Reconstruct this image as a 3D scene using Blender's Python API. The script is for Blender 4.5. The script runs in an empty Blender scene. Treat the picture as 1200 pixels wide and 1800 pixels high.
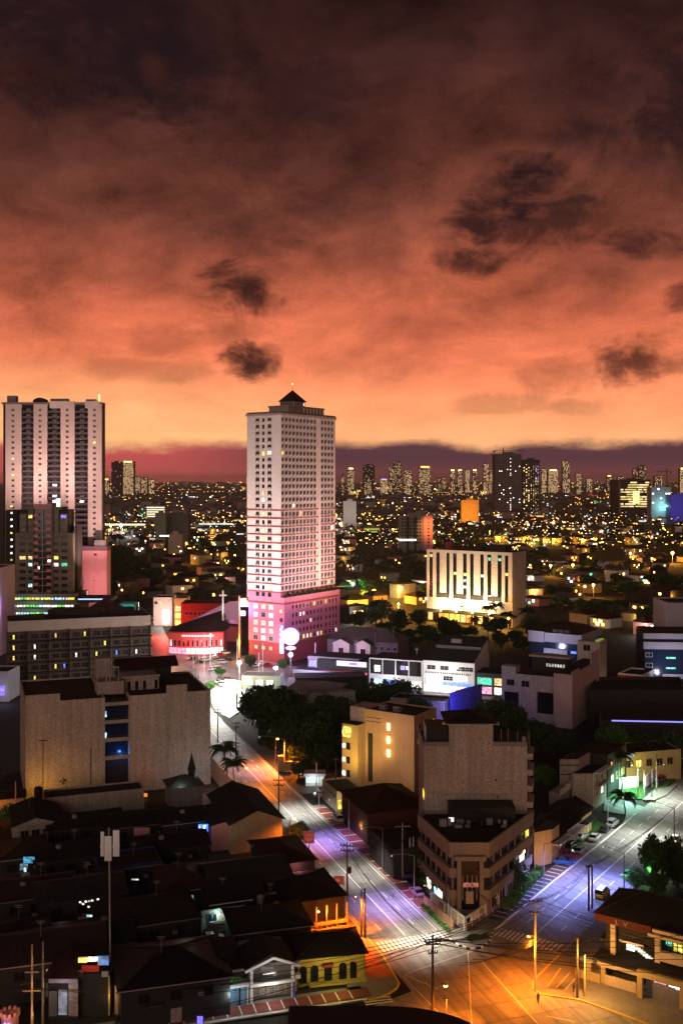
import bpy, bmesh, math, random
from mathutils import Vector, Matrix
random.seed(7)
PI = math.pi
sc = bpy.context.scene
COL = sc.collection

# ------------------------------------------------------------------ camera
HC, F, CX, CY = 80.0, 1800.0, 600.0, 845.0
cam_d = bpy.data.cameras.new('camera')
cam = bpy.data.objects.new('camera', cam_d)
COL.objects.link(cam)
cam.location = (0, 0, HC)
cam.rotation_euler = (PI/2, 0, 0)
cam_d.sensor_fit = 'VERTICAL'
cam_d.sensor_height = 36.0
cam_d.lens = 36.0
cam_d.shift_y = -55/1800
cam_d.clip_start = 1.0
cam_d.clip_end = 60000
sc.camera = cam

# ------------------------------------------------------------------ sky (city glow on low night clouds)
world = bpy.data.worlds.new('World')
sc.world = world
world.use_nodes = True
def lin(r, g, b):
    f = lambda c: (c/255/12.92) if c/255 <= .04045 else ((c/255+.055)/1.055)**2.4
    return (f(r), f(g), f(b), 1)
def build_sky():
    nt = world.node_tree; N = nt.nodes; L = nt.links
    N.clear()
    out = N.new('ShaderNodeOutputWorld'); bg = N.new('ShaderNodeBackground'); L.new(bg.outputs[0], out.inputs[0])
    bg.inputs[1].default_value = 1.0
    tc = N.new('ShaderNodeTexCoord'); sp = N.new('ShaderNodeSeparateXYZ'); L.new(tc.outputs['Generated'], sp.inputs[0])
    def put(sock, v):
        if isinstance(v, (int, float)): sock.default_value = v
        else: L.new(v, sock)
    def M(op, a, b=0.0, c=None, clamp=False):
        n = N.new('ShaderNodeMath'); n.operation = op; n.use_clamp = clamp
        put(n.inputs[0], a); put(n.inputs[1], b)
        if c is not None: put(n.inputs[2], c)
        return n.outputs[0]
    def sstep(x, a, b):
        n = N.new('ShaderNodeMapRange'); n.interpolation_type = 'SMOOTHSTEP'; n.clamp = True
        put(n.inputs[0], x); put(n.inputs[1], a); put(n.inputs[2], b); n.inputs[3].default_value = 0; n.inputs[4].default_value = 1
        return n.outputs[0]
    def vec(a, b, c):
        n = N.new('ShaderNodeCombineXYZ'); put(n.inputs[0], a); put(n.inputs[1], b); put(n.inputs[2], c); return n.outputs[0]
    def noise(v, scale, detail=5, rough=.55, dist=0.0):
        n = N.new('ShaderNodeTexNoise'); L.new(v, n.inputs['Vector'])
        n.inputs['Scale'].default_value = scale; n.inputs['Detail'].default_value = detail
        n.inputs['Roughness'].default_value = rough; n.inputs['Distortion'].default_value = dist
        return n.outputs[0]
    def mix(f, a, b, mode='MIX'):
        n = N.new('ShaderNodeMix'); n.data_type = 'RGBA'; n.blend_type = mode
        put(n.inputs[0], f)
        for s, v in ((n.inputs[6], a), (n.inputs[7], b)):
            if isinstance(v, tuple): s.default_value = v
            else: L.new(v, s)
        return n.outputs[2]
    x, y, z = sp.outputs
    r = M('SQRT', M('ADD', M('MULTIPLY', x, x), M('MULTIPLY', y, y)))
    el = M('DIVIDE', z, M('MAXIMUM', r, .02))
    az = M('ARCTAN2', x, y)
    den = M('ADD', M('MAXIMUM', z, 0), .10)
    sq = M('POWER', M('MAXIMUM', el, .002), .62)      # clouds flatten only a little towards the horizon
    pv = vec(M('MULTIPLY', az, 1.0), M('MULTIPLY', sq, 1.55), 5.3)
    n1 = noise(pv, 5.0, 6, .55, .4)
    n2 = noise(pv, 8.5, 8, .60, .5)
    n3 = noise(pv, 24, 7, .62, .3)
    n4 = noise(vec(M('MULTIPLY', az, 1.0), el, .4), 420, 1, .5)
    warp = M('MULTIPLY', M('SUBTRACT', n1, .5), M('MULTIPLY_ADD', el, .40, .035))
    el2 = M('ADD', el, warp)
    ramp = N.new('ShaderNodeValToRGB'); L.new(M('DIVIDE', el2, .6, clamp=True), ramp.inputs[0])
    stops = [(.030, (255, 182, 124)), (.050, (255, 166, 112)), (.085, (252, 146, 100)), (.12, (240, 128, 88)), (.16, (212, 108, 76)),
             (.20, (168, 86, 63)), (.25, (124, 66, 51)), (.30, (92, 50, 41)), (.36, (74, 40, 35)), (.42, (60, 33, 30)), (.50, (44, 25, 24)), (.6, (32, 18, 18))]
    cr = ramp.color_ramp
    while len(cr.elements) > 1: cr.elements.remove(cr.elements[-1])
    cr.elements[0].position = stops[0][0]/.6; cr.elements[0].color = tuple(v*1.2 for v in lin(*stops[0][1])[:3])+(1,)
    for p, c in stops[1:]:
        e = cr.elements.new(min(1, p/.6)); e.color = tuple(v*(1.18 if p < .1 else 1.06 if p < .17 else .96) for v in lin(*c)[:3])+(1,)
    col = ramp.outputs[0]
    # left of the frame glows yellower low down
    lf = M('MULTIPLY', sstep(az, .06, -.22), sstep(el, .13, .035))
    col = mix(M('MULTIPLY', lf, .6), col, (1.15, .66, .26, 1))
    # cloud mottling
    k = M('ADD', M('MULTIPLY', M('SUBTRACT', n2, .5), 2.0), M('ADD', M('MULTIPLY', M('SUBTRACT', n3, .5), .8), M('MULTIPLY', M('SUBTRACT', n4, .5), .30)))
    amt = M('MULTIPLY_ADD', sstep(el, .03, .25), .75, .30)
    bright = M('MAXIMUM', M('MULTIPLY_ADD', k, amt, 1.0), .25)
    sc_ = N.new('ShaderNodeVectorMath'); sc_.operation = 'SCALE'; L.new(col, sc_.inputs[0]); L.new(bright, sc_.inputs['Scale'])
    col = sc_.outputs[0]
    # scattered dark scud clouds below the glowing deck
    sv = vec(M('MULTIPLY', az, 1.0), M('MULTIPLY', el, 1.5), 3.7)
    nb = noise(sv, 13, 8, .66, .6)
    blobs = [(915, 335, 80, 50, .95), (845, 385, 50, 60, .9), (835, 455, 50, 26, .85), (985, 375, 55, 50, .8), (930, 410, 60, 40, .8), (420, 512, 66, 36, .92), (437, 638, 40, 32, .95), (395, 578, 60, 26, .35),
             (1110, 640, 52, 38, .85), (1185, 640, 60, 20, .6), (1160, 425, 80, 26, .8), (1190, 170, 110, 90, .8), (1060, 235, 70, 40, .55),
             (180, 50, 200, 120, .85), (320, 120, 80, 80, .75), (250, 120, 120, 60, .6), (530, 160, 80, 60, .55), (470, 385, 110, 55, .45), (990, 660, 60, 26, .35),
             (880, 710, 70, 14, .3), (640, 640, 90, 26, .22), (290, 600, 50, 26, .3), (1000, 715, 60, 12, .3), (240, 650, 110, 16, .25), (1195, 525, 26, 22, .7), (740, 575, 70, 18, .2), (60, 20, 90, 60, .5)]
    nb2 = noise(sv, 46, 6, .65, .4)
    rag = M('ADD', M('MULTIPLY', M('SUBTRACT', nb, .5), 5.2), M('MULTIPLY', M('SUBTRACT', nb2, .5), 1.5))
    tot = None
    for (px, py, rx, ry, s) in blobs:
        a0 = math.atan((px-CX)/F); b0 = (CY-py)/F*math.cos(a0)
        dx = M('DIVIDE', M('SUBTRACT', az, a0), rx/F); dy = M('DIVIDE', M('SUBTRACT', el, b0), ry/F)
        d2 = M('ADD', M('MULTIPLY', dx, dx), M('MULTIPLY', dy, dy))
        v = M('SUBTRACT', M('MULTIPLY_ADD', rag, 1.0, .85), M('MULTIPLY', d2, .62))
        v = M('MULTIPLY', sstep(v, -.75, 1.15), s)
        tot = v if tot is None else M('MAXIMUM', tot, v)
    col = mix(tot, col, lin(29, 19, 23))
    # far cloud bank on the horizon with a ragged soft top
    bv = vec(M('MULTIPLY', az, 8), M('MULTIPLY', el, 20), 2.6)
    bn = noise(bv, 1.3, 6, .6)
    top = M('MULTIPLY_ADD', M('SUBTRACT', bn, .5), .036, .0335)
    bm = sstep(M('SUBTRACT', el, top), .0075, -.0055)
    redness = sstep(az, .0, -.20)
    bcol = mix(redness, lin(92, 58, 68), lin(206, 88, 86))
    low = M('MULTIPLY', sstep(el, .022, .0), M('MULTIPLY_ADD', redness, .5, .25))
    bcol = mix(low, bcol, lin(214, 104, 92))
    col = mix(bm, col, bcol)
    # the glow hangs over the city centre ahead and thins out elsewhere
    away = sstep(M('COSINE', M('ADD', az, .08)), -.6, .95)
    fade = M('MULTIPLY_ADD', away, .62, .38)
    s2 = N.new('ShaderNodeVectorMath'); s2.operation = 'SCALE'; L.new(col, s2.inputs[0]); L.new(fade, s2.inputs['Scale'])
    L.new(s2.outputs[0], bg.inputs[0])
build_sky()
world.cycles.sampling_method = 'MANUAL'
world.cycles.sample_map_resolution = 512

# one weak, very soft directional light: the glow of the city behind the camera
sun_d = bpy.data.lights.new('city_glow', 'SUN')
sun_d.energy = .68
sun_d.angle = math.radians(40)
sun_d.color = (1.0, .75, .64)
sun = bpy.data.objects.new('city_glow', sun_d); COL.objects.link(sun)
sun.location = (-50, -100, 200)
sun.rotation_euler = Vector((.16, 1.0, -.16)).to_track_quat('-Z', 'Y').to_euler()

sc.view_settings.view_transform = 'Standard'
sc.view_settings.look = 'None'
sc.view_settings.exposure = 0
sc.view_settings.gamma = 1
sc.view_settings.use_curve_mapping = False
sc.render.engine = 'CYCLES'
sc.cycles.use_denoising = True
sc.cycles.use_adaptive_sampling = False
sc.cycles.max_bounces = 4
sc.cycles.diffuse_bounces = 2
sc.cycles.glossy_bounces = 2
sc.cycles.transparent_max_bounces = 6
sc.cycles.sample_clamp_indirect = 1.5
sc.cycles.caustics_reflective = False
sc.cycles.caustics_refractive = False

# ------------------------------------------------------------------ reference geometry: pixels of the photograph <-> the place
def gp(px, py, z=0.0):
    Y = (HC-z)*F/(py-CY); return Vector(((px-CX)*Y/F, Y))
def hz(py, Y): return HC-(py-CY)*Y/F
def xx(px, Y): return (px-CX)*Y/F
def tpx(p, d, px):
    s = (px-CX)/F; return (s*p[1]-p[0])/(d[0]-s*d[1])
def pxof(p): return CX+F*p[0]/p[1]
U = Vector((-.337, .9415)); UN = Vector((.9415, .337))      # main road away from the camera, and its right hand side
V = Vector((.5635, .826)); VN = Vector((.826, -.5635))      # side road away from the camera, and its right hand side
R0 = Vector((18.8, 178.2)); L0 = Vector((27.0, 181.6))

# ------------------------------------------------------------------ materials
MATS = {}
def pm(name, col, rough=.85, var=.25, scale=.6, fine=.10, fscale=9.0, bump=.15, metal=0.0, streak=0.0, rnd=0.0, spec=.3):
    """plaster, metal, concrete...: mottled colour, fine grain, slight relief"""
    if name in MATS: return MATS[name]
    m = bpy.data.materials.new(name); m.use_nodes = True; MATS[name] = m
    nt = m.node_tree; N = nt.nodes; L = nt.links
    b = N['Principled BSDF']
    b.inputs['Roughness'].default_value = rough; b.inputs['Metallic'].default_value = metal
    b.inputs['Specular IOR Level'].default_value = spec
    tc = N.new('ShaderNodeNewGeometry')
    def noise(sc_, det, vec=None):
        n = N.new('ShaderNodeTexNoise'); n.inputs['Scale'].default_value = sc_; n.inputs['Detail'].default_value = det; n.inputs['Roughness'].default_value = .6
        L.new(vec or tc.outputs['Position'], n.inputs['Vector']); return n.outputs[0]
    def ma(op, a, b_, c=None):
        n = N.new('ShaderNodeMath'); n.operation = op
        for i, v in enumerate((a, b_, c)):
            if v is None: continue
            if isinstance(v, (int, float)): n.inputs[i].default_value = v
            else: L.new(v, n.inputs[i])
        return n.outputs[0]
    k = ma('MULTIPLY_ADD', noise(scale, 4), var*2.4, 1-var*1.2)
    fn = noise(fscale, 2)
    k = ma('MULTIPLY', k, ma('MULTIPLY_ADD', fn, fine*3, 1-fine*1.5))
    if streak:
        mp = N.new('ShaderNodeMapping'); mp.inputs['Scale'].default_value = (1.3, 1.3, .06); L.new(tc.outputs['Position'], mp.inputs[0])
        k = ma('MULTIPLY', k, ma('MULTIPLY_ADD', noise(1.0, 5, mp.outputs[0]), streak*2, 1-streak))
    if rnd:
        oi = N.new('ShaderNodeObjectInfo'); k = ma('MULTIPLY', k, ma('MULTIPLY_ADD', oi.outputs['Random'], rnd*2, 1-rnd))
    s = N.new('ShaderNodeVectorMath'); s.operation = 'SCALE'; s.inputs[0].default_value = col; L.new(k, s.inputs['Scale'])
    L.new(s.outputs[0], b.inputs['Base Color'])
    if bump:
        bp = N.new('ShaderNodeBump'); bp.inputs['Strength'].default_value = bump; bp.inputs['Distance'].default_value = .05
        L.new(fn, bp.inputs['Height']); L.new(bp.outputs[0], b.inputs['Normal'])
    return m
def em(name, col, strength, sampled=False):
    if name in MATS: return MATS[name]
    m = bpy.data.materials.new(name); m.use_nodes = True; MATS[name] = m
    b = m.node_tree.nodes['Principled BSDF']
    b.inputs['Base Color'].default_value = (.25, .25, .25, 1); b.inputs['Roughness'].default_value = .4
    b.inputs['Emission Color'].default_value = (*col, 1); b.inputs['Emission Strength'].default_value = strength
    if not sampled: m.cycles.emission_sampling = 'NONE'
    return m
def litpane(name, col, strength):
    """a lit room behind a pane: curtains and furniture break the light up"""
    if name in MATS: return MATS[name]
    m = em(name, col, strength)
    nt = m.node_tree; N = nt.nodes; L = nt.links; b = N['Principled BSDF']
    tc = N.new('ShaderNodeTexCoord'); oi = N.new('ShaderNodeObjectInfo')
    ad = N.new('ShaderNodeVectorMath'); ad.operation = 'ADD'; L.new(tc.outputs['Object'], ad.inputs[0])
    cm = N.new('ShaderNodeMath'); cm.operation = 'MULTIPLY'; L.new(oi.outputs['Random'], cm.inputs[0]); cm.inputs[1].default_value = 50; L.new(cm.outputs[0], ad.inputs[1])
    n = N.new('ShaderNodeTexNoise'); n.inputs['Scale'].default_value = 1.3; n.inputs['Detail'].default_value = 2; L.new(ad.outputs[0], n.inputs['Vector'])
    mr = N.new('ShaderNodeMapRange'); mr.inputs[1].default_value = .35; mr.inputs[2].default_value = .65; mr.inputs[3].default_value = .25*strength; mr.inputs[4].default_value = 1.3*strength
    L.new(n.outputs[0], mr.inputs[0]); L.new(mr.outputs[0], b.inputs['Emission Strength'])
    return m
def glass(name, col=(.012, .014, .018), rough=.12):
    if name in MATS: return MATS[name]
    m = pm(name, col, rough=rough, var=.3, scale=.4, fine=0, bump=0, spec=.5)
    return m

m_ground = pm('dark_ground', (.030, .028, .025), .95, .4, .03)
m_conc = pm('road_concrete', (.235, .225, .215), .62, .22, .35, .16, 5, .2, rnd=.13, spec=.4)
def road_wear(m, ang):
    # tyre-polished lanes, drips and fine cracks that run with the road
    nt = m.node_tree; N = nt.nodes; L = nt.links; b = N['Principled BSDF']; src = b.inputs['Base Color'].links[0].from_socket
    g = N.new('ShaderNodeNewGeometry'); mp = N.new('ShaderNodeMapping'); mp.vector_type = 'TEXTURE'; mp.inputs['Rotation'].default_value = (0, 0, ang); mp.inputs['Scale'].default_value = (.9, 16, 1); L.new(g.outputs['Position'], mp.inputs[0])
    n = N.new('ShaderNodeTexNoise'); n.inputs['Scale'].default_value = .9; n.inputs['Detail'].default_value = 5; L.new(mp.outputs[0], n.inputs['Vector'])
    v = N.new('ShaderNodeTexVoronoi'); v.feature = 'DISTANCE_TO_EDGE'; v.inputs['Scale'].default_value = .30; n2 = N.new('ShaderNodeTexNoise'); n2.inputs['Scale'].default_value = .8; n2.inputs['Detail'].default_value = 4
    L.new(g.outputs['Position'], n2.inputs['Vector']); ad = N.new('ShaderNodeVectorMath'); ad.operation = 'MULTIPLY_ADD'; ad.inputs[1].default_value = (2.2, 2.2, 0); L.new(n2.outputs[1], ad.inputs[0]); L.new(g.outputs['Position'], ad.inputs[2]); L.new(ad.outputs[0], v.inputs['Vector'])
    c = N.new('ShaderNodeMapRange'); c.inputs[1].default_value = .004; c.inputs[2].default_value = .016; c.inputs[3].default_value = .70; c.inputs[4].default_value = 1; L.new(v.outputs[0], c.inputs[0])
    w = N.new('ShaderNodeMapRange'); w.inputs[1].default_value = .3; w.inputs[2].default_value = .7; w.inputs[3].default_value = .62; w.inputs[4].default_value = 1.15; L.new(n.outputs[0], w.inputs[0])
    q = N.new('ShaderNodeMath'); q.operation = 'MULTIPLY'; L.new(c.outputs[0], q.inputs[0]); L.new(w.outputs[0], q.inputs[1])
    s = N.new('ShaderNodeVectorMath'); s.operation = 'SCALE'; L.new(src, s.inputs[0]); L.new(q.outputs[0], s.inputs['Scale']); L.new(s.outputs[0], b.inputs['Base Color'])
road_wear(m_conc, math.atan2(-U.x, U.y))
m_asph = pm('asphalt', (.060, .058, .058), .75, .3, .25, .2, 6, .25)
m_paint = pm('road_paint', (.74, .73, .68), .7, .18, 2.2, .12)
m_yel = pm('yellow_kerb_paint', (.62, .44, .06), .7, .25, 2)
m_kerb = pm('kerb_concrete', (.34, .33, .31), .85, .3, 1)
m_red = pm('red_pavement', (.20, .055, .045), .85, .3, .8, .15, 7, .2, rnd=.15)
m_pav = pm('grey_pavement', (.20, .19, .175), .9, .3, .6)
m_lawn = pm('grass', (.035, .10, .02), .95, .4, 1.2, .3, 8, .3)
m_dark = pm('dark_roof', (.020, .018, .017), .9, .35, .4)
m_roofr = pm('maroon_roof', (.042, .015, .013), .85, .35, .4)
m_roofg = pm('grey_green_roof', (.045, .055, .048), .8, .3, .3)
m_roofgy = pm('grey_tin_roof', (.085, .08, .078), .6, .3, .3)
m_beige = pm('tan_plaster', (.42, .35, .29), .93, .26, .10, .52, 2.7, .5, streak=.48)
m_beige2 = pm('brown_plaster', (.36, .31, .27), .93, .26, .12, .52, 2.7, .5, streak=.48)
m_ochre = pm('ochre_plaster', (.45, .34, .16), .92, .2, .2, .2, 3.5, .3, streak=.18)
m_white = pm('white_paint', (.74, .72, .70), .8, .12, .3, .1, 4, .2, streak=.10)
m_twhite = pm('tower_white', (.72, .66, .62), .85, .12, .08, .26, 2.2, .2, streak=.08)
m_tpink = pm('tower_salmon', (.55, .21, .28), .85, .12, .1, .26, 2.2, .2, streak=.08)
m_tred = pm('tower_band_red', (.30, .07, .07), .85, .12, .1)
m_grey = pm('grey_plaster', (.20, .19, .185), .92, .25, .2, .18, 3.5, .25, streak=.2)
m_olive = pm('olive_plaster', (.17, .165, .12), .92, .22, .2, .16, 3, .25, streak=.15)
m_rose = pm('rose_plaster', (.52, .25, .25), .9, .18, .2, .14, 3)
m_lav = pm('lavender_grey_wall', (.36, .33, .37), .9, .15, .2, .14, 3)
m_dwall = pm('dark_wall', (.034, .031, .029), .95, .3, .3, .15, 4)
m_steel = pm('galvanised_steel', (.33, .33, .33), .5, .2, 1, metal=.6)
m_black = pm('black_metal', (.012, .012, .012), .6, .2, 1)
m_wood = pm('pole_wood', (.085, .065, .05), .9, .3, 1.5, streak=.2)
m_polec = pm('pole_concrete', (.36, .34, .30), .9, .2, 1)
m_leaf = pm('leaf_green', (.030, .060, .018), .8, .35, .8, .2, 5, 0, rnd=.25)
m_leafb = pm('bright_leaf_green', (.06, .16, .03), .75, .35, .8, .2, 5, 0)  # brighter leaves; on lamp-lit trees the light is put into this colour
m_bark = pm('bark', (.07, .055, .04), .95, .3, 2)
m_redsign = pm('red_sign', (.45, .03, .025), .6, .15, 1)
m_bluewall = pm('blue_wall', (.12, .11, .55), .7, .15, .4)
m_teal = pm('teal_roof', (.05, .36, .33), .6, .2, .5)
m_maroon = pm('maroon_wall', (.20, .035, .035), .85, .2, .3)
g_dark = glass('dark_glass')
g_blue = glass('blue_glass', (.012, .022, .045))
g_green = glass('green_glass', (.012, .03, .025))
l_warm = litpane('lit_warm', (1.0, .62, .25), 1.5)
l_yel = litpane('lit_yellow', (1.0, .80, .12), 1.6)
l_white = litpane('lit_white', (1.0, .92, .80), 2.0)
l_cool = litpane('lit_cool', (.55, .90, 1.0), 1.5)
l_teal = litpane('lit_teal', (.05, .85, .55), 1.1)
l_blue = litpane('lit_blue', (.05, .22, 1.0), 1.6)
l_viol = litpane('lit_violet', (.22, .16, 1.0), 1.6)
l_org = litpane('lit_orange', (1.0, .30, .03), 1.6)
l_green = litpane('lit_green', (.25, 1.0, .15), 1.2)
l_pink = litpane('lit_pink', (1.0, .35, .55), 1.6)
b_org = em('bulb_sodium', (1.0, .42, .06), 40)
b_white = em('bulb_white', (1.0, .97, .92), 40)
b_cool = em('bulb_cool', (.80, .90, 1.0), 40)
b_green = em('bulb_green', (.35, 1.0, .55), 20)
b_yel = em('bulb_yellow', (1.0, .75, .12), 30)
b_red = em('bulb_red', (1.0, .05, .03), 15)

# ------------------------------------------------------------------ mesh helpers
WL = {}            # world position of the origin of every object made here
class MB:
    def __init__(s): s.v = []; s.f = []; s.mi = []; s.m = 0
    def quad(s, *pts):
        i = len(s.v); s.v += [tuple(p) for p in pts]; s.f.append(tuple(range(i, i+len(pts)))); s.mi.append(s.m)
    def hexa(s, b, t):
        """closed solid between two rings of the same length (bottom counter-clockwise)"""
        n = len(b); i = len(s.v); s.v += [tuple(p) for p in b]+[tuple(p) for p in t]
        s.f.append(tuple(i+k for k in reversed(range(n)))); s.f.append(tuple(i+n+k for k in range(n)))
        for k in range(n):
            a = (k+1) % n; s.f.append((i+k, i+a, i+n+a, i+n+k))
        s.mi += [s.m]*(n+2)
    def box(s, x0, x1, y0, y1, z0, z1):
        s.hexa([(x0, y0, z0), (x1, y0, z0), (x1, y1, z0), (x0, y1, z0)], [(x0, y0, z1), (x1, y0, z1), (x1, y1, z1), (x0, y1, z1)])
    def prism(s, poly, z0, z1):
        s.hexa([(p[0], p[1], z0) for p in poly], [(p[0], p[1], z1) for p in poly])
    def bar(s, p0, p1, w, h, up=Vector((0, 0, 1))):
        p0 = Vector(p0); p1 = Vector(p1); d = (p1-p0)
        if d.length < 1e-6: return
        d.normalize(); a = d.cross(up)
        if a.length < 1e-3: a = Vector((1, 0, 0))
        a.normalize(); c = a.cross(d)
        r = [(-1, -1), (1, -1), (1, 1), (-1, 1)]
        s.hexa([p0+a*(w/2*i)+c*(h/2*j) for i, j in r], [p1+a*(w/2*i)+c*(h/2*j) for i, j in r])
    def tube(s, p0, p1, r0, r1=None, n=8):
        r1 = r0 if r1 is None else r1
        p0 = Vector(p0); p1 = Vector(p1); d = (p1-p0).normalized()
        a = d.orthogonal().normalized(); c = d.cross(a)
        ring = [a*math.cos(2*PI*k/n)+c*math.sin(2*PI*k/n) for k in range(n)]
        s.hexa([p0+q*r0 for q in ring], [p1+q*r1 for q in ring])
    def lathe(s, c, prof, n=12):
        i = len(s.v)
        for (r, z) in prof:
            for k in range(n): s.v.append((c[0]+r*math.cos(2*PI*k/n), c[1]+r*math.sin(2*PI*k/n), c[2]+z))
        for j in range(len(prof)-1):
            for k in range(n):
                a = (k+1) % n; s.f.append((i+j*n+k, i+j*n+a, i+(j+1)*n+a, i+(j+1)*n+k)); s.mi.append(s.m)
        s.f.append(tuple(i+k for k in reversed(range(n)))); s.f.append(tuple(i+(len(prof)-1)*n+k for k in range(n))); s.mi += [s.m, s.m]
    def ball(s, c, r, n=8, m=6, sz=1.0):
        prof = [(max(.001, r*math.sin(PI*k/m)), -r*sz*math.cos(PI*k/m)) for k in range(m+1)]; s.lathe(c, prof, n)
    def mesh(s, name, mats, off=(0, 0, 0)):
        me = bpy.data.meshes.new(name)
        ox, oy, oz = off
        me.from_pydata([(a-ox, b-oy, c-oz) for a, b, c in s.v], [], s.f)
        for m in (mats if isinstance(mats, (list, tuple)) else [mats]): me.materials.append(m)
        if any(s.mi): me.polygons.foreach_set('material_index', s.mi)
        return me
    def obj(s, name, mats, parent=None, **kw):
        """vertices are in world coordinates"""
        off = WL[parent.name] if parent else kw.pop('origin', (0, 0, 0))
        o = bpy.data.objects.new(name, s.mesh(name, mats, off)); COL.objects.link(o)
        WL[o.name] = Vector(off)
        if parent: o.parent = parent
        else: o.location = off
        for k, v in kw.items(): o[k] = v
        return o
def place(name, me, loc, rz=0.0, parent=None, scale=None, **kw):
    """a shared mesh put at a world position"""
    o = bpy.data.objects.new(name, me); COL.objects.link(o)
    o.location = Vector(loc)-(WL[parent.name] if parent else Vector((0, 0, 0)))
    o.rotation_euler = (0, 0, rz)
    if scale: o.scale = scale
    WL[o.name] = Vector(loc)
    if parent: o.parent = parent
    for k, v in kw.items(): o[k] = v
    return o
def tag(o, label, cat, group=None):
    o['label'] = label; o['category'] = cat
    if group: o['group'] = group
    return o
def thing(name, label, cat, loc, group=None):
    o = bpy.data.objects.new(name, None); COL.objects.link(o)
    loc = Vector((loc[0], loc[1], loc[2] if len(loc) > 2 else 0)); o.location = loc; WL[o.name] = loc
    o.empty_display_size = .5
    return tag(o, label, cat, group)
KIDS = {}
def copy_tree(o, parent=None):
    c = o.copy(); COL.objects.link(c)
    if parent: c.parent = parent
    for ch in o.children: copy_tree(ch, c)
    return c
def structure(mb, name, mats, parent=None):
    o = mb.obj(name, mats, parent)
    if parent is None: o['kind'] = 'structure'
    return o
def area2(p): return sum(p[i][0]*p[(i+1) % len(p)][1]-p[(i+1) % len(p)][0]*p[i][1] for i in range(len(p)))
def rect(c, dx, lx, dy, ly):
    c = Vector(c); dx = Vector(dx); dy = Vector(dy)
    p = [c, c+dx*lx, c+dx*lx+dy*ly, c+dy*ly]
    return p if area2(p) > 0 else [p[0], p[3], p[2], p[1]]
def inset(poly, d):
    n = len(poly); out = []
    for i in range(n):
        a, b, c = Vector(poly[i-1]), Vector(poly[i]), Vector(poly[(i+1) % n])
        e1 = (b-a).normalized(); e2 = (c-b).normalized()
        n1 = Vector((-e1.y, e1.x)); n2 = Vector((-e2.y, e2.x))
        k = (n1+n2); q = max(.3, 1+n1.dot(n2))
        out.append(b+k*(d/q))
    return out
def wallpart(root, poly, z0, z1, m, name='wall'):
    mb = MB(); mb.prism(poly, z0, z1); return mb.obj(name, m, root)
def parapet(root, poly, z, h, t, m, name='parapet'):
    mb = MB(); q = inset(poly, t); n = len(poly)
    for i in range(n):
        j = (i+1) % n; mb.hexa([(*poly[i], z), (*poly[j], z), (*q[j], z), (*q[i], z)], [(*poly[i], z+h), (*poly[j], z+h), (*q[j], z+h), (*q[i], z+h)])
    return mb.obj(name, m, root)
def flatroof(root, poly, z, m, d=.35, name='roof'):
    mb = MB(); mb.prism(inset(poly, d), z, z+.12); return mb.obj(name, m, root)
WM = {}
def winmesh(w, h, pane, frame, style='plain'):
    k = (round(w, 2), round(h, 2), pane.name, frame.name, style)
    if k in WM: return WM[k]
    mb = MB(); mb.m = 0
    mb.box(-w/2, w/2, -.05, .03, -h/2, h/2)
    mb.m = 1; f = .09
    mb.box(-w/2-f, w/2+f, -.16, .03, h/2, h/2+f); mb.box(-w/2-f, w/2+f, -.22, .03, -h/2-f, -h/2)
    mb.box(-w/2-f, -w/2, -.16, .03, -h/2, h/2); mb.box(w/2, w/2+f, -.16, .03, -h/2, h/2)
    if style in ('plain', 'ledge') and w > 1.3: mb.box(-.035, .035, -.10, -.05, -h/2, h/2)
    if style == 'ledge':
        mb.box(-w/2-f, w/2+f, -.75, -.22, -h/2-.25, -h/2-.09); mb.box(-.1, w/2-.1, -.65, -.25, -h/2-.09, -h/2+.42)
    if style == 'grid':
        n = max(2, int(w/1.1))
        for i in range(1, n): mb.box(-w/2+w*i/n-.03, -w/2+w*i/n+.03, -.10, -.05, -h/2, h/2)
        mb.box(-w/2, w/2, -.105, -.05, -.03, .03)
    WM[k] = mb.mesh('window', [pane, frame]); return WM[k]
CHOICE = [(l_warm, 4), (l_yel, 3), (l_white, 3), (l_cool, 1)]
def pick(ch=CHOICE):
    t = random.random()*sum(c[1] for c in ch)
    for m, w in ch:
        t -= w
        if t <= 0: return m
    return ch[0][0]
def wins(root, p0, p1, ts, zs, w, h, frame, lit=.05, pane=None, style='plain', ch=CHOICE, name='window', special=None, limit=None, out=0.0):
    """windows on the wall that runs p0 -> p1 (outside on its right hand): ts metres along it, zs window centres"""
    p0 = Vector(p0); p1 = Vector(p1); d = (p1-p0).normalized(); rz = math.atan2(d.y, d.x); n = Vector((d.y, -d.x))
    made = []
    for j, z in enumerate(zs):
        for i, t in enumerate(ts):
            p = (pane or g_dark) if random.random() > lit else pick(ch)
            if special and (i, j) in special: p = special[(i, j)]
            q = p0+d*t+n*out
            if limit is not None and limit[0] <= 0:
                limit[1].append((winmesh(w, h, p, frame, style), (q.x, q.y, z), rz)); continue
            if limit is not None: limit[0] -= 1
            made.append(place(name, winmesh(w, h, p, frame, style), (q.x, q.y, z), rz, root))
    return made
def join_rest(root, rest, name='window'):
    """windows past the first 300 of one thing: one joined part"""
    if not rest: return
    mb = MB(); slots = []
    for me, loc, rz in rest:
        M_ = Matrix.Translation(loc) @ Matrix.Rotation(rz, 4, 'Z'); b = len(mb.v)
        mb.v += [tuple(M_ @ v.co) for v in me.vertices]
        for p in me.polygons:
            mt = me.materials[p.material_index]
            if mt not in slots: slots.append(mt)
            mb.f.append(tuple(b+i for i in p.vertices)); mb.mi.append(slots.index(mt))
    mb.obj(name, slots, root, kind='stuff')
def span(a, b, n): return [a+(b-a)*(i+.5)/n for i in range(n)]
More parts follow.
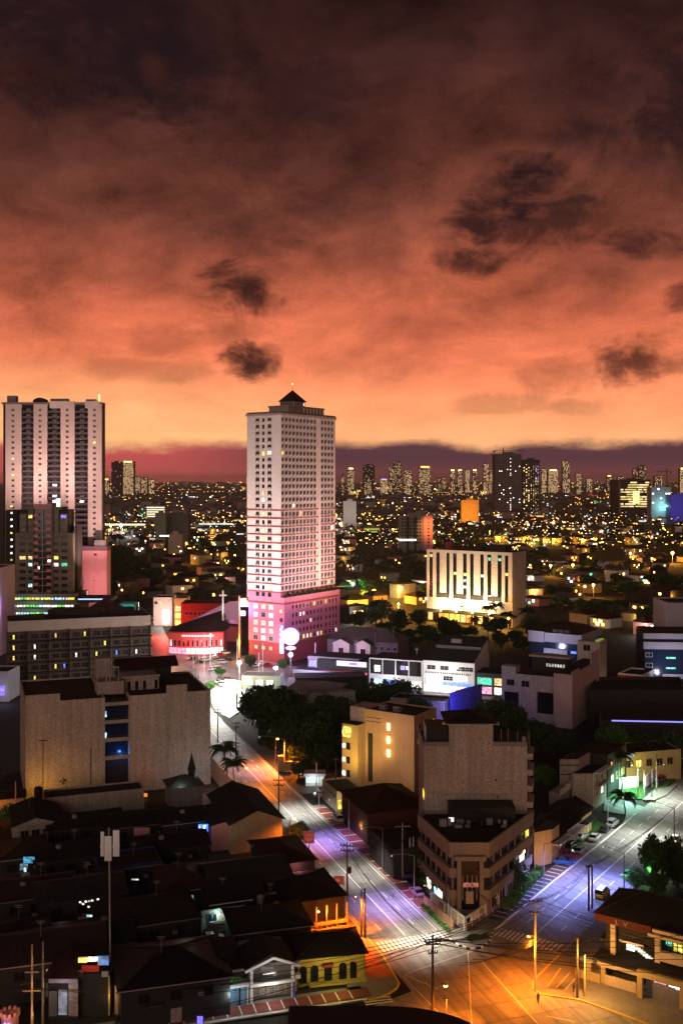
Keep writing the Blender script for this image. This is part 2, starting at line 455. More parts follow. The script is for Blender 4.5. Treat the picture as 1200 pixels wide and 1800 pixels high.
def boxon(root, name, p0, d, t0, t1, o0, o1, z0, z1, m):
    """box on a wall: t along it, o outwards (right hand of d)"""
    p0 = Vector(p0); d = Vector(d).normalized(); n = Vector((d.y, -d.x))
    mb = MB(); mb.prism([p0+d*t0+n*o1, p0+d*t1+n*o1, p0+d*t1+n*o0, p0+d*t0+n*o0], z0, z1)
    return mb.obj(name, m, root)
GAIN = 1.7
def light(kind, loc, power, col, target=None, angle=150, blend=.6, size=.25, parent=None, name='lamp_or_fill_light'):
    d = bpy.data.lights.new(name, kind); d.energy = power*GAIN; d.color = col
    if kind == 'SPOT': d.spot_size = math.radians(angle); d.spot_blend = blend
    d.shadow_soft_size = size
    o = bpy.data.objects.new(name, d); COL.objects.link(o)
    loc = Vector(loc); o.location = loc-(WL[parent.name] if parent else Vector((0, 0, 0)))
    if parent: o.parent = parent
    if target is not None: o.rotation_euler = (Vector(target)-loc).to_track_quat('-Z', 'Y').to_euler()
    return o
C_ORG = (1.0, .205, .010); C_WHITE = (1.0, .93, .84); C_LAV = (.86, .80, 1.0); C_BLUE = (.48, .52, 1.0); C_COOL = (.78, .92, 1.0); C_MINT = (.34, 1.0, .80); C_YEL = (1.0, .72, .22); C_PURP = (.72, .38, 1.0); C_RED = (1.0, .16, .12); C_PINK = (1.0, .55, .62)
# ------------------------------------------------------------------ ground, roads, pavements
mb = MB(); mb.quad((-11900, -400, -.30), (11900, -400, -.30), (11900, 30400, -.30), (-11900, 30400, -.30))
structure(mb, 'ground', m_ground)
def sheet(name, pts, z, m, parent=None):
    p = [Vector(q) for q in pts]
    if area2(p) < 0: p.reverse()
    mb = MB(); mb.quad(*[(q[0], q[1], z) for q in p]); return structure(mb, name, m, parent)
def slabwork(name, pts, z0, z1, m):
    p = [Vector(q) for q in pts]
    if area2(p) < 0: p.reverse()
    mb = MB(); mb.prism(p, z0, z1); return structure(mb, name, m)
def RA(t, n): return R0+U*t+UN*n            # main road: t metres away from the crossing, n metres right of its right kerb
def RB(t, n): return L0+V*t+VN*n            # side road: n metres right of its left kerb

road = sheet('main_road', [RA(-60, 45), RA(-3, 45), RA(-3, .3), RA(330, .3), RA(330, -13.3), RA(-14, -13.3), RA(-22, -40), RA(-60, -40)], -.05, m_conc)
side = sheet('side_road', [RB(-2, -.3), RB(130, -.3), RB(130, 13.2), RB(-2, 13.2)], -.045, m_conc)
sl = MB(); sl.box(-1.585, 1.585, -2.245, 2.245, -.04, 0); slab_me = sl.mesh('slab', m_conc)
def slabs(parent, fn, t0, t1, cols, rz):
    k = 0; t = t0
    while t < t1:
        for c in cols:
            p = fn(t+2.3, c)
            o = place('slab', slab_me, (p.x, p.y, random.uniform(-.004, .003)), rz+random.uniform(-.002, .002), parent); k += 1
        t += 4.6
    return k
rzA = math.atan2(-U.x, U.y); rzB = math.atan2(-V.x, V.y)
slabs(road, RA, -45, 176, (-11.4, -8.15, -4.9, -1.65), rzA)
slabs(road, RA, -45, -3, (1.6, 4.85, 8.1, 11.35, 14.6), rzA)
slabs(side, RB, 2.6, 100, (1.65, 4.85, 8.1, 11.3), rzB)
def strip(parent, name, a, b, w, m, z=.006):
    mb = MB(); d = (b-a).normalized(); n = Vector((d.y, -d.x))*w/2
    mb.prism([a+n, b+n, b-n, a-n], z, z+.008); return structure(mb, name, m, parent)
strip(road, 'centre_line', RA(4.5, -6.5), RA(180, -6.5), .20, m_paint)
strip(road, 'edge_line', RA(4.5, -.35), RA(200, -.35), .16, m_paint)
strip(road, 'edge_line', RA(12, -12.6), RA(120, -12.6), .14, m_paint)
for k in range(22):
    for n in (-3.3, -9.75):
        strip(road, 'lane_dash', RA(8+k*6.3, n), RA(10.6+k*6.3, n), .15, m_paint)
strip(side, 'centre_line', RB(4.5, 6.45), RB(95, 6.45), .18, m_paint)
for k in range(14):
    for n in (3.25, 9.7):
        strip(side, 'lane_dash', RB(7+k*6.2, n), RB(9.8+k*6.2, n), .15, m_paint)
for i in range(16): strip(road, 'crosswalk_stripe', RA(-.2, -12.2+i*.78), RA(3.6, -12.2+i*.78), .40, m_paint)
for i in range(15): strip(side, 'crosswalk_stripe', RB(-1.3, .7+i*.8), RB(2.2, .7+i*.8), .40, m_paint)
wc = Vector((.97, .24)); c0 = gp(668, 1763)
for i in range(7): strip(road, 'crosswalk_stripe', c0+Vector((-.24, .97))*(i*.75)-wc*2.3, c0+Vector((-.24, .97))*(i*.75)+wc*2.1, .36, m_paint)
# guide lines across the junction
for a, b in (((712, 1712), (830, 1672)), ((822, 1672), (829, 1810)), ((846, 1690), (945, 1800)), ((708, 1716), (790, 1800)), ((712, 1714), (768, 1738)), ((960, 1786), (1010, 1796))):
    strip(road, 'guide_line', gp(*a), gp(*b), .12, m_paint)

# pavements and kerbs
K = .15
slabwork('pavement', [RA(0, .1), gp(806, 1663), gp(826, 1669), gp(845, 1667), gp(860, 1656), RB(0, -.1), RB(14, -.1), RB(14, -3.5), gp(820, 1640), RA(10, 3.2), RA(10, .1)], -.1, K, m_pav)
slabwork('pavement', [RA(10, .1), RA(10, 3.3), RA(78, 3.3), RA(78, .1)], -.1, K-.02, m_pav)
slabwork('pavement', [RB(14, -.1), RB(14, -3.4), RB(64, -3.4), RB(64, -.1)], -.1, K-.02, m_pav)
mp = MB(); mp.box(-1.45, 1.45, -.86, .86, 0, .05); red_me = mp.mesh('paver', m_red)
mw = MB(); mw.box(-1.45, 1.45, -.10, .10, 0, .052); redw_me = mw.mesh('paver_strip', m_paint)
pvA = slabwork('red_pavement', [RA(12, .5), RA(12, 3.1), RA(76, 3.1), RA(76, .5)], K-.06, K-.01, m_red)
for i in range(31):
    p = RA(13+i*2.05, 1.8); place('paver', red_me, (p.x, p.y, K-.01), rzA, pvA)
    if i % 2 == 0: p = RA(14.03+i*2.05, 1.8); place('paver_strip', redw_me, (p.x, p.y, K-.005), rzA, pvA)
pvB = slabwork('striped_pavement', [RB(4, -.6), RB(4, -3.2), RB(40, -3.2), RB(40, -.6)], K-.06, K-.01, m_asph)
mp = MB(); mp.box(-1.3, 1.3, -.80, .80, 0, .05); asp_me = mp.mesh('paver', m_asph)
for i in range(18):
    p = RB(5+i*1.95, -1.9); place('paver', asp_me, (p.x, p.y, K-.01), rzB, pvB)
    p = RB(5.98+i*1.95, -1.9); place('paver_strip', redw_me, (p.x, p.y, K-.005), rzB, pvB, scale=(.88, 1, 1))
def kerb(pts, m, w=.28, h=.17, name='kerb'):
    mb = MB()
    for a, b in zip(pts[:-1], pts[1:]):
        a = Vector(a); b = Vector(b); d = (b-a).normalized(); n = Vector((d.y, -d.x))*w/2
        mb.prism([a+n, b+n, b-n, a-n], -.05, h)
    return structure(mb, name, m)
kerb([RA(i, .14) for i in range(12, 178, 6)], m_kerb)
# chequered nose of the block between the two roads
nose = [RA(0, .1), gp(806, 1663), gp(826, 1669), gp(845, 1667), gp(860, 1656), RB(0, -.1)]
kb = kerb([RA(12, .14), RA(0, .14)], m_kerb)
k = 0
for a, b in zip(nose[:-1], nose[1:]):
    n = max(2, int((b-a).length/.7))
    for i in range(n):
        p, q = a.lerp(b, i/n), a.lerp(b, (i+.94)/n); d = (q-p).normalized(); w = Vector((d.y, -d.x))*.15
        mb = MB(); mb.prism([p+w, q+w, q-w, p-w], -.05, .24); mb.obj('kerb_stone', m_black if k % 2 else m_paint, kb); k += 1
kerb([RB(i, -.14) for i in range(0, 84, 6)], m_paint, .34)
kerb([RB(i, 13.1) for i in range(6, 122, 6)], m_kerb)
leftk = [RA(i, -13.2) for i in range(150, -10, -8)]+[gp(697, 1722), gp(701, 1729), gp(697, 1738), gp(682, 1748), gp(664, 1755), gp(648, 1759)]
kerb(leftk, m_yel, .30)
kerb([gp(1150, 1806), gp(1087, 1783), gp(1020, 1759), gp(952, 1749), gp(936, 1739), gp(938, 1724), gp(960, 1702), RB(0, 13.1), RB(6, 13.1)], m_yel, .30)
slabwork('pavement', [RA(150, -13.3), RA(0, -13.3), gp(696, 1722), gp(699, 1729), gp(695, 1738), gp(681, 1747), gp(663, 1754), gp(648, 1757.5), gp(600, 1765), gp(610, 1735), RA(0, -17.5), RA(150, -17.5)], -.1, K, m_pav)
# terracotta forecourt beside the restaurant
fc = slabwork('terracotta_forecourt', [gp(592, 1592), gp(642, 1662), gp(690, 1716), gp(660, 1722), gp(565, 1655), gp(555, 1604)], K-.06, K+.05, pm('terracotta_tiles', (.40, .13, .06), .8, .3, .7, .2, 4, .2))
mt = MB(); mt.box(-1.15, 1.15, -1.15, 1.15, 0, .03); tt = mt.mesh('tile', MATS['terracotta_tiles'])
for i in range(9):
    for j in range(3):
        p = RA(26-i*2.45, -19.2-j*2.4); place('tile', tt, (p.x, p.y, K+.05), rzA, fc)
# tiled pavement of the lower street
W_ = (gp(375, 1797)-gp(645, 1757)).normalized(); Wn = Vector((-W_.y, W_.x))
if Wn.y < 0: Wn = -Wn
c0 = gp(645, 1757)
slabwork('pavement', [c0, c0+W_*46, c0+W_*46+Wn*4.2, c0+Wn*4.2], -.1, K, m_pav)
pvC = slabwork('red_pavement', [c0+Wn*.5-W_*1, c0+W_*46+Wn*.5, c0+W_*46+Wn*3.3, c0+Wn*3.3-W_*1], K-.02, K+.01, m_red)
mp = MB(); mp.box(-.95, .95, -1.32, 1.32, 0, .05); rc_me = mp.mesh('paver', m_red)
mw = MB(); mw.box(-.09, .09, -1.35, 1.35, 0, .055); rw_me = mw.mesh('paver_strip', m_paint)
for i in range(21):
    p = c0+W_*(1+i*2.16)+Wn*1.9; rz = math.atan2(W_.y, W_.x)
    place('paver', rc_me, (p.x, p.y, K+.01), rz, pvC); p = p+W_*1.08; place('paver_strip', rw_me, (p.x, p.y, K+.01), rz, pvC)
kerb([c0+W_*(i*5) for i in range(0, 10)], m_paint, .34)
# triangular island and pavements right of the side road
slabwork('pavement', [RB(1.5, 13.3), RB(60, 13.3), RB(60, 16.8), RB(10, 16.8)], -.1, K, m_pav)
slabwork('pavement', [gp(1150, 1806), gp(1087, 1782), gp(1020, 1758), gp(953, 1748), gp(938, 1738), gp(940, 1724), gp(962, 1702), RB(0, 13.2), RB(1.5, 16), gp(1060, 1690), gp(1160, 1740), gp(1260, 1790), gp(1260, 1850)], -.1, K, m_pav)
for a, b in (((962, 1735), (985, 1703)), ((977, 1738), (1000, 1712)), ((992, 1742), (1010, 1722))):
    mb = MB(); p, q = gp(*a), gp(*b); d = (q-p).normalized(); n = Vector((d.y, -d.x))*.12; mb.prism([p+n, q+n, q-n, p-n], K+.001, K+.012); structure(mb, 'pavement_line', m_yel)
slabwork('pavement', [RB(60, 13.3), RB(125, 13.3), RB(125, 15.5), RB(60, 15.5)], -.1, K, m_pav)
# side entrance on the left of the side road with its lawn and chequered island
sheet('side_entrance', [RB(68, -.2), RB(84, -.2), RB(88, -9), gp(1062, 1402), gp(1060, 1425), gp(1100, 1432)], -.02, m_conc)
slabwork('lawn', [gp(1063, 1405), gp(1128, 1405), gp(1135, 1392), gp(1135, 1372), gp(1060, 1380)], -.1, .12, m_lawn)
isl = slabwork('traffic_island', [gp(1128, 1407), gp(1150, 1408), gp(1172, 1398), gp(1188, 1382), gp(1150, 1388)], -.1, .28, m_pav)
for i in range(10):
    p, q = gp(1128, 1408).lerp(gp(1152, 1409), i/10), gp(1128, 1408).lerp(gp(1152, 1409), (i+.95)/10)
    d = (q-p).normalized(); w = Vector((d.y, -d.x))*.14; mb = MB(); mb.prism([p+w, q+w, q-w, p-w], 0, .40); mb.obj('kerb_stone', m_black if i % 2 else m_yel, isl)
slabwork('lawn', [RB(66, -3.6), RB(40, -3.6), RB(40, -6.5), RB(68, -6.5)], -.1, .14, m_lawn)
slabwork('lawn', [RB(100, -.8), RB(128, -.8), RB(128, -4), RB(102, -4)], -.1, .14, m_lawn)
# side street on the right of the main road, forecourts up by the tower
sheet('narrow_street', [gp(508, 1376), gp(525, 1362), gp(600, 1352), gp(612, 1378), gp(560, 1392), gp(531, 1397)], -.03, m_asph)
sheet('station_forecourt', [gp(330, 1162), gp(420, 1150), gp(510, 1170), gp(640, 1192), gp(520, 1204), gp(452, 1208), gp(436, 1240), gp(404, 1262), gp(380, 1250)], -.03, m_conc)
sheet('cross_street', [gp(262, 1170), gp(262, 1183), gp(370, 1196), gp(372, 1172)], -.025, m_conc)
sheet('strip_street', [gp(500, 1185), gp(500, 1198), gp(700, 1216), gp(860, 1230), gp(880, 1218), gp(700, 1200)], -.02, m_conc)
sheet('church_street', [gp(255, 1096), gp(284, 1098), gp(304, 1140), gp(345, 1160), gp(340, 1172), gp(255, 1172)], -.027, m_conc)
sheet('mall_street', [gp(195, 1062), gp(245, 1062), gp(285, 1100), gp(268, 1112), gp(225, 1090)], -.03, m_conc)
sheet('church_car_park', [gp(330, 1158), gp(350, 1136), gp(405, 1122), gp(432, 1140), gp(420, 1160)], -.028, m_asph)
# ------------------------------------------------------------------ the white condominium tower with the pyramid top
LV = Vector((-.826, .5635))
def tower():
    C = Vector((-26.8, 451.2)); LR, LL = 42.3, 19.1
    D = C+LV*LL; E = C+V*LR; G = E+LV*LL
    poly = [D, C, E, G]
    r = thing('condominium_tower', 'tall white floodlit tower with red bands and a pyramid roof on a salmon podium', 'tower', C)
    # podium
    P = Vector((-25.0, 450.0)); PL, PR = 20.4, 42.9
    PD = P+LV*PL; PE = P+V*PR
    pod = [PD, P, PE, PE+LV*26, PD+V*36+LV*2]
    wallpart(r, pod, 8.4, 27.6, m_tpink, 'podium_wall')
    wallpart(r, [p for p in inset(pod, .15)], -.3, 8.4, m_tred, 'podium_base')
    wallpart(r, inset(pod, -.35), 25.4, 26.0, m_tred, 'podium_cornice')
    parapet(r, pod, 27.6, .9, .4, m_tpink)
    flatroof(r, pod, 27.6, m_dark, .4, 'podium_roof')
    wallpart(r, poly, 27.6, 31.0, m_tpink, 'transfer_storey')
    wallpart(r, inset(poly, .05), 31.0, 67.0, m_twhite, 'lower_wall')
    wallpart(r, poly, 67.0, 109.0, m_twhite, 'upper_wall')
    for k in range(11):
        wallpart(r, inset(poly, -.22), 66.7-3.63*k, 67.25-3.63*k, m_tred, 'floor_band')
    wallpart(r, inset(poly, -.5), 109.0, 109.9, m_beige2, 'cornice')
    wallpart(r, inset(poly, -.15), 109.9, 110.6, m_grey, 'roof_edge')
    flatroof(r, poly, 110.6, m_dark)
    lim = [300, []]
    lowz = [65.1-3.63*k for k in range(10)]; upz = [107-2.95*k for k in range(14)]
    sp = {(2, 5): l_white, (1, 5): l_yel, (1, 11): l_warm, (1, 12): l_white}
    for t, w, i in ((6.2, 2.0, 0), (9.5, 1.3, 1), (13.0, 2.0, 2)):
        for j, z in enumerate(upz): wins(r, D, C, [t], [z], w, 1.9 if j % 2 else 1.6, m_twhite, 0, sp.get((i, j)), style='ledge' if w > 1.5 else 'plain', limit=lim)
        for j, z in enumerate(lowz): wins(r, D, C, [t], [z], w, 1.8, m_twhite, 0, {(1, 0): l_yel, (1, 2): l_warm, (1, 3): l_yel, (2, 9): l_yel}.get((i, j)), style='ledge' if w > 1.5 else 'plain', limit=lim)
    ts = [1.3+2.7*i for i in range(10)]+[31.4+2.7*i for i in range(4)]
    wins(r, C, E, ts, lowz, 1.5, 2.0, m_twhite, .012, style='ledge', limit=lim)
    wins(r, C, E, ts, upz, 1.6, 1.75, m_twhite, 0, style='ledge', limit=lim, special={(0, 5): l_yel, (3, 13): l_white})
    join_rest(r, lim[1])
    # party fins that frame the window columns of the long side
    for t in (29.3,): boxon(r, 'pier', C, V, t-.9, t+.9, 0, .3, 31, 109, m_twhite)
    boxon(r, 'pier', C, V, 0, .5, 0, .25, 67.3, 109, m_twhite)
    for i, t in enumerate(ts[:-1]):
        if i != 9: boxon(r, 'fin', C, V, t+1.2, t+1.5, 0, .35, 31, 109, m_twhite)
    # podium windows
    pz = [23.9, 20.2, 16.6, 13.2, 9.9]
    wins(r, PD, P, [4.2, 8.6, 13.0], pz, 2.3, 1.9, m_twhite, .9, ch=[(l_white, 2), (l_warm, 2), (l_cool, 1)], style='grid')
    wins(r, PD, P, [18.6], [22.6, 18.6], 1.4, 1.5, m_tred)
    wins(r, PD, P, [4.5, 8.6, 12.8], [5.6], 1.8, 1.5, m_tred, .8, ch=[(l_warm, 2), (l_org, 1)])
    wins(r, D, C, [6.2, 9.5, 13.0], [29.4], 1.7, 1.8, m_tred)
    wins(r, P, PE, [6+2.7*i for i in range(9)]+[31.4, 34.4, 37, 39.6], pz, 1.2, 1.7, m_tpink, .16, ch=[(l_white, 3), (l_yel, 2)])
    # roof pavilion, arcade, lantern, pyramid
    pen = [C+LV*2.6+V*9, C+LV*2.6+V*36.5, C+LV*13.6+V*36.5, C+LV*13.6+V*9]
    pen = pen if area2(pen) > 0 else pen[::-1]
    wallpart(r, pen, 110.6, 113.4, m_beige2, 'penthouse')
    wallpart(r, inset(pen, -.4), 113.4, 114.0, m_beige2, 'penthouse_roof')
    a0 = C+LV*2.6+V*18
    for i in range(7):
        t = 1.4+2.55*i; mb = MB(); n = Vector((V.y, -V.x)); p = a0+V*t+n*.06
        pts = [(-.8, 0), (.8, 0), (.8, 1.2)]+[(.8*math.cos(PI*q/6), 1.2+.8*math.sin(PI*q/6)) for q in range(1, 6)]+[(-.8, 1.2)]
        mb.hexa([(*(p+V*a), 110.9+b) for a, b in pts], [(*(p+V*a+n*.08), 110.9+b) for a, b in pts]); mb.obj('arch', g_dark, r)
        boxon(r, 'arcade_pier', a0, V, t+1.0, t+1.55, 0, .35, 110.6, 113.4, m_twhite)
    c = C+V*21+LV*9.3; h = 4.1
    lan = [c+LV*h+V*-h, c-LV*h-V*h, c-LV*h+V*h, c+LV*h+V*h]; lan = lan if area2(lan) > 0 else lan[::-1]
    wallpart(r, lan, 114.0, 116.4, m_beige2, 'lantern')
    for a, b in ((lan[0], lan[1]), (lan[1], lan[2]), (lan[2], lan[3]), (lan[3], lan[0])):
        wins(r, a, b, span(.3, 7.9, 6), [115.3], .75, 1.3, m_beige2, name='lantern_window')
    mb = MB(); q = inset(lan, -.7); top = (c.x, c.y, 122.0)
    for i in range(4): mb.quad((*q[i], 116.4), (*q[(i+1) % 4], 116.4), top)
    mb.quad(*[(*p, 116.4) for p in reversed(q)]); pr = mb.obj('pyramid_roof', pm('pyramid_roof', (.03, .018, .018), .8), r)
    mb = MB(); mb.tube((c.x, c.y, 121.8), (c.x, c.y, 124.4), .10, .05, 6); fi = mb.obj('finial', m_black, pr)
    mb = MB(); mb.ball((c.x, c.y, 124.7), .38); mb.obj('beacon', em('beacon', (1, .5, .05), 6), pr)
    # planted edge of the podium roof
    # recessed wing on the left with its lit stair tower
    wg = [PD+LV*5+V*9, PD+V*9-LV*.4, PD+V*20-LV*.4, PD+V*20+LV*5]; wg = wg if area2(wg) > 0 else wg[::-1]
    wallpart(r, wg, -.3, 27.0, m_maroon, 'wing')
    wins(r, wg[0], wg[1], [1.4, 3.6], pz, 1.5, 1.8, m_maroon, .1)
    return r, C, D, E, P, PD, PE
tw, tC, tD, tE, tP, tPD, tPE = tower()
p = tC+V*20-LV*1.2
# clipped shrubs along the podium edge
def hedge(name, label, a, b, w, h, z, m=None, n=900, cat='hedge', group=None, seed=1):
    rnd = random.Random(seed); a = Vector(a); b = Vector(b); d = (b-a); L_ = d.length; d.normalize(); s = Vector((d.y, -d.x)); mb = MB()
    for i in range(n):
        t = rnd.uniform(0, L_); q = rnd.uniform(-w/2, w/2); zz = z+h*rnd.random()**.6*(1-.25*abs(q)/(w/2))*(.75+.25*math.sin(t*1.7+seed)); p = a+d*t+s*q
        leafquad(mb, (p.x, p.y, zz), rnd.uniform(.18, .42), rnd)
    o = mb.obj(name, m or m_leaf, None, origin=(a.x, a.y, z)); return tag(o, label, cat, group)
def leafquad(mb, c, s, rnd):
    d = Vector((rnd.gauss(0, 1), rnd.gauss(0, 1), rnd.gauss(0, .6))).normalized(); a = d.orthogonal().normalized(); b = d.cross(a); c = Vector(c)
    t = rnd.uniform(0, PI); e = a*math.cos(t)+b*math.sin(t); g = d.cross(e)
    mb.quad(c-e*s, c-g*s*.45, c+e*s, c+g*s*.45)
pn = tP+V*1.5+LV*.9
hedge('podium_hedge', 'dark clipped hedge along the roof edge of the salmon podium', pn, pn+V*40, 1.3, 3.4, 27.7, n=2600, seed=4)

# glowing signs at the foot of the tower
def disc_sign():
    b = gp(511, 1193); Y = b.y
    r = thing('pylon_sign', 'tall pylon sign with a glowing white violet disc on top, at the tower corner', 'sign', (b.x, b.y, 0))
    mb = MB(); mb.tube((b.x, b.y, 0), (b.x, b.y, 18), .32, .26, 10); mb.obj('pole', m_steel, r)
    def disc(name, z, rx, rz_, m, t=.35):
        mb = MB(); ring = [(rx*math.cos(2*PI*k/24), rz_*math.sin(2*PI*k/24)) for k in range(24)]
        mb.hexa([(b.x+a, b.y-.55, z+c) for a, c in ring], [(b.x+a, b.y-.55-t, z+c) for a, c in ring]); return mb.obj(name, m, r)
    disc('disc_halo', 17.2, 3.5, 3.5, em('disc_halo_glow', (.55, .25, 1.0), 2.2), .25)  # halo round the disc, added as a wider glowing violet plate
    disc('glowing_disc', 17.2, 2.6, 2.6, em('disc_glow', (1.0, .86, 1.0), 22), .42)
    disc('oval_panel', 12.5, 2.1, .75, em('oval_glow', (.66, .5, 1.0), 1.6))
    disc('lower_disc', 9.8, 1.05, 1.05, em('low_disc_glow', (.5, .42, 1.0), 2.4))
    light('POINT', (b.x, b.y-2.2, 17), 6500, (.80, .42, 1.0), size=1.5, parent=r)
    light('SPOT', (b.x-1.5, b.y+1, 14.5), 24000, (.72, .26, 1.0), (tP.x+14, tP.y+20, 14), 120, 1, 1.2, r)
disc_sign()
def blade_sign():
    n = Vector((LV.y, -LV.x))*-1
    r = thing('blade_sign', 'tall blue illuminated sign with white script on the podium corner', 'sign', (tP.x, tP.y, 5))
    d = -LV; t0 = PLs-2.3
    boxon(r, 'case', tPD, d, t0, t0+2.2, .05, .55, 4.0, 16.8, em('sign_blue', (.01, .06, .55), .9))
    mw = em('sign_white', (.95, .97, 1.0), 3.2)
    # flowing strokes, upper word over a white lower panel
    boxon(r, 'white_panel', tPD, d, t0+.1, t0+2.1, .55, .62, 4.2, 10.4, mw)
    q0 = tPD+d*t0; o = Vector((d.y, -d.x))*.66
    mb = MB(); pts = []
    for i in range(26):
        u = i/25; a = 1.1+.62*math.sin(u*15); z = 16.2-u*5.2; pts.append((q0.x+d.x*a+o.x, q0.y+d.y*a+o.y, z))
    for a, b in zip(pts[:-1], pts[1:]): mb.bar(a, b, .34, .12)
    mb.obj('script', mw, r)
    mb = MB(); pts = []
    for i in range(20):
        u = i/19; a = 1.1+.6*math.sin(u*11+1); z = 10-u*5; pts.append((q0.x+d.x*a+o.x*1.08, q0.y+d.y*a+o.y*1.08, z))
    for a, b in zip(pts[:-1], pts[1:]): mb.bar(a, b, .16, .06)
    mb.obj('script', em('sign_blue', (0, 0, 0), 0), r)
    p = tPD+d*(t0-2)+o*5; light('POINT', (p.x-5, p.y-4, 10), 4200, (1.0, .45, .42), size=1.0, parent=r)
PLs = 20.4
blade_sign()
# violet panels on a lit mast beside the wing
def mast_sign():
    b = gp(421, 1148, 0); b = Vector((xx(421, 462), 462.0))
    r = thing('mast_sign', 'slim amber lit mast carrying violet panels left of the salmon podium', 'sign', (b.x, b.y, 0))
    mb = MB(); mb.tube((b.x, b.y, 0), (b.x, b.y, 28), .55, .4, 8); mb.obj('mast', m_ochre, r)
    for z, h, w in ((26.3, 1.0, 1.7), (24.4, 2.4, 3.6), (20.2, 2.2, 2.2)):
        mb = MB(); mb.box(b.x+.5, b.x+.5+w, b.y-.3, b.y, z-h/2, z+h/2); mb.obj('panel', em('violet_panel', (.55, .42, 1.0), 3.2), r)
    light('POINT', (b.x+1.5, b.y-2.5, 22), 1500, C_PURP, parent=r); light('POINT', (b.x-1, b.y-2.0, 7), 2600, (1.0, .5, .08), parent=r)
mast_sign()

# ------------------------------------------------------------------ left apartment tower
def left_tower():
    Y = 600.0; X0, X1 = xx(4.5, Y), xx(179.5, Y); top = hz(704, Y)
    r = thing('apartment_tower', 'tall pale apartment slab with three dark balcony strips at the left edge', 'tower', (X0, Y, 0))
    body = [(X0, Y+1.8), (X1, Y+1.8), (X1, Y+7), (X0, Y+7)]
    wallpart(r, body, -.3, top-2.0, m_dwall, 'core')
    piers = [(10, 38), (59.5, 83.5), (107, 131.5), (155, 179)]
    zs = [top-5.6-3.17*k for k in range(36)]
    zs = [z for z in zs if z > 24]
    for a, b in piers:
        xa, xb = xx(a, Y), xx(b, Y)
        mb = MB(); mb.box(xa, xb, Y, Y+1.85, 22, top-2.2); mb.obj('pier', pm('tower_cream', (.60, .52, .48), .9, .15, .1, .2, 2.5, .2, streak=.1), r)
        wins(r, (xa, Y), (xb, Y), [(xb-xa)/2-.2], zs[:27 if a < 100 else 36], 1.5, 1.15, m_beige, .05)
    for a, b in ((38, 59.5), (83.5, 107), (131.5, 155)):
        xa, xb = xx(a, Y), xx(b, Y)
        for z in zs[:27 if a < 100 else 36]:
            mb = MB(); mb.box(xa+.05, xb-.05, Y+.35, Y+1.75, z-1.55, z-.35); mb.obj('balcony_front', pm('balcony_grey', (.10, .085, .10), .9), r)
        mb = MB(); mb.box(xa+.9, xa+1.2, Y+.9, Y+1.8, 24, top-2.5); mb.obj('downpipe', m_dwall, r)
        wins(r, (xa, Y+1.8), (xb, Y+1.8), [(xb-xa)*.5], [z+.35 for z in zs[:27 if a < 100 else 36]], 2.6, 1.3, m_dwall, .07, ch=[(l_white, 2), (l_cool, 2), (l_warm, 1)], name='balcony_door')
    mb = MB(); mb.box(X0-.3, X1+.3, Y-.3, Y+7.3, top-2.2, top-1.0); mb.obj('cornice', m_grey, r)
    for a, b, h, y in ((12, 27, 3.0, 1), (58, 62, .6, 1), (88, 118, 1.2, 1), (151, 168, .8, 0)):
        mb = MB(); mb.box(xx(a, Y), xx(b, Y), Y+y, Y+6, top-1.0, top+h); mb.obj('roof_block', m_grey, r)
    mb = MB(); ring = [(xx(69, Y)+4*math.cos(PI*k/10), 1.2+2.6*math.sin(PI*k/10)) for k in range(11)]
    mb.hexa([(a, Y+1, top-2+b) for a, b in ring], [(a, Y+6, top-2+b) for a, b in ring]); mb.obj('arched_roof', m_dwall, r)
    for a, b, z0, h in ((88, 131, 703, 2.6), (150, 176, 703, 3.2)):
        mb = MB(); mb.box(xx(a, Y), xx(b, Y), Y-.35, Y+1.0, top-4.5, top-1.0+.6); mb.obj('parapet_panel', MATS['tower_cream'], r)
    mb = MB(); mb.box(X1-.3, X1+.5, Y+2, Y+6, 24, top-2); mb.obj('side_fin', m_dwall, r)
    mb = MB(); mb.tube((xx(172, Y), Y+4, top), (xx(172, Y), Y+4, top+3.8), .5, .4, 8); b = mb.obj('roof_beacon', em('roof_beacon', (1.0, .62, .15), 4.0), r)
    light('POINT', (xx(172, Y), Y+1.5, top+4), 900, C_YEL, parent=r)
    # pink plinth block at the right foot
    Yb = 590.0; a, b = xx(134, Yb), xx(188, Yb); zt = hz(968, Yb)
    mb = MB(); mb.box(a, b, Yb, Yb+9.8, -.3, zt); pl = mb.obj('plinth_block', m_rose, r)
    mb = MB(); mb.box(a-.3, b+.3, Yb-.3, Yb+9.8, zt, zt+2.6); mb.obj('plinth_cap', pm('plum_trim', (.14, .08, .10), .9), r)
    mb = MB(); mb.box(xx(166, Yb), xx(186, Yb), Yb+.4, Yb+6, zt+2.6, zt+6); mb.obj('plinth_hut', m_grey, r)
    wins(r, (a, Yb), (b, Yb), [11.2], [zt-2.3], 1.6, 1.2, m_rose)
    return r
left_tower()

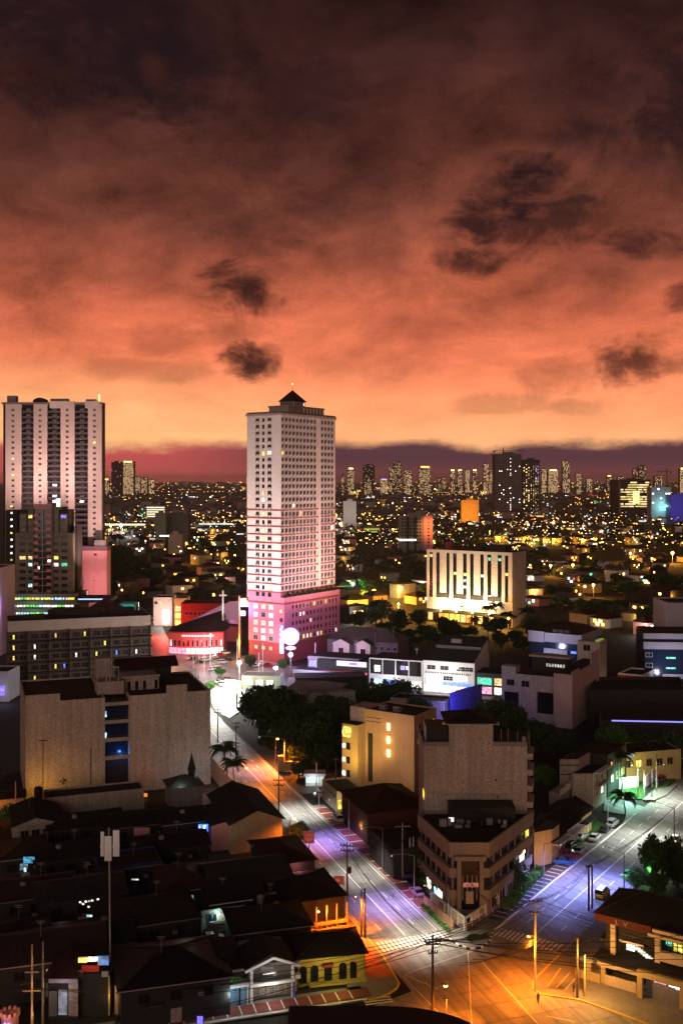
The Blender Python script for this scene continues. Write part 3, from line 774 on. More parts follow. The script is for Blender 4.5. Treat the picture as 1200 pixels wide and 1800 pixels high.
def olive_building():
    Y = 560.0; top = hz(888, Y)
    r = thing('olive_apartment_block', 'olive apartment block with a pink balcony column in front of the left tower', 'apartment building', (xx(75, Y), Y, 0))
    X = lambda q: xx(q, Y)
    z2 = hz(937, Y)
    def b(name, x0, x1, y0, y1, z0, z1, m): mb = MB(); mb.box(x0, x1, y0, y1, z0, z1); return mb.obj(name, m, r)
    b('wall', X(27), X(128), Y+.3, Y+14, 16, z2, m_olive)
    b('upper_wall', X(33), X(120), Y+2.2, Y+13, z2, top-2.4, m_dwall)
    for x0, x1 in ((34, 46.5), (48.5, 58.5), (93, 103), (105, 117.5)):
        b('upper_bay', X(x0), X(x1), Y+.8, Y+2.3, z2, hz(903 if x0 in (34, 105) else 895, Y), m_olive)
    b('side_wing', X(5), X(27), Y+5, Y+15, 16, hz(897, Y), m_dwall)
    b('side_wing', X(128), X(133), Y+5, Y+15, 16, hz(925, Y), m_dwall)
    b('roof_slab', X(38), X(108), Y+.2, Y+12, top-2.4, top-.9, m_olive)
    b('crown_panel', X(60.5), X(91.5), Y-.6, Y+.3, hz(895, Y), hz(886, Y), m_rose)
    mb = MB(); mb.box(X(97), X(101), Y+3, Y+6, top-1, top+3.5); mb.obj('roof_lamp', em('roof_lamp', (.9, .95, 1), 2.2), r)
    b('balcony_recess', X(60.5), X(91.5), Y+.1, Y+.32, 16, hz(895, Y), g_dark)
    for e in (59.3, 92.7): b('balcony_pier', X(e)-.3, X(e)+.3, Y-1.2, Y+.3, 16, top-1.5, m_olive)
    b('balcony_post', X(76)-.12, X(76)+.12, Y-1.1, Y-.9, 16, top-2.5, m_steel)
    for k in range(14):
        z = hz(905+12.15*k, Y)
        if z < 17: break
        b('balcony_slab', X(61), X(91), Y-1.25, Y+.2, z-.95, z-.60, m_rose)
        for a, c in ((61, 69), (83.5, 91)): b('balcony_front', X(a), X(c), Y-1.4, Y-1.25, z-.95, z+.75, m_rose)
        if k in (7, 8): b('lit_room', X(84 if k == 7 else 67), X(90 if k == 7 else 70), Y-.02, Y+.1, z+.5, z+2, l_white)
    zs = [hz(944+12.15*k, Y) for k in range(9)]
    sp = {(0, 2): l_warm, (0, 3): None, (1, 4): l_cool, (3, 3): l_teal}
    ts = [X(40)-X(27), X(54)-X(27), X(99)-X(27), X(113.5)-X(27)]
    for t, w, nm in ((ts[0], 3.3, 0), (ts[1], 2.4, 1), (ts[2], 2.4, 2), (ts[3], 3.3, 3)):
        for j, z in enumerate(zs):
            pane = {(3, 4): l_teal, (1, 4): l_cool, (2, 3): l_yel, (0, 3): l_warm, (2, 4): l_white, (1, 7): l_cool}.get((nm, j))
            wins(r, (X(27), Y+.3), (X(128), Y+.3), [t], [z], w, 1.75, m_olive, .04, pane)
    for j in range(3):
        z = hz(908+12.1*j, Y)
        for t, w, lp in ((40.5, 2.6, None), (53.5, 2.2, l_yel if j == 0 else None), (98, 2.2, None), (111.5, 2.8, l_viol if j in (0,) else None)):
            wins(r, (X(0), Y+.8), (X(120), Y+.8), [X(t)-X(0)], [z], w, 1.7, m_olive, 0, lp)
    for k in range(17):
        z = hz(890+11.9*k, Y); b('stair_light', X(14), X(17.5), Y+4.8, Y+5, z-.5, z+.5, l_white if k % 4 else l_yel)
    # car-park storeys at its foot
    Yp = 545.0
    q = thing('car_park_deck', 'open parking podium with greenish white lit slots below the olive block', 'car park', (xx(70, Yp), Yp, 0))
    XX = lambda e: xx(e, Yp)
    def pb(name, x0, x1, y0, y1, z0, z1, m): mb = MB(); mb.box(x0, x1, y0, y1, z0, z1); return mb.obj(name, m, q)
    pb('core', XX(5), XX(134), Yp+6, Yp+28, -.3, hz(1047, Yp), m_dwall)
    for k, (y0, y1) in enumerate(((1044, 1050.5), (1057, 1063.5), (1070, 1076.5), (1083, 1100))):
        pb('deck', XX(4), XX(134), Yp, Yp+6, hz(y1, Yp), hz(y0, Yp), m_grey)
    rnd = random.Random(3)
    for k, y in enumerate((1053.5, 1066.5, 1079.5)):
        x = 6
        while x < 128:
            w = rnd.uniform(5, 14)
            m = rnd.choice([l_cool, l_cool, l_white, l_yel, l_green, l_white])
            pb('lit_bay', XX(x), XX(min(x+w-1.2, 124)), Yp+5.7, Yp+6, hz(y+2.6, Yp), hz(y-2.4, Yp), m)
            if rnd.random() < .6: pb('column', XX(x+w-.6), XX(x+w+.4), Yp+.3, Yp+.8, hz(y+3, Yp), hz(y-3, Yp), m_grey)
            x += w
    light('POINT', (XX(60), Yp-8, 12), 900, C_MINT, parent=q)
    pb('low_canopy', XX(134), XX(192), Yp+2, Yp+20, hz(1060, Yp), hz(1053, Yp), m_dwall)
    pb('canopy_light', XX(136), XX(180), Yp+1.8, Yp+2, hz(1055, Yp), hz(1053, Yp), em('blue_strip', (.35, .6, 1), 1.6))
olive_building()

# ------------------------------------------------------------------ long hotel with ledges, blank-walled block in front of it
def long_hotel():
    FR = Vector((-76.0, 408.0)); d = UN; L_ = 54.0; FL = FR-d*L_
    r = thing('long_hotel', 'long six storey tan hotel with dark ledges under each row of windows', 'hotel', FL)
    poly = rect(FL, d, L_, U, 17)
    wallpart(r, poly, -.3, 26.0, pm('hotel_wall_shaded', (.085, .055, .043), .92, .2, .15, .2, 3, .3, streak=.2))  # shade under the ledges is put into this darker wall colour
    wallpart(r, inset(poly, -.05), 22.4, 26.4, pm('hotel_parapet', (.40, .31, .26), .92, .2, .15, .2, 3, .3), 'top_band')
    flatroof(r, poly, 26.4, m_dark); 
    zs = [20.3-4.0*k for k in range(5)]; pm('hotel_frame', (.13, .082, .064), .9)
    for k, z in enumerate(zs):
        boxon(r, 'ledge', FL, d, -.4, L_+.6, 0, 1.7, z-2.1, z-1.75, m_black)
        boxon(r, 'ledge_soffit', FL, d, 0, L_, .02, .4, z-2.5, z-2.1, m_dwall)
    for i in range(8):
        t = i*L_/7; boxon(r, 'fin', FL, d, max(0, t-.18), min(L_, t+.18), .02, 1.1, 0, 22.4, MATS['hotel_frame'])
    lit = {(0, 0): l_yel, (0, 1): l_yel, (0, 2): l_yel, (0, 4): l_yel, (4, 0): l_warm, (7, 0): l_yel, (2, 1): l_white, (9, 1): l_yel, (2, 2): l_white, (6, 2): l_white, (8, 2): l_yel, (10, 2): l_blue, (12, 2): l_white, (4, 3): l_yel, (5, 3): l_blue, (9, 3): l_yel, (2, 4): l_yel}
    for k, z in enumerate(zs):
        for b in range(7):
            for s in range(2):
                t = (b+.30+.42*s)*L_/7; i = b*2+s
                wins(r, FL, FR, [t], [z], 2.5, 1.7, MATS['hotel_frame'], 0, g_dark, 'grid')
                if (i, k) in lit: boxon(r, 'lit_curtain_gap', FL, d, t-.5, t+.15, .05, .10, z-.8, z+.8, lit[(i, k)])
    mb = MB(); mb.box(FL.x+10, FL.x+30, FL.y+18, FL.y+28, 26, 28.4); mb.obj('roof_plant', m_dwall, r)
    for x, y, w, h in ((40, 8, 9, 2.2), (6, 3, 8, 1.4)):
        p = FL+d*x+U*y; q = rect(p, d, w, U, 6); wallpart(r, q, 26.4, 26.4+h, m_dwall, 'roof_block')
    return r
long_hotel()
def blank_block():
    FR = Vector((-34.6, 271.0)); d = UN; L_ = 46.8; FL = FR-d*L_
    r = thing('blank_walled_building', 'wide tan building with two blank walls and a dark glazed gap between them', 'building', FL)
    tA = tpx(FL, d, 185); tB = tpx(FL, d, 228)
    H = 24.0
    A = rect(FL, d, tA, U, 31); B_ = rect(FL+d*tB, d, L_-tB, U, 29); Cn = rect(FL+d*tA+U*2.6, d, tB-tA, U, 26)
    wallpart(r, A, -.3, H, m_beige, 'left_wall'); wallpart(r, B_, -.3, H, m_beige, 'right_wall'); wallpart(r, Cn, -.3, H-.6, m_dwall, 'link_wall')
    for P_ in (A, B_): parapet(r, P_, H, .55, .35, m_beige); flatroof(r, P_, H, m_dark)
    flatroof(r, Cn, H-.6, m_dark)
    boxon(r, 'raised_parapet', FL, d, 0, tpx(FL, d, 106), -.3, .02, H, H+2.4, m_beige)
    boxon(r, 'raised_parapet', FL, d, tpx(FL, d, 293), tpx(FL, d, 329), -.4, .03, H, H+2.6, m_beige)
    for k in range(4):
        z = H-1.2-4.6*k; boxon(r, 'floor_slab', FL, d, tA, tB, -.6, -.1, z-.5, z+.4, m_beige2)
        if k: boxon(r, 'glazing', FL, d, tA+.1, tB-.1, -2.55, -2.4, z+.6, z+4.0, g_blue)
    for k in range(2):
        z = H-4-5.5*k; boxon(r, 'lit_edge', FL, d, tA+.05, tA+.55, -1.6, -1.2, z-.7, z+.7, l_cool)
    p = FL+d*((tA+tB)/2+1)-Vector((d.y, -d.x))*1.2; light('POINT', (p.x, p.y, 9.5), 150, (.08, .3, 1.0), size=.4, parent=r)
    # roof rooms
    def room(name, a, b, u0, u1, h, m): return wallpart(r, rect(FL+d*a+U*u0, d, b-a, U, u1-u0), H, H+h, m, name)
    room('stair_room', tpx(FL, d, 176), tpx(FL, d, 224), 6, 12, 3.4, m_beige2); room('water_tower', tpx(FL, d, 180), tpx(FL, d, 206), 14, 19, 8.2, m_beige2)
    room('roof_hut', tpx(FL, d, 227), tpx(FL, d, 290), 9, 18, 3.6, m_beige2)
    boxon(r, 'hut_eave', FL+U*9, d, tpx(FL, d, 222), tpx(FL, d, 291), 0, .8, H+3.6, H+4.0, m_beige)
    for q in (233, 247, 261, 282): boxon(r, 'hut_door', FL+U*9, d, tpx(FL, d, q), tpx(FL, d, q)+.8, .02, .08, H+.2, H+2.5, g_dark)
    for q in (182, 204): boxon(r, 'roof_frame', FL+U*5.8, d, tpx(FL, d, q)-1.0, tpx(FL, d, q)-.75, 0, .3, H+3.4, H+7, m_beige2); boxon(r, 'roof_frame', FL+U*5.8, d, tpx(FL, d, q)+1.3, tpx(FL, d, q)+1.55, 0, .3, H+3.4, H+7, m_beige2); boxon(r, 'roof_frame', FL+U*5.8, d, tpx(FL, d, q)-1.0, tpx(FL, d, q)+1.55, 0, .3, H+7, H+7.35, m_beige2)
    mb = MB(); g = [FL+d*(tB-1)+U*17, FL+d*(tB+16)+U*17, FL+d*(tB+16)+U*27, FL+d*(tB-1)+U*27]
    mb.hexa([(*p, H+4.4) for p in g], [(*(g[0].lerp(g[3], .5)), H+6.6), (*(g[1].lerp(g[2], .5)), H+6.6), (*(g[1].lerp(g[2], .51)), H+6.6), (*(g[0].lerp(g[3], .51)), H+6.6)]); mb.obj('pitched_roof', m_roofr, r)
    wallpart(r, rect(FL+d*tB+U*18, d, 14, U, 8), H, H+4.4, m_dwall, 'rear_room')
    # downpipe marks on the left blank wall
    for q, z0, z1 in ((76, 6.5, 15), (160, 3, 12)): boxon(r, 'downpipe', FL, d, tpx(FL, d, q)-.07, tpx(FL, d, q)+.07, 0, .12, z0-6, z1, m_dwall)
    boxon(r, 'pipe_bracket', FL, d, tpx(FL, d, 68), tpx(FL, d, 84), 0, .1, 14.8, 15.0, m_dwall)
    for z in (7.5, 12.9, 18.3): boxon(r, 'wall_joint', FL, d, tB+.1, L_-.1, 0, .05, z, z+.09, m_beige2)
    for q in (292, 340): boxon(r, 'wall_joint', FL, d, tpx(FL, d, q), tpx(FL, d, q)+.12, 0, .06, 1, H, m_beige2)
    return r
blank_block()

# ------------------------------------------------------------------ striped hotel, right of the tower
def striped_hotel():
    C = Vector((93.3, 560.0)); d = -LV; L_ = 53.4; Dp = C+LV*L_; top = 40.6
    r = thing('striped_office_hotel', 'white hotel with tall vertical stripes of dark glass and a glowing yellow base', 'hotel', C)
    dn = pm('stripe_stone', (.66, .60, .58), .85, .14, .15, .16, 2.5, .2)
    poly = [Dp, C, C+V*18, Dp+V*18]
    wallpart(r, inset(poly, .22), -.3, top-1, g_dark, 'glazed_core')
    T = lambda px: tpx(Dp, d, px)
    zb = 13.2
    def pier(a, b, o=.35): boxon(r, 'pier', Dp, d, max(0, T(a)), min(L_, T(b)), -.5, o, zb, top-1.6, dn)
    for a, b in ((749, 754), (760.5, 766), (790, 795.5), (820, 825.5), (850, 856), (881.5, 887), (893, 900.2)): pier(a, b)
    for a, b in ((772.5, 784), (802, 813), (832, 843.5), (863, 874)): 
        pa = boxon(r, 'stone_panel', Dp, d, T(a), T(b), -.5, .12, 16.2, top-1.6, dn)
        for k in range(1, 6): boxon(r, 'panel_joint', Dp, d, T(a), T(b), .12, .15, 16.2+3.9*k, 16.32+3.9*k, m_beige)
    boxon(r, 'top_beam', Dp, d, 0, L_, -.5, .4, top-1.6, top, dn)
    boxon(r, 'sill_beam', Dp, d, 0, L_, -.5, .05, zb, zb+2.6, m_dwall)
    boxon(r, 'base_wall', Dp, d, 0, L_, -.5, .25, 6.6, zb, m_white)
    wallpart(r, rect(C+V*.05-LV*0, V, 17.95, LV, 1.2), -.3, top, m_beige2, 'side_wall')
    for k in range(1, 7): boxon(r, 'side_joint', C, V, .2, 17.8, 0, .06, 5.4*k, 5.4*k+.15, m_beige)
    flatroof(r, poly, top-.6, m_dark)
    wallpart(r, rect(C+LV*6+V*4, LV, 12, V, 8), top-.5, top+3.4, m_dwall, 'lift_room'); wallpart(r, rect(C+LV*38+V*1, LV, 4, V, 3), top-.5, top+4.5, m_maroon, 'red_roof_box'); wallpart(r, rect(C+LV*20+V*3, LV, 14, V, 9), top-.5, top+1.6, m_dwall, 'roof_plant')
    # mullions and a few lit rooms in the glass
    for a in (757, 769, 787, 799, 816.5, 828.5, 847, 859.5, 877.5, 890):
        for k in range(7): boxon(r, 'transom', Dp, d, T(a)-1.0, T(a)+1.0, -.22, -.16, 16+3.5*k, 16.12+3.5*k, m_black)
    for a, z, m in ((757, 37, l_warm), (799, 27.5, l_warm), (816.5, 27.2, l_yel), (847, 27, l_cool), (859.5, 36.5, l_teal), (877.5, 36.5, l_teal), (890, 28.5, l_yel), (860, 15.5, l_white), (816, 23.8, l_blue), (816, 20.2, l_blue)):
        boxon(r, 'lit_room', Dp, d, T(a)-.9, T(a)+.9, -.22, -.14, z-.8, z+.8, m)
    boxon(r, 'vent', Dp, d, T(808), T(814), .25, .35, 8.8, 9.6, g_dark)
    # entrance canopy and shop fronts below
    boxon(r, 'canopy', Dp, d, -2, L_+3, .2, 6.5, 5.4, 6.3, m_dwall)
    rnd = random.Random(9)
    for k in range(15):
        t = 1+k*3.5; boxon(r, 'shop_front', Dp, d, t, t+2.9, .25, .45, .3, 5.0, rnd.choice([l_warm, l_yel, l_org, l_warm, g_dark]))
        if k % 3 == 0: boxon(r, 'canopy_column', Dp, d, t-.3, t+.1, 5.5, 5.9, 0, 5.4, m_ochre)
    n = Vector((d.y, -d.x))
    for k, t in enumerate((12, 22, 32, 42)):
        p = Dp+d*t+n*5.5
        mb = MB(); mb.box(p.x-.4, p.x+.4, p.y-.3, p.y+.3, 6.35, 6.9); mb.obj('floodlight', em('flood_face', (1, .86, .5), 6), r)
        q = Dp+d*t; light('SPOT', (p.x, p.y, 7.2), 22000, (1.0, .80, .42), (q.x, q.y, 24), 110, 1, .4, r)
    for t in (9, 19, 29, 39): p = Dp+d*t+n*3.5; light('POINT', (p.x, p.y, 8.3), 1900, (1.0, .84, .36), size=.6, parent=r)
    for t in (8, 20, 30, 40, 50):
        p = Dp+d*t+n*9; light('POINT', (p.x, p.y, 3.5), 3000, (1.0, .46, .07), size=.4, parent=r)
    return r
striped_hotel()
# ------------------------------------------------------------------ buildings round the crossing
def bldg(name, label, cat, poly, h, wall, roofm=None, par=.6, group=None, z0=-.3):
    r = thing(name, label, cat, (poly[0][0], poly[0][1], 0), group)
    wallpart(r, poly, z0, h, wall)
    if par: parapet(r, poly, h, par, .3, wall)
    flatroof(r, poly, h, roofm or m_dark)
    return r
def gable(root, poly, z0, z1, m, over=.5, axis=0, name='roof'):
    """pitched roof over a four-cornered plan; axis 0: ridge parallel to edge 0"""
    q = inset(poly, -over)
    if axis: q = q[1:]+q[:1]
    a = q[0].lerp(q[3], .5); b = q[1].lerp(q[2], .5); mb = MB(); t = .18
    for (e0, e1) in ((q[0], q[1]), (q[2], q[3])):
        r0, r1 = (b, a) if e0 == q[2] else (a, b)
        r1_, r0_ = (b, a) if e0 == q[0] else (a, b)
        mb.hexa([(*e0, z0), (*e1, z0), (*r1_, z1), (*r0_, z1)], [(*e0, z0+t), (*e1, z0+t), (*r1_, z1+t), (*r0_, z1+t)])
    o = mb.obj(name, m, root); sm = MB(); ns = max(3, int((q[1]-q[0]).length/1.1))
    for k in range(1, ns):
        u = k/ns; c = a.lerp(b, u); e = q[0].lerp(q[1], u); f = q[3].lerp(q[2], u)
        for g in (e, f): sm.bar((*g, z0+t+.02), (*c, z1+t+.02), .10, .07)
    sm.obj('roof_seam', m, root, kind='stuff')
    mb = MB(); mb.bar((*a, z1+t+.03), (*b, z1+t+.03), .35, .12); mb.obj('ridge_cap', m, root)
    return o
def gable_ends(root, poly, z0, z1, m, axis=0):
    q = list(poly)
    if axis: q = q[1:]+q[:1]
    for e0, e1 in ((q[1], q[2]), (q[3], q[0])):
        mid = e0.lerp(e1, .5); d = (e1-e0).normalized(); n = Vector((d.y, -d.x))*-.25; mb = MB()
        mb.hexa([(*e1, z0), (*(e1+n), z0), (*(e0+n), z0), (*e0, z0)][::-1], [(*mid.lerp(e1, .02), z1), (*(mid.lerp(e1, .02)+n), z1), (*(mid+n), z1), (*mid, z1)][::-1]); mb.obj('gable_wall', m, root)
def hip(root, poly, z0, z1, m, over=.5, name='roof'):
    q = inset(poly, -over); l0 = (q[1]-q[0]).length; l1 = (q[2]-q[1]).length
    if l1 > l0: q = q[1:]+q[:1]; l0, l1 = l1, l0
    k = l1/2/l0; a = q[0].lerp(q[3], .5); b = q[1].lerp(q[2], .5); a, b = a.lerp(b, k), b.lerp(a, k)
    A, B_ = (*a, z1), (*b, z1); P = [(*p, z0) for p in q]; mb = MB()
    mb.quad(P[0], P[1], B_, A); mb.quad(P[1], P[2], B_); mb.quad(P[2], P[3], A, B_); mb.quad(P[3], P[0], A); mb.quad(*P[::-1])
    o = mb.obj(name, m, root)
    mb = MB()
    for e, f in ((P[0], A), (P[3], A), (P[1], B_), (P[2], B_), (A, B_)): mb.bar(Vector(e)+Vector((0, 0, .05)), Vector(f)+Vector((0, 0, .05)), .22, .10)
    mb.obj('ridge_cap', m, root); return o

def corner_block():
    Y = 206.0; XL, XR = xx(745, Y), xx(926, Y); H = hz(1312, Y); HT = hz(1271, Y)
    r = thing('corner_apartment_block', 'tall brown blank-walled block rising behind the wedge building at the corner', 'apartment building', (XL, Y, 0))
    back = Y+13
    poly = [Vector((XL, Y)), Vector((XR, Y)), Vector((XR+2.9, back)), Vector((XL-.1, back))]
    wallpart(r, poly, -.3, H, m_beige2)
    ta, tb = xx(789, Y), xx(866, Y)
    core = [Vector((ta, Y-.02)), Vector((tb, Y-.02)), Vector((tb, Y+9)), Vector((ta, Y+9))]
    wallpart(r, core, H-.5, HT, m_beige2, 'stair_tower')
    hip(r, inset(core, -.4), HT+.05, HT+1.7, m_dark, .5, 'tower_roof')
    for a, b in ((777, 789), (866, 877)): mb = MB(); mb.box(xx(a, Y), xx(b, Y), Y+.05, Y+.9, HT-.35, HT+.1); mb.obj('eave', m_beige, r)
    for a, b in ((745, 789), (866, 926)): mb = MB(); mb.box(xx(a, Y), xx(b, Y), Y, Y+.35, H, H+.9); mb.obj('parapet', m_grey, r)
    flatroof(r, poly, H, m_dark)
    mb = MB(); mb.box(ta-4.5, ta-.3, Y+1.2, Y+8, H, H+3.6); mb.obj('roof_store', m_black, r)
    boxon(r, 'roof_drum', (XR-.6, Y), (1, 0), -.35, .35, -.9, -.2, H+.9, H+1.9, m_grey)
    mb = MB(); mb.box(xx(837, Y), xx(841, Y), Y-.10, Y-.02, hz(1297, Y), hz(1281, Y)); mb.obj('slot_window', m_ochre, r)
    for q, y in ((871, 1373), (873, 1402)): mb = MB(); mb.box(xx(q, Y)-.2, xx(q, Y)+.2, Y-.06, Y, hz(y, Y), hz(y, Y)+.35); mb.obj('vent', m_dwall, r)
    # left side strip with a lit stair window, right side balconies
    wins(r, poly[3], poly[0], [6.5], [H-4.5, 12.5], .9, 1.2, m_beige2); boxon(r, 'stair_window', poly[3], poly[0]-poly[3], 11.2, 13.2, .02, .12, hz(1405, Y), hz(1390, Y), l_yel)
    sdir = poly[2]-poly[1]
    for k in range(6):
        z = H-1.6-3.25*k; boxon(r, 'balcony', poly[1], sdir, .6, 6.5, 0, 1.1, z-1.15, z, m_beige); boxon(r, 'balcony_shade', poly[1], sdir, .8, 6.3, .02, .1, z+.05, z+1.8, g_dark)
    for q in (883, 895, 912): mb = MB(); mb.tube((xx(q, Y), Y+2, H), (xx(q, Y), Y+2, H+2.4+.6*(q % 3)), .07, .05, 6); mb.obj('vent_pipe', m_steel, r)
    return r
corner_block()
def wedge():
    A = Vector((20.1, 188.0)); B_ = Vector((26.8, 188.0)); L1 = Vector((15.6, 203.6)); R1 = Vector((37.6, 205.2))
    H = 13.0
    poly = [A, B_, R1, Vector((37.0, 205.8)), Vector((16.8, 205.8)), L1]
    r = thing('wedge_building', 'three storey wedge-shaped brown building with a chamfered entrance at the road corner', 'building', (A.x, A.y, 0))
    m = pm('wedge_plaster', (.27, .22, .185), .9, .22, .2, .2, 3, .3, streak=.2)
    for z0, z1, o in ((-.3, 3.4, .0), (3.4, 5.0, -.45), (5.0, 7.3, .35), (7.3, 9.0, -.45), (9.0, 11.0, .35), (11.0, H, -.45)):
        wallpart(r, inset(poly, o), z0, z1, m if o < .2 else m_dwall, 'wall' if o < .2 else 'window_band')
    parapet(r, inset(poly, -.45), H, .7, .35, m); flatroof(r, poly, H, m_dark)
    # window bands split by piers on both flanks
    for (p, q) in ((L1, A), (B_, R1)):
        d = (q-p); L_ = d.length; d.normalize()
        for z in (6.15, 10.0):
            wins(r, p, q, span(.8, L_-.8, 6), [z], 2.0, 1.7, m_dwall, 0, out=-.33, pane=g_dark)
        for t in span(0, L_, 6): boxon(r, 'pier', p, d, t+1.15, t+1.6, -.4, -.1, 5.0, 7.3, m); boxon(r, 'pier', p, d, t+1.15, t+1.6, -.4, -.1, 9.0, 11.0, m)
        wins(r, p, q, span(.8, L_-.8, 5), [1.9], 2.4, 2.0, m_beige, .4, ch=[(l_white, 1), (l_cool, 1)])
    boxon(r, 'lit_pane', B_, R1-B_, 17.5, 18.9, .25, .40, 9.4, 10.6, l_yel); boxon(r, 'lit_pane', B_, R1-B_, 14.5, 16.6, .25, .40, 5.4, 6.7, l_white); boxon(r, 'lit_pane', L1, A-L1, 8.5, 10.5, .25, .40, 1.2, 2.6, l_cool)
    # tall recessed entrance between two pillars
    boxon(r, 'entrance_recess', A, B_-A, 1.3, 5.4, .47, .55, 1.5, 10.8, g_dark)
    for t in (1.0, 5.1): boxon(r, 'pillar', A, B_-A, t, t+.75, .47, 1.0, 0, 10.6, m)
    boxon(r, 'lintel', A, B_-A, .4, 6.3, .46, 1.2, 10.6, 11.4, m)
    for i in range(4): boxon(r, 'grille_bar', A, B_-A, 2.0+i*.85, 2.12+i*.85, .56, .64, 3.2, 7.8, m_beige)
    boxon(r, 'notice_board', A, B_-A, 2.6, 4.0, .56, .66, 2.6, 4.8, m_beige); boxon(r, 'lit_pane', A, B_-A, 2.0, 4.9, .552, .6, 5.6, 6.4, litpane('dim_red', (1, .25, .2), .5))
    # roof clutter and dark penthouse
    mb = MB(); mb.box(xx(789, 203), xx(902, 203), 200.5, 205.4, H, H+3.0); mb.obj('roof_shed', m_black, r)
    rnd = random.Random(5)
    for k in range(14):
        x = rnd.uniform(18.5, 34); y = rnd.uniform(196, 200) if x < 33 else rnd.uniform(199, 203); w = rnd.uniform(.4, 1.4)
        mb = MB(); mb.box(x, x+w, y, y+rnd.uniform(.4, 1.0), H+.1, H+rnd.uniform(.5, 1.6)); mb.obj('roof_unit', rnd.choice([m_steel, m_dwall, m_grey]), r)
    for q, y, m2 in ((903, 1450, l_cool), (866, 1457, l_white), (788, 1440, l_white)):
        Yq = 200.3 if q < 900 else 203; mb = MB(); mb.box(xx(q, Yq), xx(q+9, Yq), Yq-.1, Yq, hz(y+4, Yq), hz(y-3, Yq)); mb.obj('lit_opening', m2, r)
    return r
wedge()
def corner_fence():
    a, b, c = gp(757, 1590), gp(817, 1638), gp(876, 1595)
    r = thing('corner_fence', 'white railed fence and low wall wrapping the tip of the corner lot', 'fence', (b.x, b.y, 0))
    for p, q, nm in ((a, b, m_ochre), (b, c, m_white)):
        d = (q-p).normalized(); L_ = (q-p).length
        boxon(r, 'low_wall', p, d, 0, L_, -.3, 0, 0, .7, m_grey); boxon(r, 'top_rail', p, d, 0, L_, -.3, .05, 2.15, 2.4, m_white)
        n = int(L_/2.4)
        for i in range(n+1): boxon(r, 'post', p, d, L_*i/n-.12, L_*i/n+.12, -.32, .08, 0, 2.15, m_white)
        for i in range(n): boxon(r, 'panel', p, d, L_*i/n+.2, L_*(i+1)/n-.2, -.2, -.1, .75, 1.9 if (nm is m_ochre or i % 2) else 1.2, nm)
    # outer terracotta wall along the main road
    e, f = gp(744, 1590), gp(796, 1636)
    w = thing('terracotta_wall', 'low terracotta wall beside the hedge on the main road', 'wall', (e.x, e.y, 0)); d = (f-e).normalized(); L_ = (f-e).length; n = 6
    for i in range(n): boxon(w, 'wall_panel', e, d, L_*i/n+.05, L_*(i+1)/n-.05, -.25, 0, 0, 1.7, pm('terracotta_wall', (.42, .21, .11), .9, .2, 1))
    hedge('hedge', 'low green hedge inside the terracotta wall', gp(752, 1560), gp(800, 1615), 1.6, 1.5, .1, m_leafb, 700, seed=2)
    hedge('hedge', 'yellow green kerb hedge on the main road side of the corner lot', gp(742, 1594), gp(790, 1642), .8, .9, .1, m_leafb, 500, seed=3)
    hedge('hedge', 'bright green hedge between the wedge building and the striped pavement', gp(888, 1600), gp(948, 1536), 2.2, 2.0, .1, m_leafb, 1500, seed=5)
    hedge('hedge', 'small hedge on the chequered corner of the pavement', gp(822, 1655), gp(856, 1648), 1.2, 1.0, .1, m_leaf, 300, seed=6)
corner_fence()

def yellow_block():
    C = Vector((18.3, 258.0)); H = 20.2
    r = thing('ochre_apartment_block', 'ochre lit apartment block with three lit stair windows above the maroon roof', 'apartment building', C)
    A = C+LV*15; poly = [A, C, C+V*11.5, A+V*11.5]
    wallpart(r, poly, -.3, H, m_ochre2); parapet(r, poly, H, .5, .3, m_ochre2); flatroof(r, poly, H, m_dark)
    lw = [A+LV*4.6-V*3.5, A-LV*.3-V*3.5, A-LV*.3+V*.3, A+LV*4.6+V*.3]
    wallpart(r, lw, -.3, 17.0, m_ochre, 'stair_wing'); flatroof(r, lw, 17.0, m_dark)
    lw2 = [A+LV*4.6+V*.3, A+LV*.02+V*.35, A+V*7, A+LV*4.6+V*7]; wallpart(r, lw2, -.3, H+.6, m_beige, 'rear_wing')
    L_ = 15
    for z, k in ((H-3.2, 0), (H-6.6, 1), (H-10.0, 2)):
        boxon(r, 'stair_window', A, -LV, 7.0, 7.8, .02, .14, z-.9, z+.9, em('stair_glow', (1, .66, .18), 6)); p = A-LV*7.4+Vector((-.5635, -.826))*.9; light('POINT', (p.x, p.y, z), 70 if k else 25, C_YEL, size=.15, parent=r)
    for z in (H-1.6, H-2.6): boxon(r, 'conduit', A, -LV, .5, 5.0, .0, .08, z, z+.12, m_dwall)
    boxon(r, 'recess', A, -LV, 1.2, 2.6, .0, .06, 2, H-5.6, m_dwall)
    wins(r, C, poly[2], [2.5, 6.0, 9.2], [H-2.6, H-6.2], 1.5, 1.2, m_ochre2)
    boxon(r, 'downpipe', C, V, 3.9, 4.05, 0, .12, 2, H-.5, m_dwall)
    for q in (.5, 1.2): boxon(r, 'roof_tank', A+V*4, -LV, 6*q, 6*q+1.8, 0, 1.6, H+.1, H+1.5, m_grey)
    # lit landings on the left wing
    for z in (15.0, 11.4, 7.8, 4.3):
        boxon(r, 'landing_light', lw[0], lw[1]-lw[0], .15, 1.1, .02, .12, z-.7, z+.5, l_white); boxon(r, 'landing_recess', lw[0], lw[1]-lw[0], 1.4, 2.5, .0, .06, z-1.0, z+.8, g_dark)
    boxon(r, 'lit_balcony', lw[0], lw[1]-lw[0], .8, 2.8, 0, .9, 13.9, 16.4, l_yel)
    p = lw[1]+Vector((-.3, -.95))*7; light('SPOT', (p.x, p.y, 7), 2800, (1, .60, .13), (lw[1].x-1, lw[1].y, 12), 140, 1, .4, r)
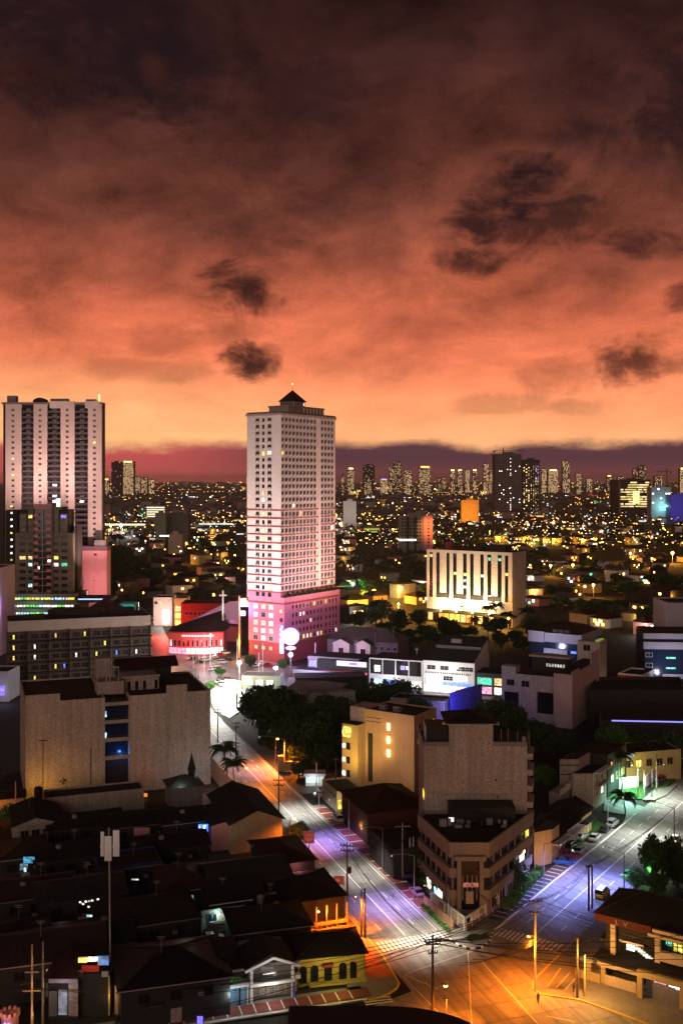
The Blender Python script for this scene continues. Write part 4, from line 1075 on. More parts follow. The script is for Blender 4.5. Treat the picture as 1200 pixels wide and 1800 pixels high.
m_ochre2 = pm('tan_ochre_plaster', (.46, .31, .20), .92, .2, .2, .2, 3.5, .3, streak=.18)
yellow_block()
p = gp(690, 1420); light('SPOT', (p.x-4, p.y-6, 15), 3600, (1, .60, .32), (12, 258, 12), 150, 1, 1.2)

def blue_white_block():
    Y = 417.0; C = Vector((xx(1021, Y), Y)); H = hz(1118, Y); L_ = tpx(C, LV, 928); A = C+LV*L_
    r = thing('banded_office', 'white banded office with blue glass, just right of the palms by the striped hotel', 'office', C)
    poly = [A, C, C+V*24, A+V*24]
    wallpart(r, inset(poly, .35), -.3, H, g_blue); flatroof(r, poly, H, m_dark)
    for z0, z1, a, b in ((H-4.0, H+.5, 0, L_*.30), (H-3.6, H+.2, L_*.31, L_-.5), (H-8.6, H-6.3, L_*.30, L_*.74), (H-12.8, H-10, L_*.3, L_*.4)): boxon(r, 'white_band', A, -LV, a, b, -.3, .25, z0, z1, m_lav)
    boxon(r, 'white_band', C, V, 0, 24, -.3, .25, H-2.4, H+.4, m_lav); boxon(r, 'corner_pier', A, -LV, L_-.5, L_+.25, -.5, .3, 0, H+.3, m_lav); boxon(r, 'side_wall', C, V, 0, 9, -.3, .1, 0, H-3.8, m_grey)
    wins(r, C, poly[2], span(1, 23, 7), [H-3.3], 2.6, 1.3, m_grey)
    for k in range(3): boxon(r, 'roof_unit', A+V*3, -LV, L_*.42+k*2.6, L_*.42+k*2.6+1.9, -1, .6, H+.1, H+1.3, m_grey)
    boxon(r, 'lit_pane', A, -LV, L_*.8, L_*.9, -.32, -.2, H-7.6, H-6.6, l_blue)
    p = A-LV*8+Vector((-.56, -.83))*16; light('SPOT', (p.x, p.y, 9), 6500, (.62, .66, 1.0), (C.x-8, C.y+6, H-1), 110, 1, .6, r)
blue_white_block()
def brown_side():
    C = Vector((74.5, 331.0)); H = 17.2; L_ = 41.0; d = Vector((.49, .872)); n = Vector((-.872, .49))
    r = thing('stepped_brown_building', 'brown building with a stepped blank side wall lit pink, below the banded office', 'building', C)
    A = C+n*6.2
    poly = [A, C, C+d*L_*.78, A+d*L_*.78]
    wallpart(r, poly, -.3, H, pm('pinkish_wall', (.46, .33, .30), .9, .22, .2, .2, 3, .3, streak=.25)); flatroof(r, poly, H, m_dark)
    boxon(r, 'parapet_step', C, d, 0, 8, -.35, .02, H, H+1.0, MATS['pinkish_wall']); boxon(r, 'parapet_step', C, d, 22, L_*.78, -.35, .02, H, H+3.6, MATS['pinkish_wall'])
    q = [C+d*L_*.8+n*8, C+d*L_*.8, C+d*(L_*.8+9), C+d*(L_*.8+9)+n*8]
    wallpart(r, q, -.3, H+6.0, m_beige2, 'rear_tower'); wins(r, q[0], q[1], [3.4], [H+3.8], 2.4, 2.0, m_beige2)
    boxon(r, 'green_roof_light', q[1], d, 1, 7, -1.8, -.4, H+6.05, H+6.5, litpane('dim_green', (.55, .8, .1), .35))
    low = [A+n*19+d*3, A+d*3, A+d*16, A+n*19+d*16]; wallpart(r, low, -.3, 15.3, m_beige2, 'long_wing'); flatroof(r, low, 15.3, m_dark)
    wallpart(r, [low[0]+Vector((0, 0)), low[0]-n*5, low[0]-n*5+d*4, low[0]+d*4], 15.3, 17.6, m_beige2, 'parapet_block')
    wins(r, low[0], low[1], [3.2, 8.4], [12.2], 2.6, 2.0, m_beige2); boxon(r, 'dark_opening', low[0], low[1]-low[0], 12.5, 18, .0, .08, 3, 10, g_dark); boxon(r, 'dark_opening', low[0], low[1]-low[0], 1, 6, .0, .08, 2, 9, g_dark)
    ba = low[1]+n*13+d*8; boxon(r, 'roof_room', ba, -n, 2, 14, -6, 0, 15.3, 20.2, m_dwall); boxon(r, 'roof_band', ba, -n, 1, 15, -5, .6, 20.2, 20.8, m_beige2)
    for k in range(7): boxon(r, 'lit_pane', ba, -n, 7+k*.95, 7.6+k*.95, .02, .1, 17.2, 18.2, litpane('dim_white', (1, .95, .85), .7))
    p = C+d*18+Vector((.872, -.49))*10; light('SPOT', (p.x, p.y, 5), 5200, (1.0, .70, .62), (*(C+d*20), 12), 120, 1, .5, r)
    p = C+d*36+Vector((.872, -.49))*3; light('POINT', (p.x, p.y, 4), 420, C_YEL, size=.4, parent=r)
brown_side()
def blue_glass_block():
    Y = 379.0; XL = xx(1131, Y); H = hz(1113, Y); XR = xx(1235, Y)
    r = thing('blue_glass_office', 'blue glass office with white bands and four framed windows at the right edge', 'office', (XL, Y, 0))
    poly = [Vector((XL, Y)), Vector((XR, Y-2)), Vector((XR+6, Y+20)), Vector((XL+3, Y+22))]
    wallpart(r, inset(poly, .3), -.3, H-1, g_blue); flatroof(r, poly, H-.6, m_dark); d = poly[1]-poly[0]; L_ = d.length
    for z0, z1, a, b in ((H-2, H, -.2, L_), (H-5.8, H-3.2, -.2, L_), (hz(1192, Y), hz(1184, Y), L_*.30, L_), (hz(1212, Y), hz(1203, Y), 0, L_), (hz(1232, Y), hz(1222, Y), -.3, L_)): boxon(r, 'white_band', poly[0], d, a, b, -.3, .3, z0, z1, m_lav)
    for y in (1151, 1169, 1187, 1204): wins(r, poly[0], poly[1], [1.8], [hz(y, Y)], 2.3, 1.4, m_white)
    for y in (1156, 1174): boxon(r, 'lit_pane', poly[0], d, 8, 11.5, -.28, -.2, hz(y+1.5, Y), hz(y-1.5, Y), l_teal)
    boxon(r, 'lit_pane', poly[0], d, 6.4, 10, -.28, -.18, hz(1196, Y), hz(1192, Y), l_cool); boxon(r, 'lit_shop', poly[0], d, .3, L_, -.2, .1, hz(1240, Y), hz(1232, Y), l_white)
    p = poly[0]+Vector((6, -12)); light('SPOT', (p.x, p.y, 7), 7500, (.72, .74, 1.0), (p.x+4, Y, H-4), 120, 1, .5, r)
    w = bldg('grey_block', 'grey block rising behind the blue glass office at the right edge', 'building', [Vector((xx(1173, 420), 420)), Vector((xx(1240, 420), 420)), Vector((xx(1240, 420), 440)), Vector((xx(1173, 420), 440))], hz(1062, 420), m_lav)
    s = bldg('red_fascia_shop', 'low shop with a red fascia left of the blue glass office', 'shop', [gp(1085, 1232), gp(1128, 1236), gp(1128, 1236)+V*14, gp(1085, 1232)+V*14], 9.5, m_white)
    q = gp(1085, 1232); d = gp(1128, 1236)-q; boxon(s, 'fascia', q, d, 0, d.length, 0, .4, 6.8, 9.6, m_redsign)
    for k in range(4): boxon(s, 'shop_window', q, d, .4+k*2.2, 2.2+k*2.2, 0, .12, 3.6, 6, random.choice([l_white, l_pink, l_warm])); boxon(s, 'shop_window', q, d, .4+k*2.2, 2.2+k*2.2, 0, .12, .4, 2.8, random.choice([l_white, l_cool, l_warm]))
blue_glass_block()

# ------------------------------------------------------------------ commercial strip below the striped hotel
FD = Vector((.933, -.36)); BD = Vector((.36, .933))
def strip_row():
    C = Vector((xx(832, 382), 382.0)); L_ = -tpx(C, FD, 743); A = C-FD*L_; H = 11.9
    r = thing('white_showroom', 'white two storey showroom with a stepped dark green roof and rows of lit panes', 'shop', C)
    poly = [A, C, C+BD*26, A+BD*26]
    wallpart(r, poly, -.3, H, m_white)
    mb = MB(); o = A-FD*.4-BD*.5; e = C+FD*.1-BD*.5
    def slope(y0, z0, y1, z1, a, b, nm, m):
        mb = MB(); p = [A+FD*a+BD*y0, A+FD*b+BD*y0, A+FD*b+BD*y1, A+FD*a+BD*y1]; zz = [z0, z0, z1, z1]
        mb.hexa([(*p[i], zz[i]) for i in range(4)], [(*p[i], zz[i]+.2) for i in range(4)]); mb.obj(nm, m, r)
    slope(-.6, H, 13, H+3.2, -.3, L_+.1, 'lower_roof', m_roofg); slope(11.5, H+4.0, 25, H+6.0, 2, L_+.1, 'upper_roof', m_roofg)
    boxon(r, 'clerestory', A+BD*11.5, FD, 2, L_, -.2, .0, H+2.9, H+4.0, m_grey); boxon(r, 'roof_edge', A+BD*11.5, FD, 2, L_, 0, .7, H+3.85, H+4.2, m_lav); boxon(r, 'skylight', A+BD*16, FD, 7, 11, -1.0, 1.0, H+4.6, H+6.2, m_lav)
    mb = MB(); p0 = C+BD*-.3; p1 = C+BD*22; th = FD*.4
    mb.hexa([(*p0, 0), (*(p0+th), 0), (*(p1+th), 0), (*p1, 0)], [(*p0, H), (*(p0+th), H), (*(p1+th), H+5.4), (*p1, H+5.4)]); mb.obj('gable_wall', m_white, r)
    boxon(r, 'sign_band', A, FD, .6, L_-.4, 0, .35, 7.0, 8.0, m_white)
    mb = MB(); rnd = random.Random(2); t = 1.0
    while t < L_-1: 
        w = rnd.uniform(.25, .6); q = A+FD*t+Vector((FD.y, -FD.x))*.36; mb.hexa([(*q, 7.2), (*(q+FD*w), 7.2), (*(q+FD*w+BD*.02), 7.2), (*(q+BD*.02), 7.2)], [(*q, 7.8), (*(q+FD*w), 7.8), (*(q+FD*w+BD*.02), 7.8), (*(q+BD*.02), 7.8)]); t += w+rnd.uniform(.12, .4)
    mb.obj('sign_lettering', m_dwall, r)
    wins(r, A, C, [3.3, 8.4, 14.6, 18.0], [9.4], 3.2, 1.5, m_white, 0, style='grid'); wins(r, A, C, [2.6, 9.8, 15.5], [5.6], 3.6, 1.6, m_white, .2, style='grid')
    boxon(r, 'shop_front', A, FD, 7.5, L_-.6, 0, .2, 2.9, 4.3, l_blue); boxon(r, 'shop_front', A, FD, .5, L_-.5, 0, .15, .3, 2.6, l_white); boxon(r, 'lattice_window', A, FD, 1, 6, .0, .12, 2.9, 6.6, l_white)
    for k in range(5): boxon(r, 'lattice_bar', A, FD, 1+k*1.2, 1.15+k*1.2, .12, .2, 2.9, 6.6, m_dwall)
    p = A+FD*10-BD*11; light('POINT', (p.x, p.y, 8), 3400, C_WHITE, size=.5, parent=r)
    # open white frame to its left
    A2 = A-FD*21.5
    f = thing('white_frame_building', 'half-open white framed building left of the white showroom', 'shop', A2)
    wallpart(f, [A2+BD*3, A-FD*.3+BD*3, A-FD*.3+BD*15, A2+BD*15], -.3, 11.0, m_dwall); flatroof(f, [A2, A-FD*.3, A-FD*.3+BD*15, A2+BD*15], 11.3, m_dark)
    for k in range(5): boxon(f, 'frame_post', A2, FD, k*5.25-.15, k*5.25+.2, -.4, 0, 0, 11.3, m_white)
    for z in (11.0, 4.9, 3.6): boxon(f, 'frame_beam', A2, FD, 0, 21, -.45, .05, z, z+.45, m_white)
    boxon(f, 'balcony_front', A2, FD, 0, 21, -.4, 0, 4.0, 4.9, m_white)
    for a, b, z0, z1, m in ((1, 3.4, 5.6, 8.2, l_white), (11.6, 13.4, 7.0, 8.6, l_viol), (13.8, 15.2, 7.2, 8.5, l_white), (6, 9, 1, 3.2, l_blue), (11, 14, .5, 3, l_white), (16, 20, .5, 3, l_white), (.8, 4.5, .8, 3, l_cool)): boxon(f, 'lit_pane', A2+BD*2.95, FD, a, b, 0, .05, z0, z1, m)
    p = A2+FD*9-BD*6; light('POINT', (p.x, p.y, 6), 1500, (.8, .8, 1.0), size=.5, parent=f)
    # dark dealership with a red lit forecourt
    D0 = A2-FD*24+BD*5
    g = thing('car_showroom', 'dark low showroom with a white sign strip over a red lit forecourt', 'shop', D0)
    wallpart(g, [D0, D0+FD*22, D0+FD*22+BD*18, D0+BD*18], -.3, 8.6, m_dwall); flatroof(g, [D0, D0+FD*22, D0+FD*22+BD*18, D0+BD*18], 8.6, m_dark)
    boxon(g, 'sign_strip', D0, FD, 8.5, 21, 0, .4, 6.6, 8.6, em('sign_strip', (.9, .85, .95), .8)); boxon(g, 'sign_mark', D0, FD, 14, 17, .4, .46, 7.2, 8.1, em('mark_violet', (.4, .1, .6), .7))
    boxon(g, 'red_eave', D0, FD, 2, 22, 0, 2.5, 4.4, 4.7, m_redsign); boxon(g, 'red_strip', D0, FD, 2, 22, 2.5, 2.6, 4.35, 4.75, em('red_strip', (1, .06, .12), 2.2)); boxon(g, 'glazing', D0, FD, 3, 21, 0, .1, .4, 4.2, l_pink)
    p = D0+FD*12-BD*4; light('POINT', (p.x, p.y, 4.2), 700, (1, .25, .45), size=.4, parent=g)
    # blue lit shops
    B0 = Vector((xx(515, 410), 410.0))
    b = thing('blue_lit_shop', 'two storey shop row washed in blue light below the glowing disc sign', 'shop', B0)
    fl = FD
    for z0, z1, a, l_, yy in ((0, 4.6, 0, 21, 0), (4.6, 9.2, 4, 22, 6)):
        q = B0+BD*yy+fl*a; wallpart(b, [q, q+fl*l_, q+fl*l_+BD*12, q+BD*12], z0-.3 if z0 == 0 else z0, z1, m_lav if z0 == 0 else pm('blue_fascia', (.22, .22, .45), .8), 'storey'); flatroof(b, [q, q+fl*l_, q+fl*l_+BD*12, q+BD*12], z1, m_dark)
        for k in range(6): boxon(b, 'shop_window', q, fl, .6+k*3.4, 3.2+k*3.4, 0, .12, z0+.6, z0+2.9, [l_viol, l_white, l_blue, l_cool, l_viol, l_white][k]); boxon(b, 'mullion', q, fl, 3.3+k*3.4, 3.6+k*3.4, 0, .3, z0, z1, m_white)
        boxon(b, 'fascia', q, fl, 0, l_, 0, .5, z1-1.1, z1, m_lav)
    p = B0+fl*10-BD*7; light('POINT', (p.x, p.y, 6), 3200, (.36, .40, 1.0), size=.6, parent=b)
    # hip-roofed hall with two white dormer porches, behind the dealership
    h0 = Vector((xx(575, 470), 470.0)); hp = [h0, h0+FD*34, h0+FD*34+BD*16, h0+BD*16]
    h = thing('hip_roofed_hall', 'long grey hip-roofed hall with two white gabled porches, right of the salmon podium', 'hall', h0)
    wallpart(h, hp, -.3, 7.5, m_grey); hip(h, hp, 7.5, 12.5, m_roofgy, 1.0)
    for t, w in ((4, 9), (15, 8)):
        q = [h0+FD*t-BD*5, h0+FD*(t+w)-BD*5, h0+FD*(t+w)+BD*3, h0+FD*t+BD*3]; wallpart(h, inset(q, .6), -.3, 6.4, m_white, 'porch'); gable(h, q, 6.4, 8.6, m_roofgy, .4, 1, 'porch_roof'); gable_ends(h, q, 6.4, 8.5, m_white, 1)
        wins(h, q[0], q[1], [w/2], [3.4], 2.2, 2.2, m_white, 0, out=-.6)
    wins(h, hp[0], hp[1], span(22, 34, 4), [4.5], 1.6, 1.8, m_white, .3)
    p = h0-BD*9+FD*14; light('POINT', (p.x, p.y, 9), 350, C_PINK, size=.5, parent=h)
    # low roofs in front of the strip
    k0 = gp(486, 1252); 
    a = thing('fan_roofed_hall', 'low hall with a broad angular grey-pink roof below the blue lit shops', 'hall', k0)
    e = [gp(485, 1222, 6), gp(505, 1243, 6), gp(640, 1234, 6), gp(640, 1200, 6)]
    wallpart(a, inset([gp(500, 1252), gp(626, 1246), gp(640, 1218), gp(505, 1218)], .4)[::1] if area2([gp(500, 1252), gp(626, 1246), gp(640, 1218), gp(505, 1218)]) > 0 else [gp(500, 1252), gp(505, 1218), gp(640, 1218), gp(626, 1246)], -.3, 6.0, m_lav)
    mb = MB(); ap = gp(522, 1196, 9.0)
    pts = [(*gp(485, 1222, 6.3), 6.3), (*gp(541, 1222, 6.3), 6.3), (*gp(548, 1212, 6.3), 6.3), (*gp(632, 1205, 6.3), 6.3), (*gp(575, 1197, 8.0), 8.0), (*ap, 9.0)]
    mb.quad(*pts); mb.quad(*[(x, y, z-.35) for x, y, z in pts[::-1]]); mb.obj('roof', pm('pinkish_tin', (.30, .26, .30), .6, .2, .4), a)
    boxon(a, 'rear_roof', gp(520, 1192, 8.6)[:2], Vector((1, .12)), 0, 26, -10, 0, 5.0, 8.6, m_dark); boxon(a, 'lit_window', gp(590, 1240, 0), FD, 1, 4, -.2, .1, 2.2, 3.8, l_teal)
    p = gp(470, 1205); light('SPOT', (p.x, p.y, 15), 6000, (1, .80, .95), (*gp(540, 1215, 6), 6), 90, 1, .6, a)
    # blue painted block
    c = [gp(790, 1262), gp(826, 1252), gp(826, 1252)+V*9, gp(790, 1262)+V*9]
    bl = bldg('blue_painted_shed', 'blue painted flat-roofed block under the white showroom', 'building', c, 7.6, m_bluewall, par=.8)
    q0 = gp(755, 1262); sb = bldg('brown_shed', 'low brown shed just left of the blue painted block', 'shed', [q0-FD*14, q0+FD*5, q0+FD*5+BD*9, q0-FD*14+BD*9], 5.5, m_beige2, par=.4)
    p = gp(800, 1262)+Vector((-1.5, -7)); light('POINT', (p.x, p.y, 6), 2600, (.22, .22, 1.0), size=.3, parent=bl)
    s1 = gp(836, 1222); sh = bldg('small_lit_shop', 'small shop with red and white lit boards right of the white showroom', 'shop', [s1, s1+FD*13, s1+FD*13+BD*12, s1+BD*12], 8.2, m_roofg, par=.3)
    for k, m in enumerate((l_pink, l_white, l_teal, l_warm)): boxon(sh, 'sign_board', s1, FD, .6+(k % 2)*6.4, 6.0+(k % 2)*6.4, 0, .25, .8+(k//2)*3.4, 3.4+(k//2)*3.4, m)
strip_row()

# ------------------------------------------------------------------ church, gas station, streets up the main road
def church():
    Yf = 474.0
    r = thing('church', 'low red church with a curved front and a sweeping pink wing wall', 'church', (xx(345, Yf), Yf, 0))
    xc, hw = xx(345, Yf), 12.6; Hh = 10.4
    arc = [Vector((xc-hw+2*hw*i/12, Yf-3.2*math.sin(PI*i/12))) for i in range(13)]
    body = arc+[Vector((xc+hw, Yf+14)), Vector((xc-hw, Yf+14))]
    mb = MB(); mb.prism(body, -.3, Hh); mb.obj('curved_wall', pm('church_red', (.50, .10, .10), .85, .15, .4, .14, 3), r)
    mb = MB(); tip = (xx(392, 492), 492.0, 18)
    top = [(p.x, p.y-.6, Hh+.1) for p in arc]
    for i in range(12): mb.quad(top[i], top[i+1], tip)
    mb.quad(top[0], tip, (xc-hw-1, Yf+14, Hh)); mb.quad(top[12], (xc+hw+2, Yf+10, Hh), tip); mb.obj('roof', m_roofr, r)
    for i in range(12):
        a, b = arc[i], arc[i+1]; wins(r, a, b, [(b-a).length/2], [5.2], .8, 2.8, MATS['church_red'], .25, out=.03); boxon(r, 'lit_ground_bay', a, b-a, .15, (b-a).length-.15, .03, .12, .3, 3.0, l_white if i > 3 else l_pink)
        boxon(r, 'roof_edge', a, b-a, 0, (b-a).length, 0, .7, Hh-.5, Hh, m_maroon)
    mb = MB(); rnd = random.Random(4)
    for i in range(3, 10):
        a, b = arc[i], arc[i+1]; d = (b-a).normalized(); n = Vector((d.y, -d.x))*.1
        for k in range(3): q = a+n+d*(.15+k*.7); mb.hexa([(*q, 8.3), (*(q+d*.42), 8.3), (*(q+d*.42+n), 8.3), (*(q+n), 8.3)], [(*q, 8.9), (*(q+d*.42), 8.9), (*(q+d*.42+n), 8.9), (*(q+n), 8.9)])
    mb.obj('sign_lettering', em('church_letters', (1, .75, .8), 2.2), r)
    def wing(name, pts, Y, t, m):
        mb = MB(); w = [(xx(a, Y), hz(b, Y)) for a, b in pts]; mb.hexa([(x, Y, z) for x, z in w][::-1], [(x, Y+t, z) for x, z in w][::-1]); return mb.obj(name, m, r)
    mw = pm('wing_wall', (.55, .36, .50), .9, .15, .3, .15, 3)
    wing('wing_wall', [(318, 1098), (421, 1100), (421, 1056), (404, 1058), (385, 1066), (365, 1076), (345, 1086)], 492, 1.4, mw)
    wing('lower_wing', [(366, 1106), (398, 1108), (398, 1086), (392, 1087), (380, 1095)], 486, 1.2, m_rose); wing('side_wall', [(398, 1128), (424, 1128), (424, 1102), (398, 1100)], 484, 10, m_maroon)
    p = (xx(372, 470), 476, 9); light('SPOT', (xx(385, 470), 478, 11.5), 5200, (1.0, .42, .85), (xx(385, 492), 492, 17), 130, 1, .4, r)
    light('POINT', (xx(352, 462), 463, 5), 6500, (1.0, .25, .28), size=.6, parent=r); light('POINT', (xx(375, 462), 465, 3), 1400, C_WHITE, size=.6, parent=r)
    c = thing('church_cross', 'tall white cross standing beside the pink church wing', 'cross', (xx(392, 483), 483, 0)); x = xx(392, 483)
    mb = MB(); mb.box(x-.38, x+.38, 482.7, 483.3, 0, hz(1038, 483)); mb.obj('upright', m_white, c)
    z = hz(1046.5, 483); mb = MB(); mb.box(x-1.75, x-.385, 482.72, 483.28, z-.32, z+.32); mb.box(x+.385, x+1.75, 482.72, 483.28, z-.32, z+.32); mb.obj('cross_arm', m_white, c)
    light('SPOT', (x-1, 478, 14), 2200, C_WHITE, (x, 483, 24), 70, 1, .3, c)
church()
def street_side():
    # white canopy station at the head of the main road
    a = gp(416, 1250); r = thing('station_canopy', 'brilliantly lit white station canopy on two columns beside the main road', 'canopy', a)
    q = [gp(392, 1212, 5.6), gp(424, 1218, 5.6), gp(426, 1200, 5.6), gp(396, 1196, 5.6)]
    if area2(q) < 0: q = q[::-1]
    mb = MB(); mb.prism(q, 5.4, 6.3); mb.obj('canopy_roof', m_white, r); mb = MB(); mb.prism(inset(q, .5), 5.3, 5.39); mb.obj('canopy_light', em('canopy_tubes', (1, 1, .95), 5), r)
    for t in (.25, .75): p = q[0].lerp(q[1], t); p = p+Vector((0, 1)); mb = MB(); mb.box(p.x-.3, p.x+.3, p.y-.3, p.y+.3, 0, 5.3); mb.obj('column', m_white, r)
    boxon(r, 'fascia', q[0], q[1]-q[0], 0, (q[1]-q[0]).length, .0, .1, 5.35, 6.35, m_white)
    c = gp(405, 1225); light('POINT', (c.x, c.y-1, 4.6), 3000, (1, 1, .92), size=.5, parent=r)
    s = gp(452, 1208); h = bldg('station_kiosk', 'low pale green kiosk between the two glaring white lamps', 'kiosk', [s+Vector((-6, 0)), s+Vector((9, -1)), s+Vector((10, 8)), s+Vector((-5, 9))], 4.2, pm('pale_green_wall', (.26, .29, .20), .85), m_roofgy, .3)
    wins(h, s+Vector((-6, 0)), s+Vector((9, -1)), [3, 7, 11], [1.9], 2.6, 1.8, m_white, 1, ch=[(l_white, 1)])
    # the shops and houses left of the church, behind the street
    t0 = Vector((xx(312, 560), 560.0)); t = bldg('amber_cafe', 'amber lit two storey cafe front behind the church car park', 'shop', [Vector((xx(307, 560), 560)), Vector((xx(329, 560), 560)), Vector((xx(329, 560), 572)), Vector((xx(307, 560), 572))], hz(1053, 560), m_ochre)
    for z in (2.2, 6.2, 10): boxon(t, 'lit_front', (xx(307, 560), 560), (1, 0), .5, 6.4, 0, .15, z-1.2, z+1.4, l_yel if z < 9 else l_warm)
    light('POINT', (xx(318, 552), 552, 6), 1900, (1, .66, .12), size=.5, parent=t)
    w = bldg('white_mall', 'white shop front with a glowing panel and palm, left of the amber cafe', 'shop', [Vector((xx(270, 566), 566)), Vector((xx(303, 566), 566)), Vector((xx(303, 566), 580)), Vector((xx(270, 566), 580))], hz(1052, 566), m_white)
    boxon(w, 'glowing_panel', (xx(270, 566), 566), (1, 0), 5.2, 8.6, 0, .3, 1, 8.4, em('panel_white', (.9, .95, 1), 4)); wins(w, (xx(270, 566), 566), (xx(303, 566), 566), [1.4, 3.6], [12.5], 1.5, 1.5, m_white, .5)
    light('POINT', (xx(285, 556), 556, 7), 2200, C_WHITE, size=.5, parent=w)
    tl = Vector((xx(222, 585), 585.0)); k = thing('teal_canopy', 'teal lit canopy roof over the street right of the pink plinth', 'canopy', tl)
    mb = MB(); g = [Vector((xx(205, 585), 585)), Vector((xx(238, 585), 585)), Vector((xx(243, 600), 602)), Vector((xx(212, 600), 602))]; mb.hexa([(*p, 8) for p in g], [(*(p.lerp(g[(i+2) % 4], .12)), 9.2) for i, p in enumerate(g)]); mb.obj('roof', m_teal, k)
    for p in g: mb = MB(); mb.tube((*p, 0), (*p, 8), .2, .2, 6); mb.obj('post', m_steel, k)
    light('POINT', (xx(222, 575), 578, 13), 1500, (.35, 1, .85), size=.5, parent=k)
    d = bldg('dark_roofed_pavilion', 'dark pavilion with stacked roofs behind the long hotel', 'building', [Vector((xx(140, 500), 500)), Vector((xx(205, 500), 500)), Vector((xx(215, 500), 522)), Vector((xx(145, 500), 522))], hz(1078, 500), m_dwall, m_dark, .3)
    hip(d, [Vector((xx(143, 500), 501)), Vector((xx(203, 500), 501)), Vector((xx(208, 500), 519)), Vector((xx(147, 500), 519))], hz(1078, 500), hz(1056, 500), m_roofr, .5)
    e = bldg('dark_hall_behind_church', 'dark flat hall behind the church with a faint row of pink arches', 'hall', [Vector((xx(318, 540), 540)), Vector((xx(398, 540), 540)), Vector((xx(398, 540), 556)), Vector((xx(318, 540), 556))], hz(1062, 540), m_maroon, m_dark, .4)
    wins(e, (xx(318, 540), 540), (xx(398, 540), 540), span(2, 22, 9), [10], 1.4, 2.0, m_rose)
    # left edge violet-lit wall and low block below the long hotel
    v = bldg('violet_lit_block', 'narrow block washed violet at the far left edge beside the parking slots', 'building', [Vector((xx(-30, 470), 470)), Vector((xx(2.5, 470), 470)), Vector((xx(2.5, 470), 490)), Vector((xx(-30, 470), 490))], hz(1000, 470), m_lav); light('POINT', (xx(-2, 462), 464, 22), 1700, C_PURP, parent=v)
    b = bldg('small_lit_annex', 'small pale annex with a violet light at the left edge below the long hotel', 'building', [Vector((xx(-30, 372), 372)), Vector((xx(15, 372), 372)), Vector((xx(17, 372), 384)), Vector((xx(-30, 372), 384))], hz(1183, 372), m_lav); light('POINT', (xx(5, 366), 366, 4), 420, (.6, .6, 1), parent=b)
    boxon(b, 'sign_panel', (xx(-30, 372), 372), (1, 0), 3, 8, 0, .2, 2.0, 5.5, l_viol)
street_side()

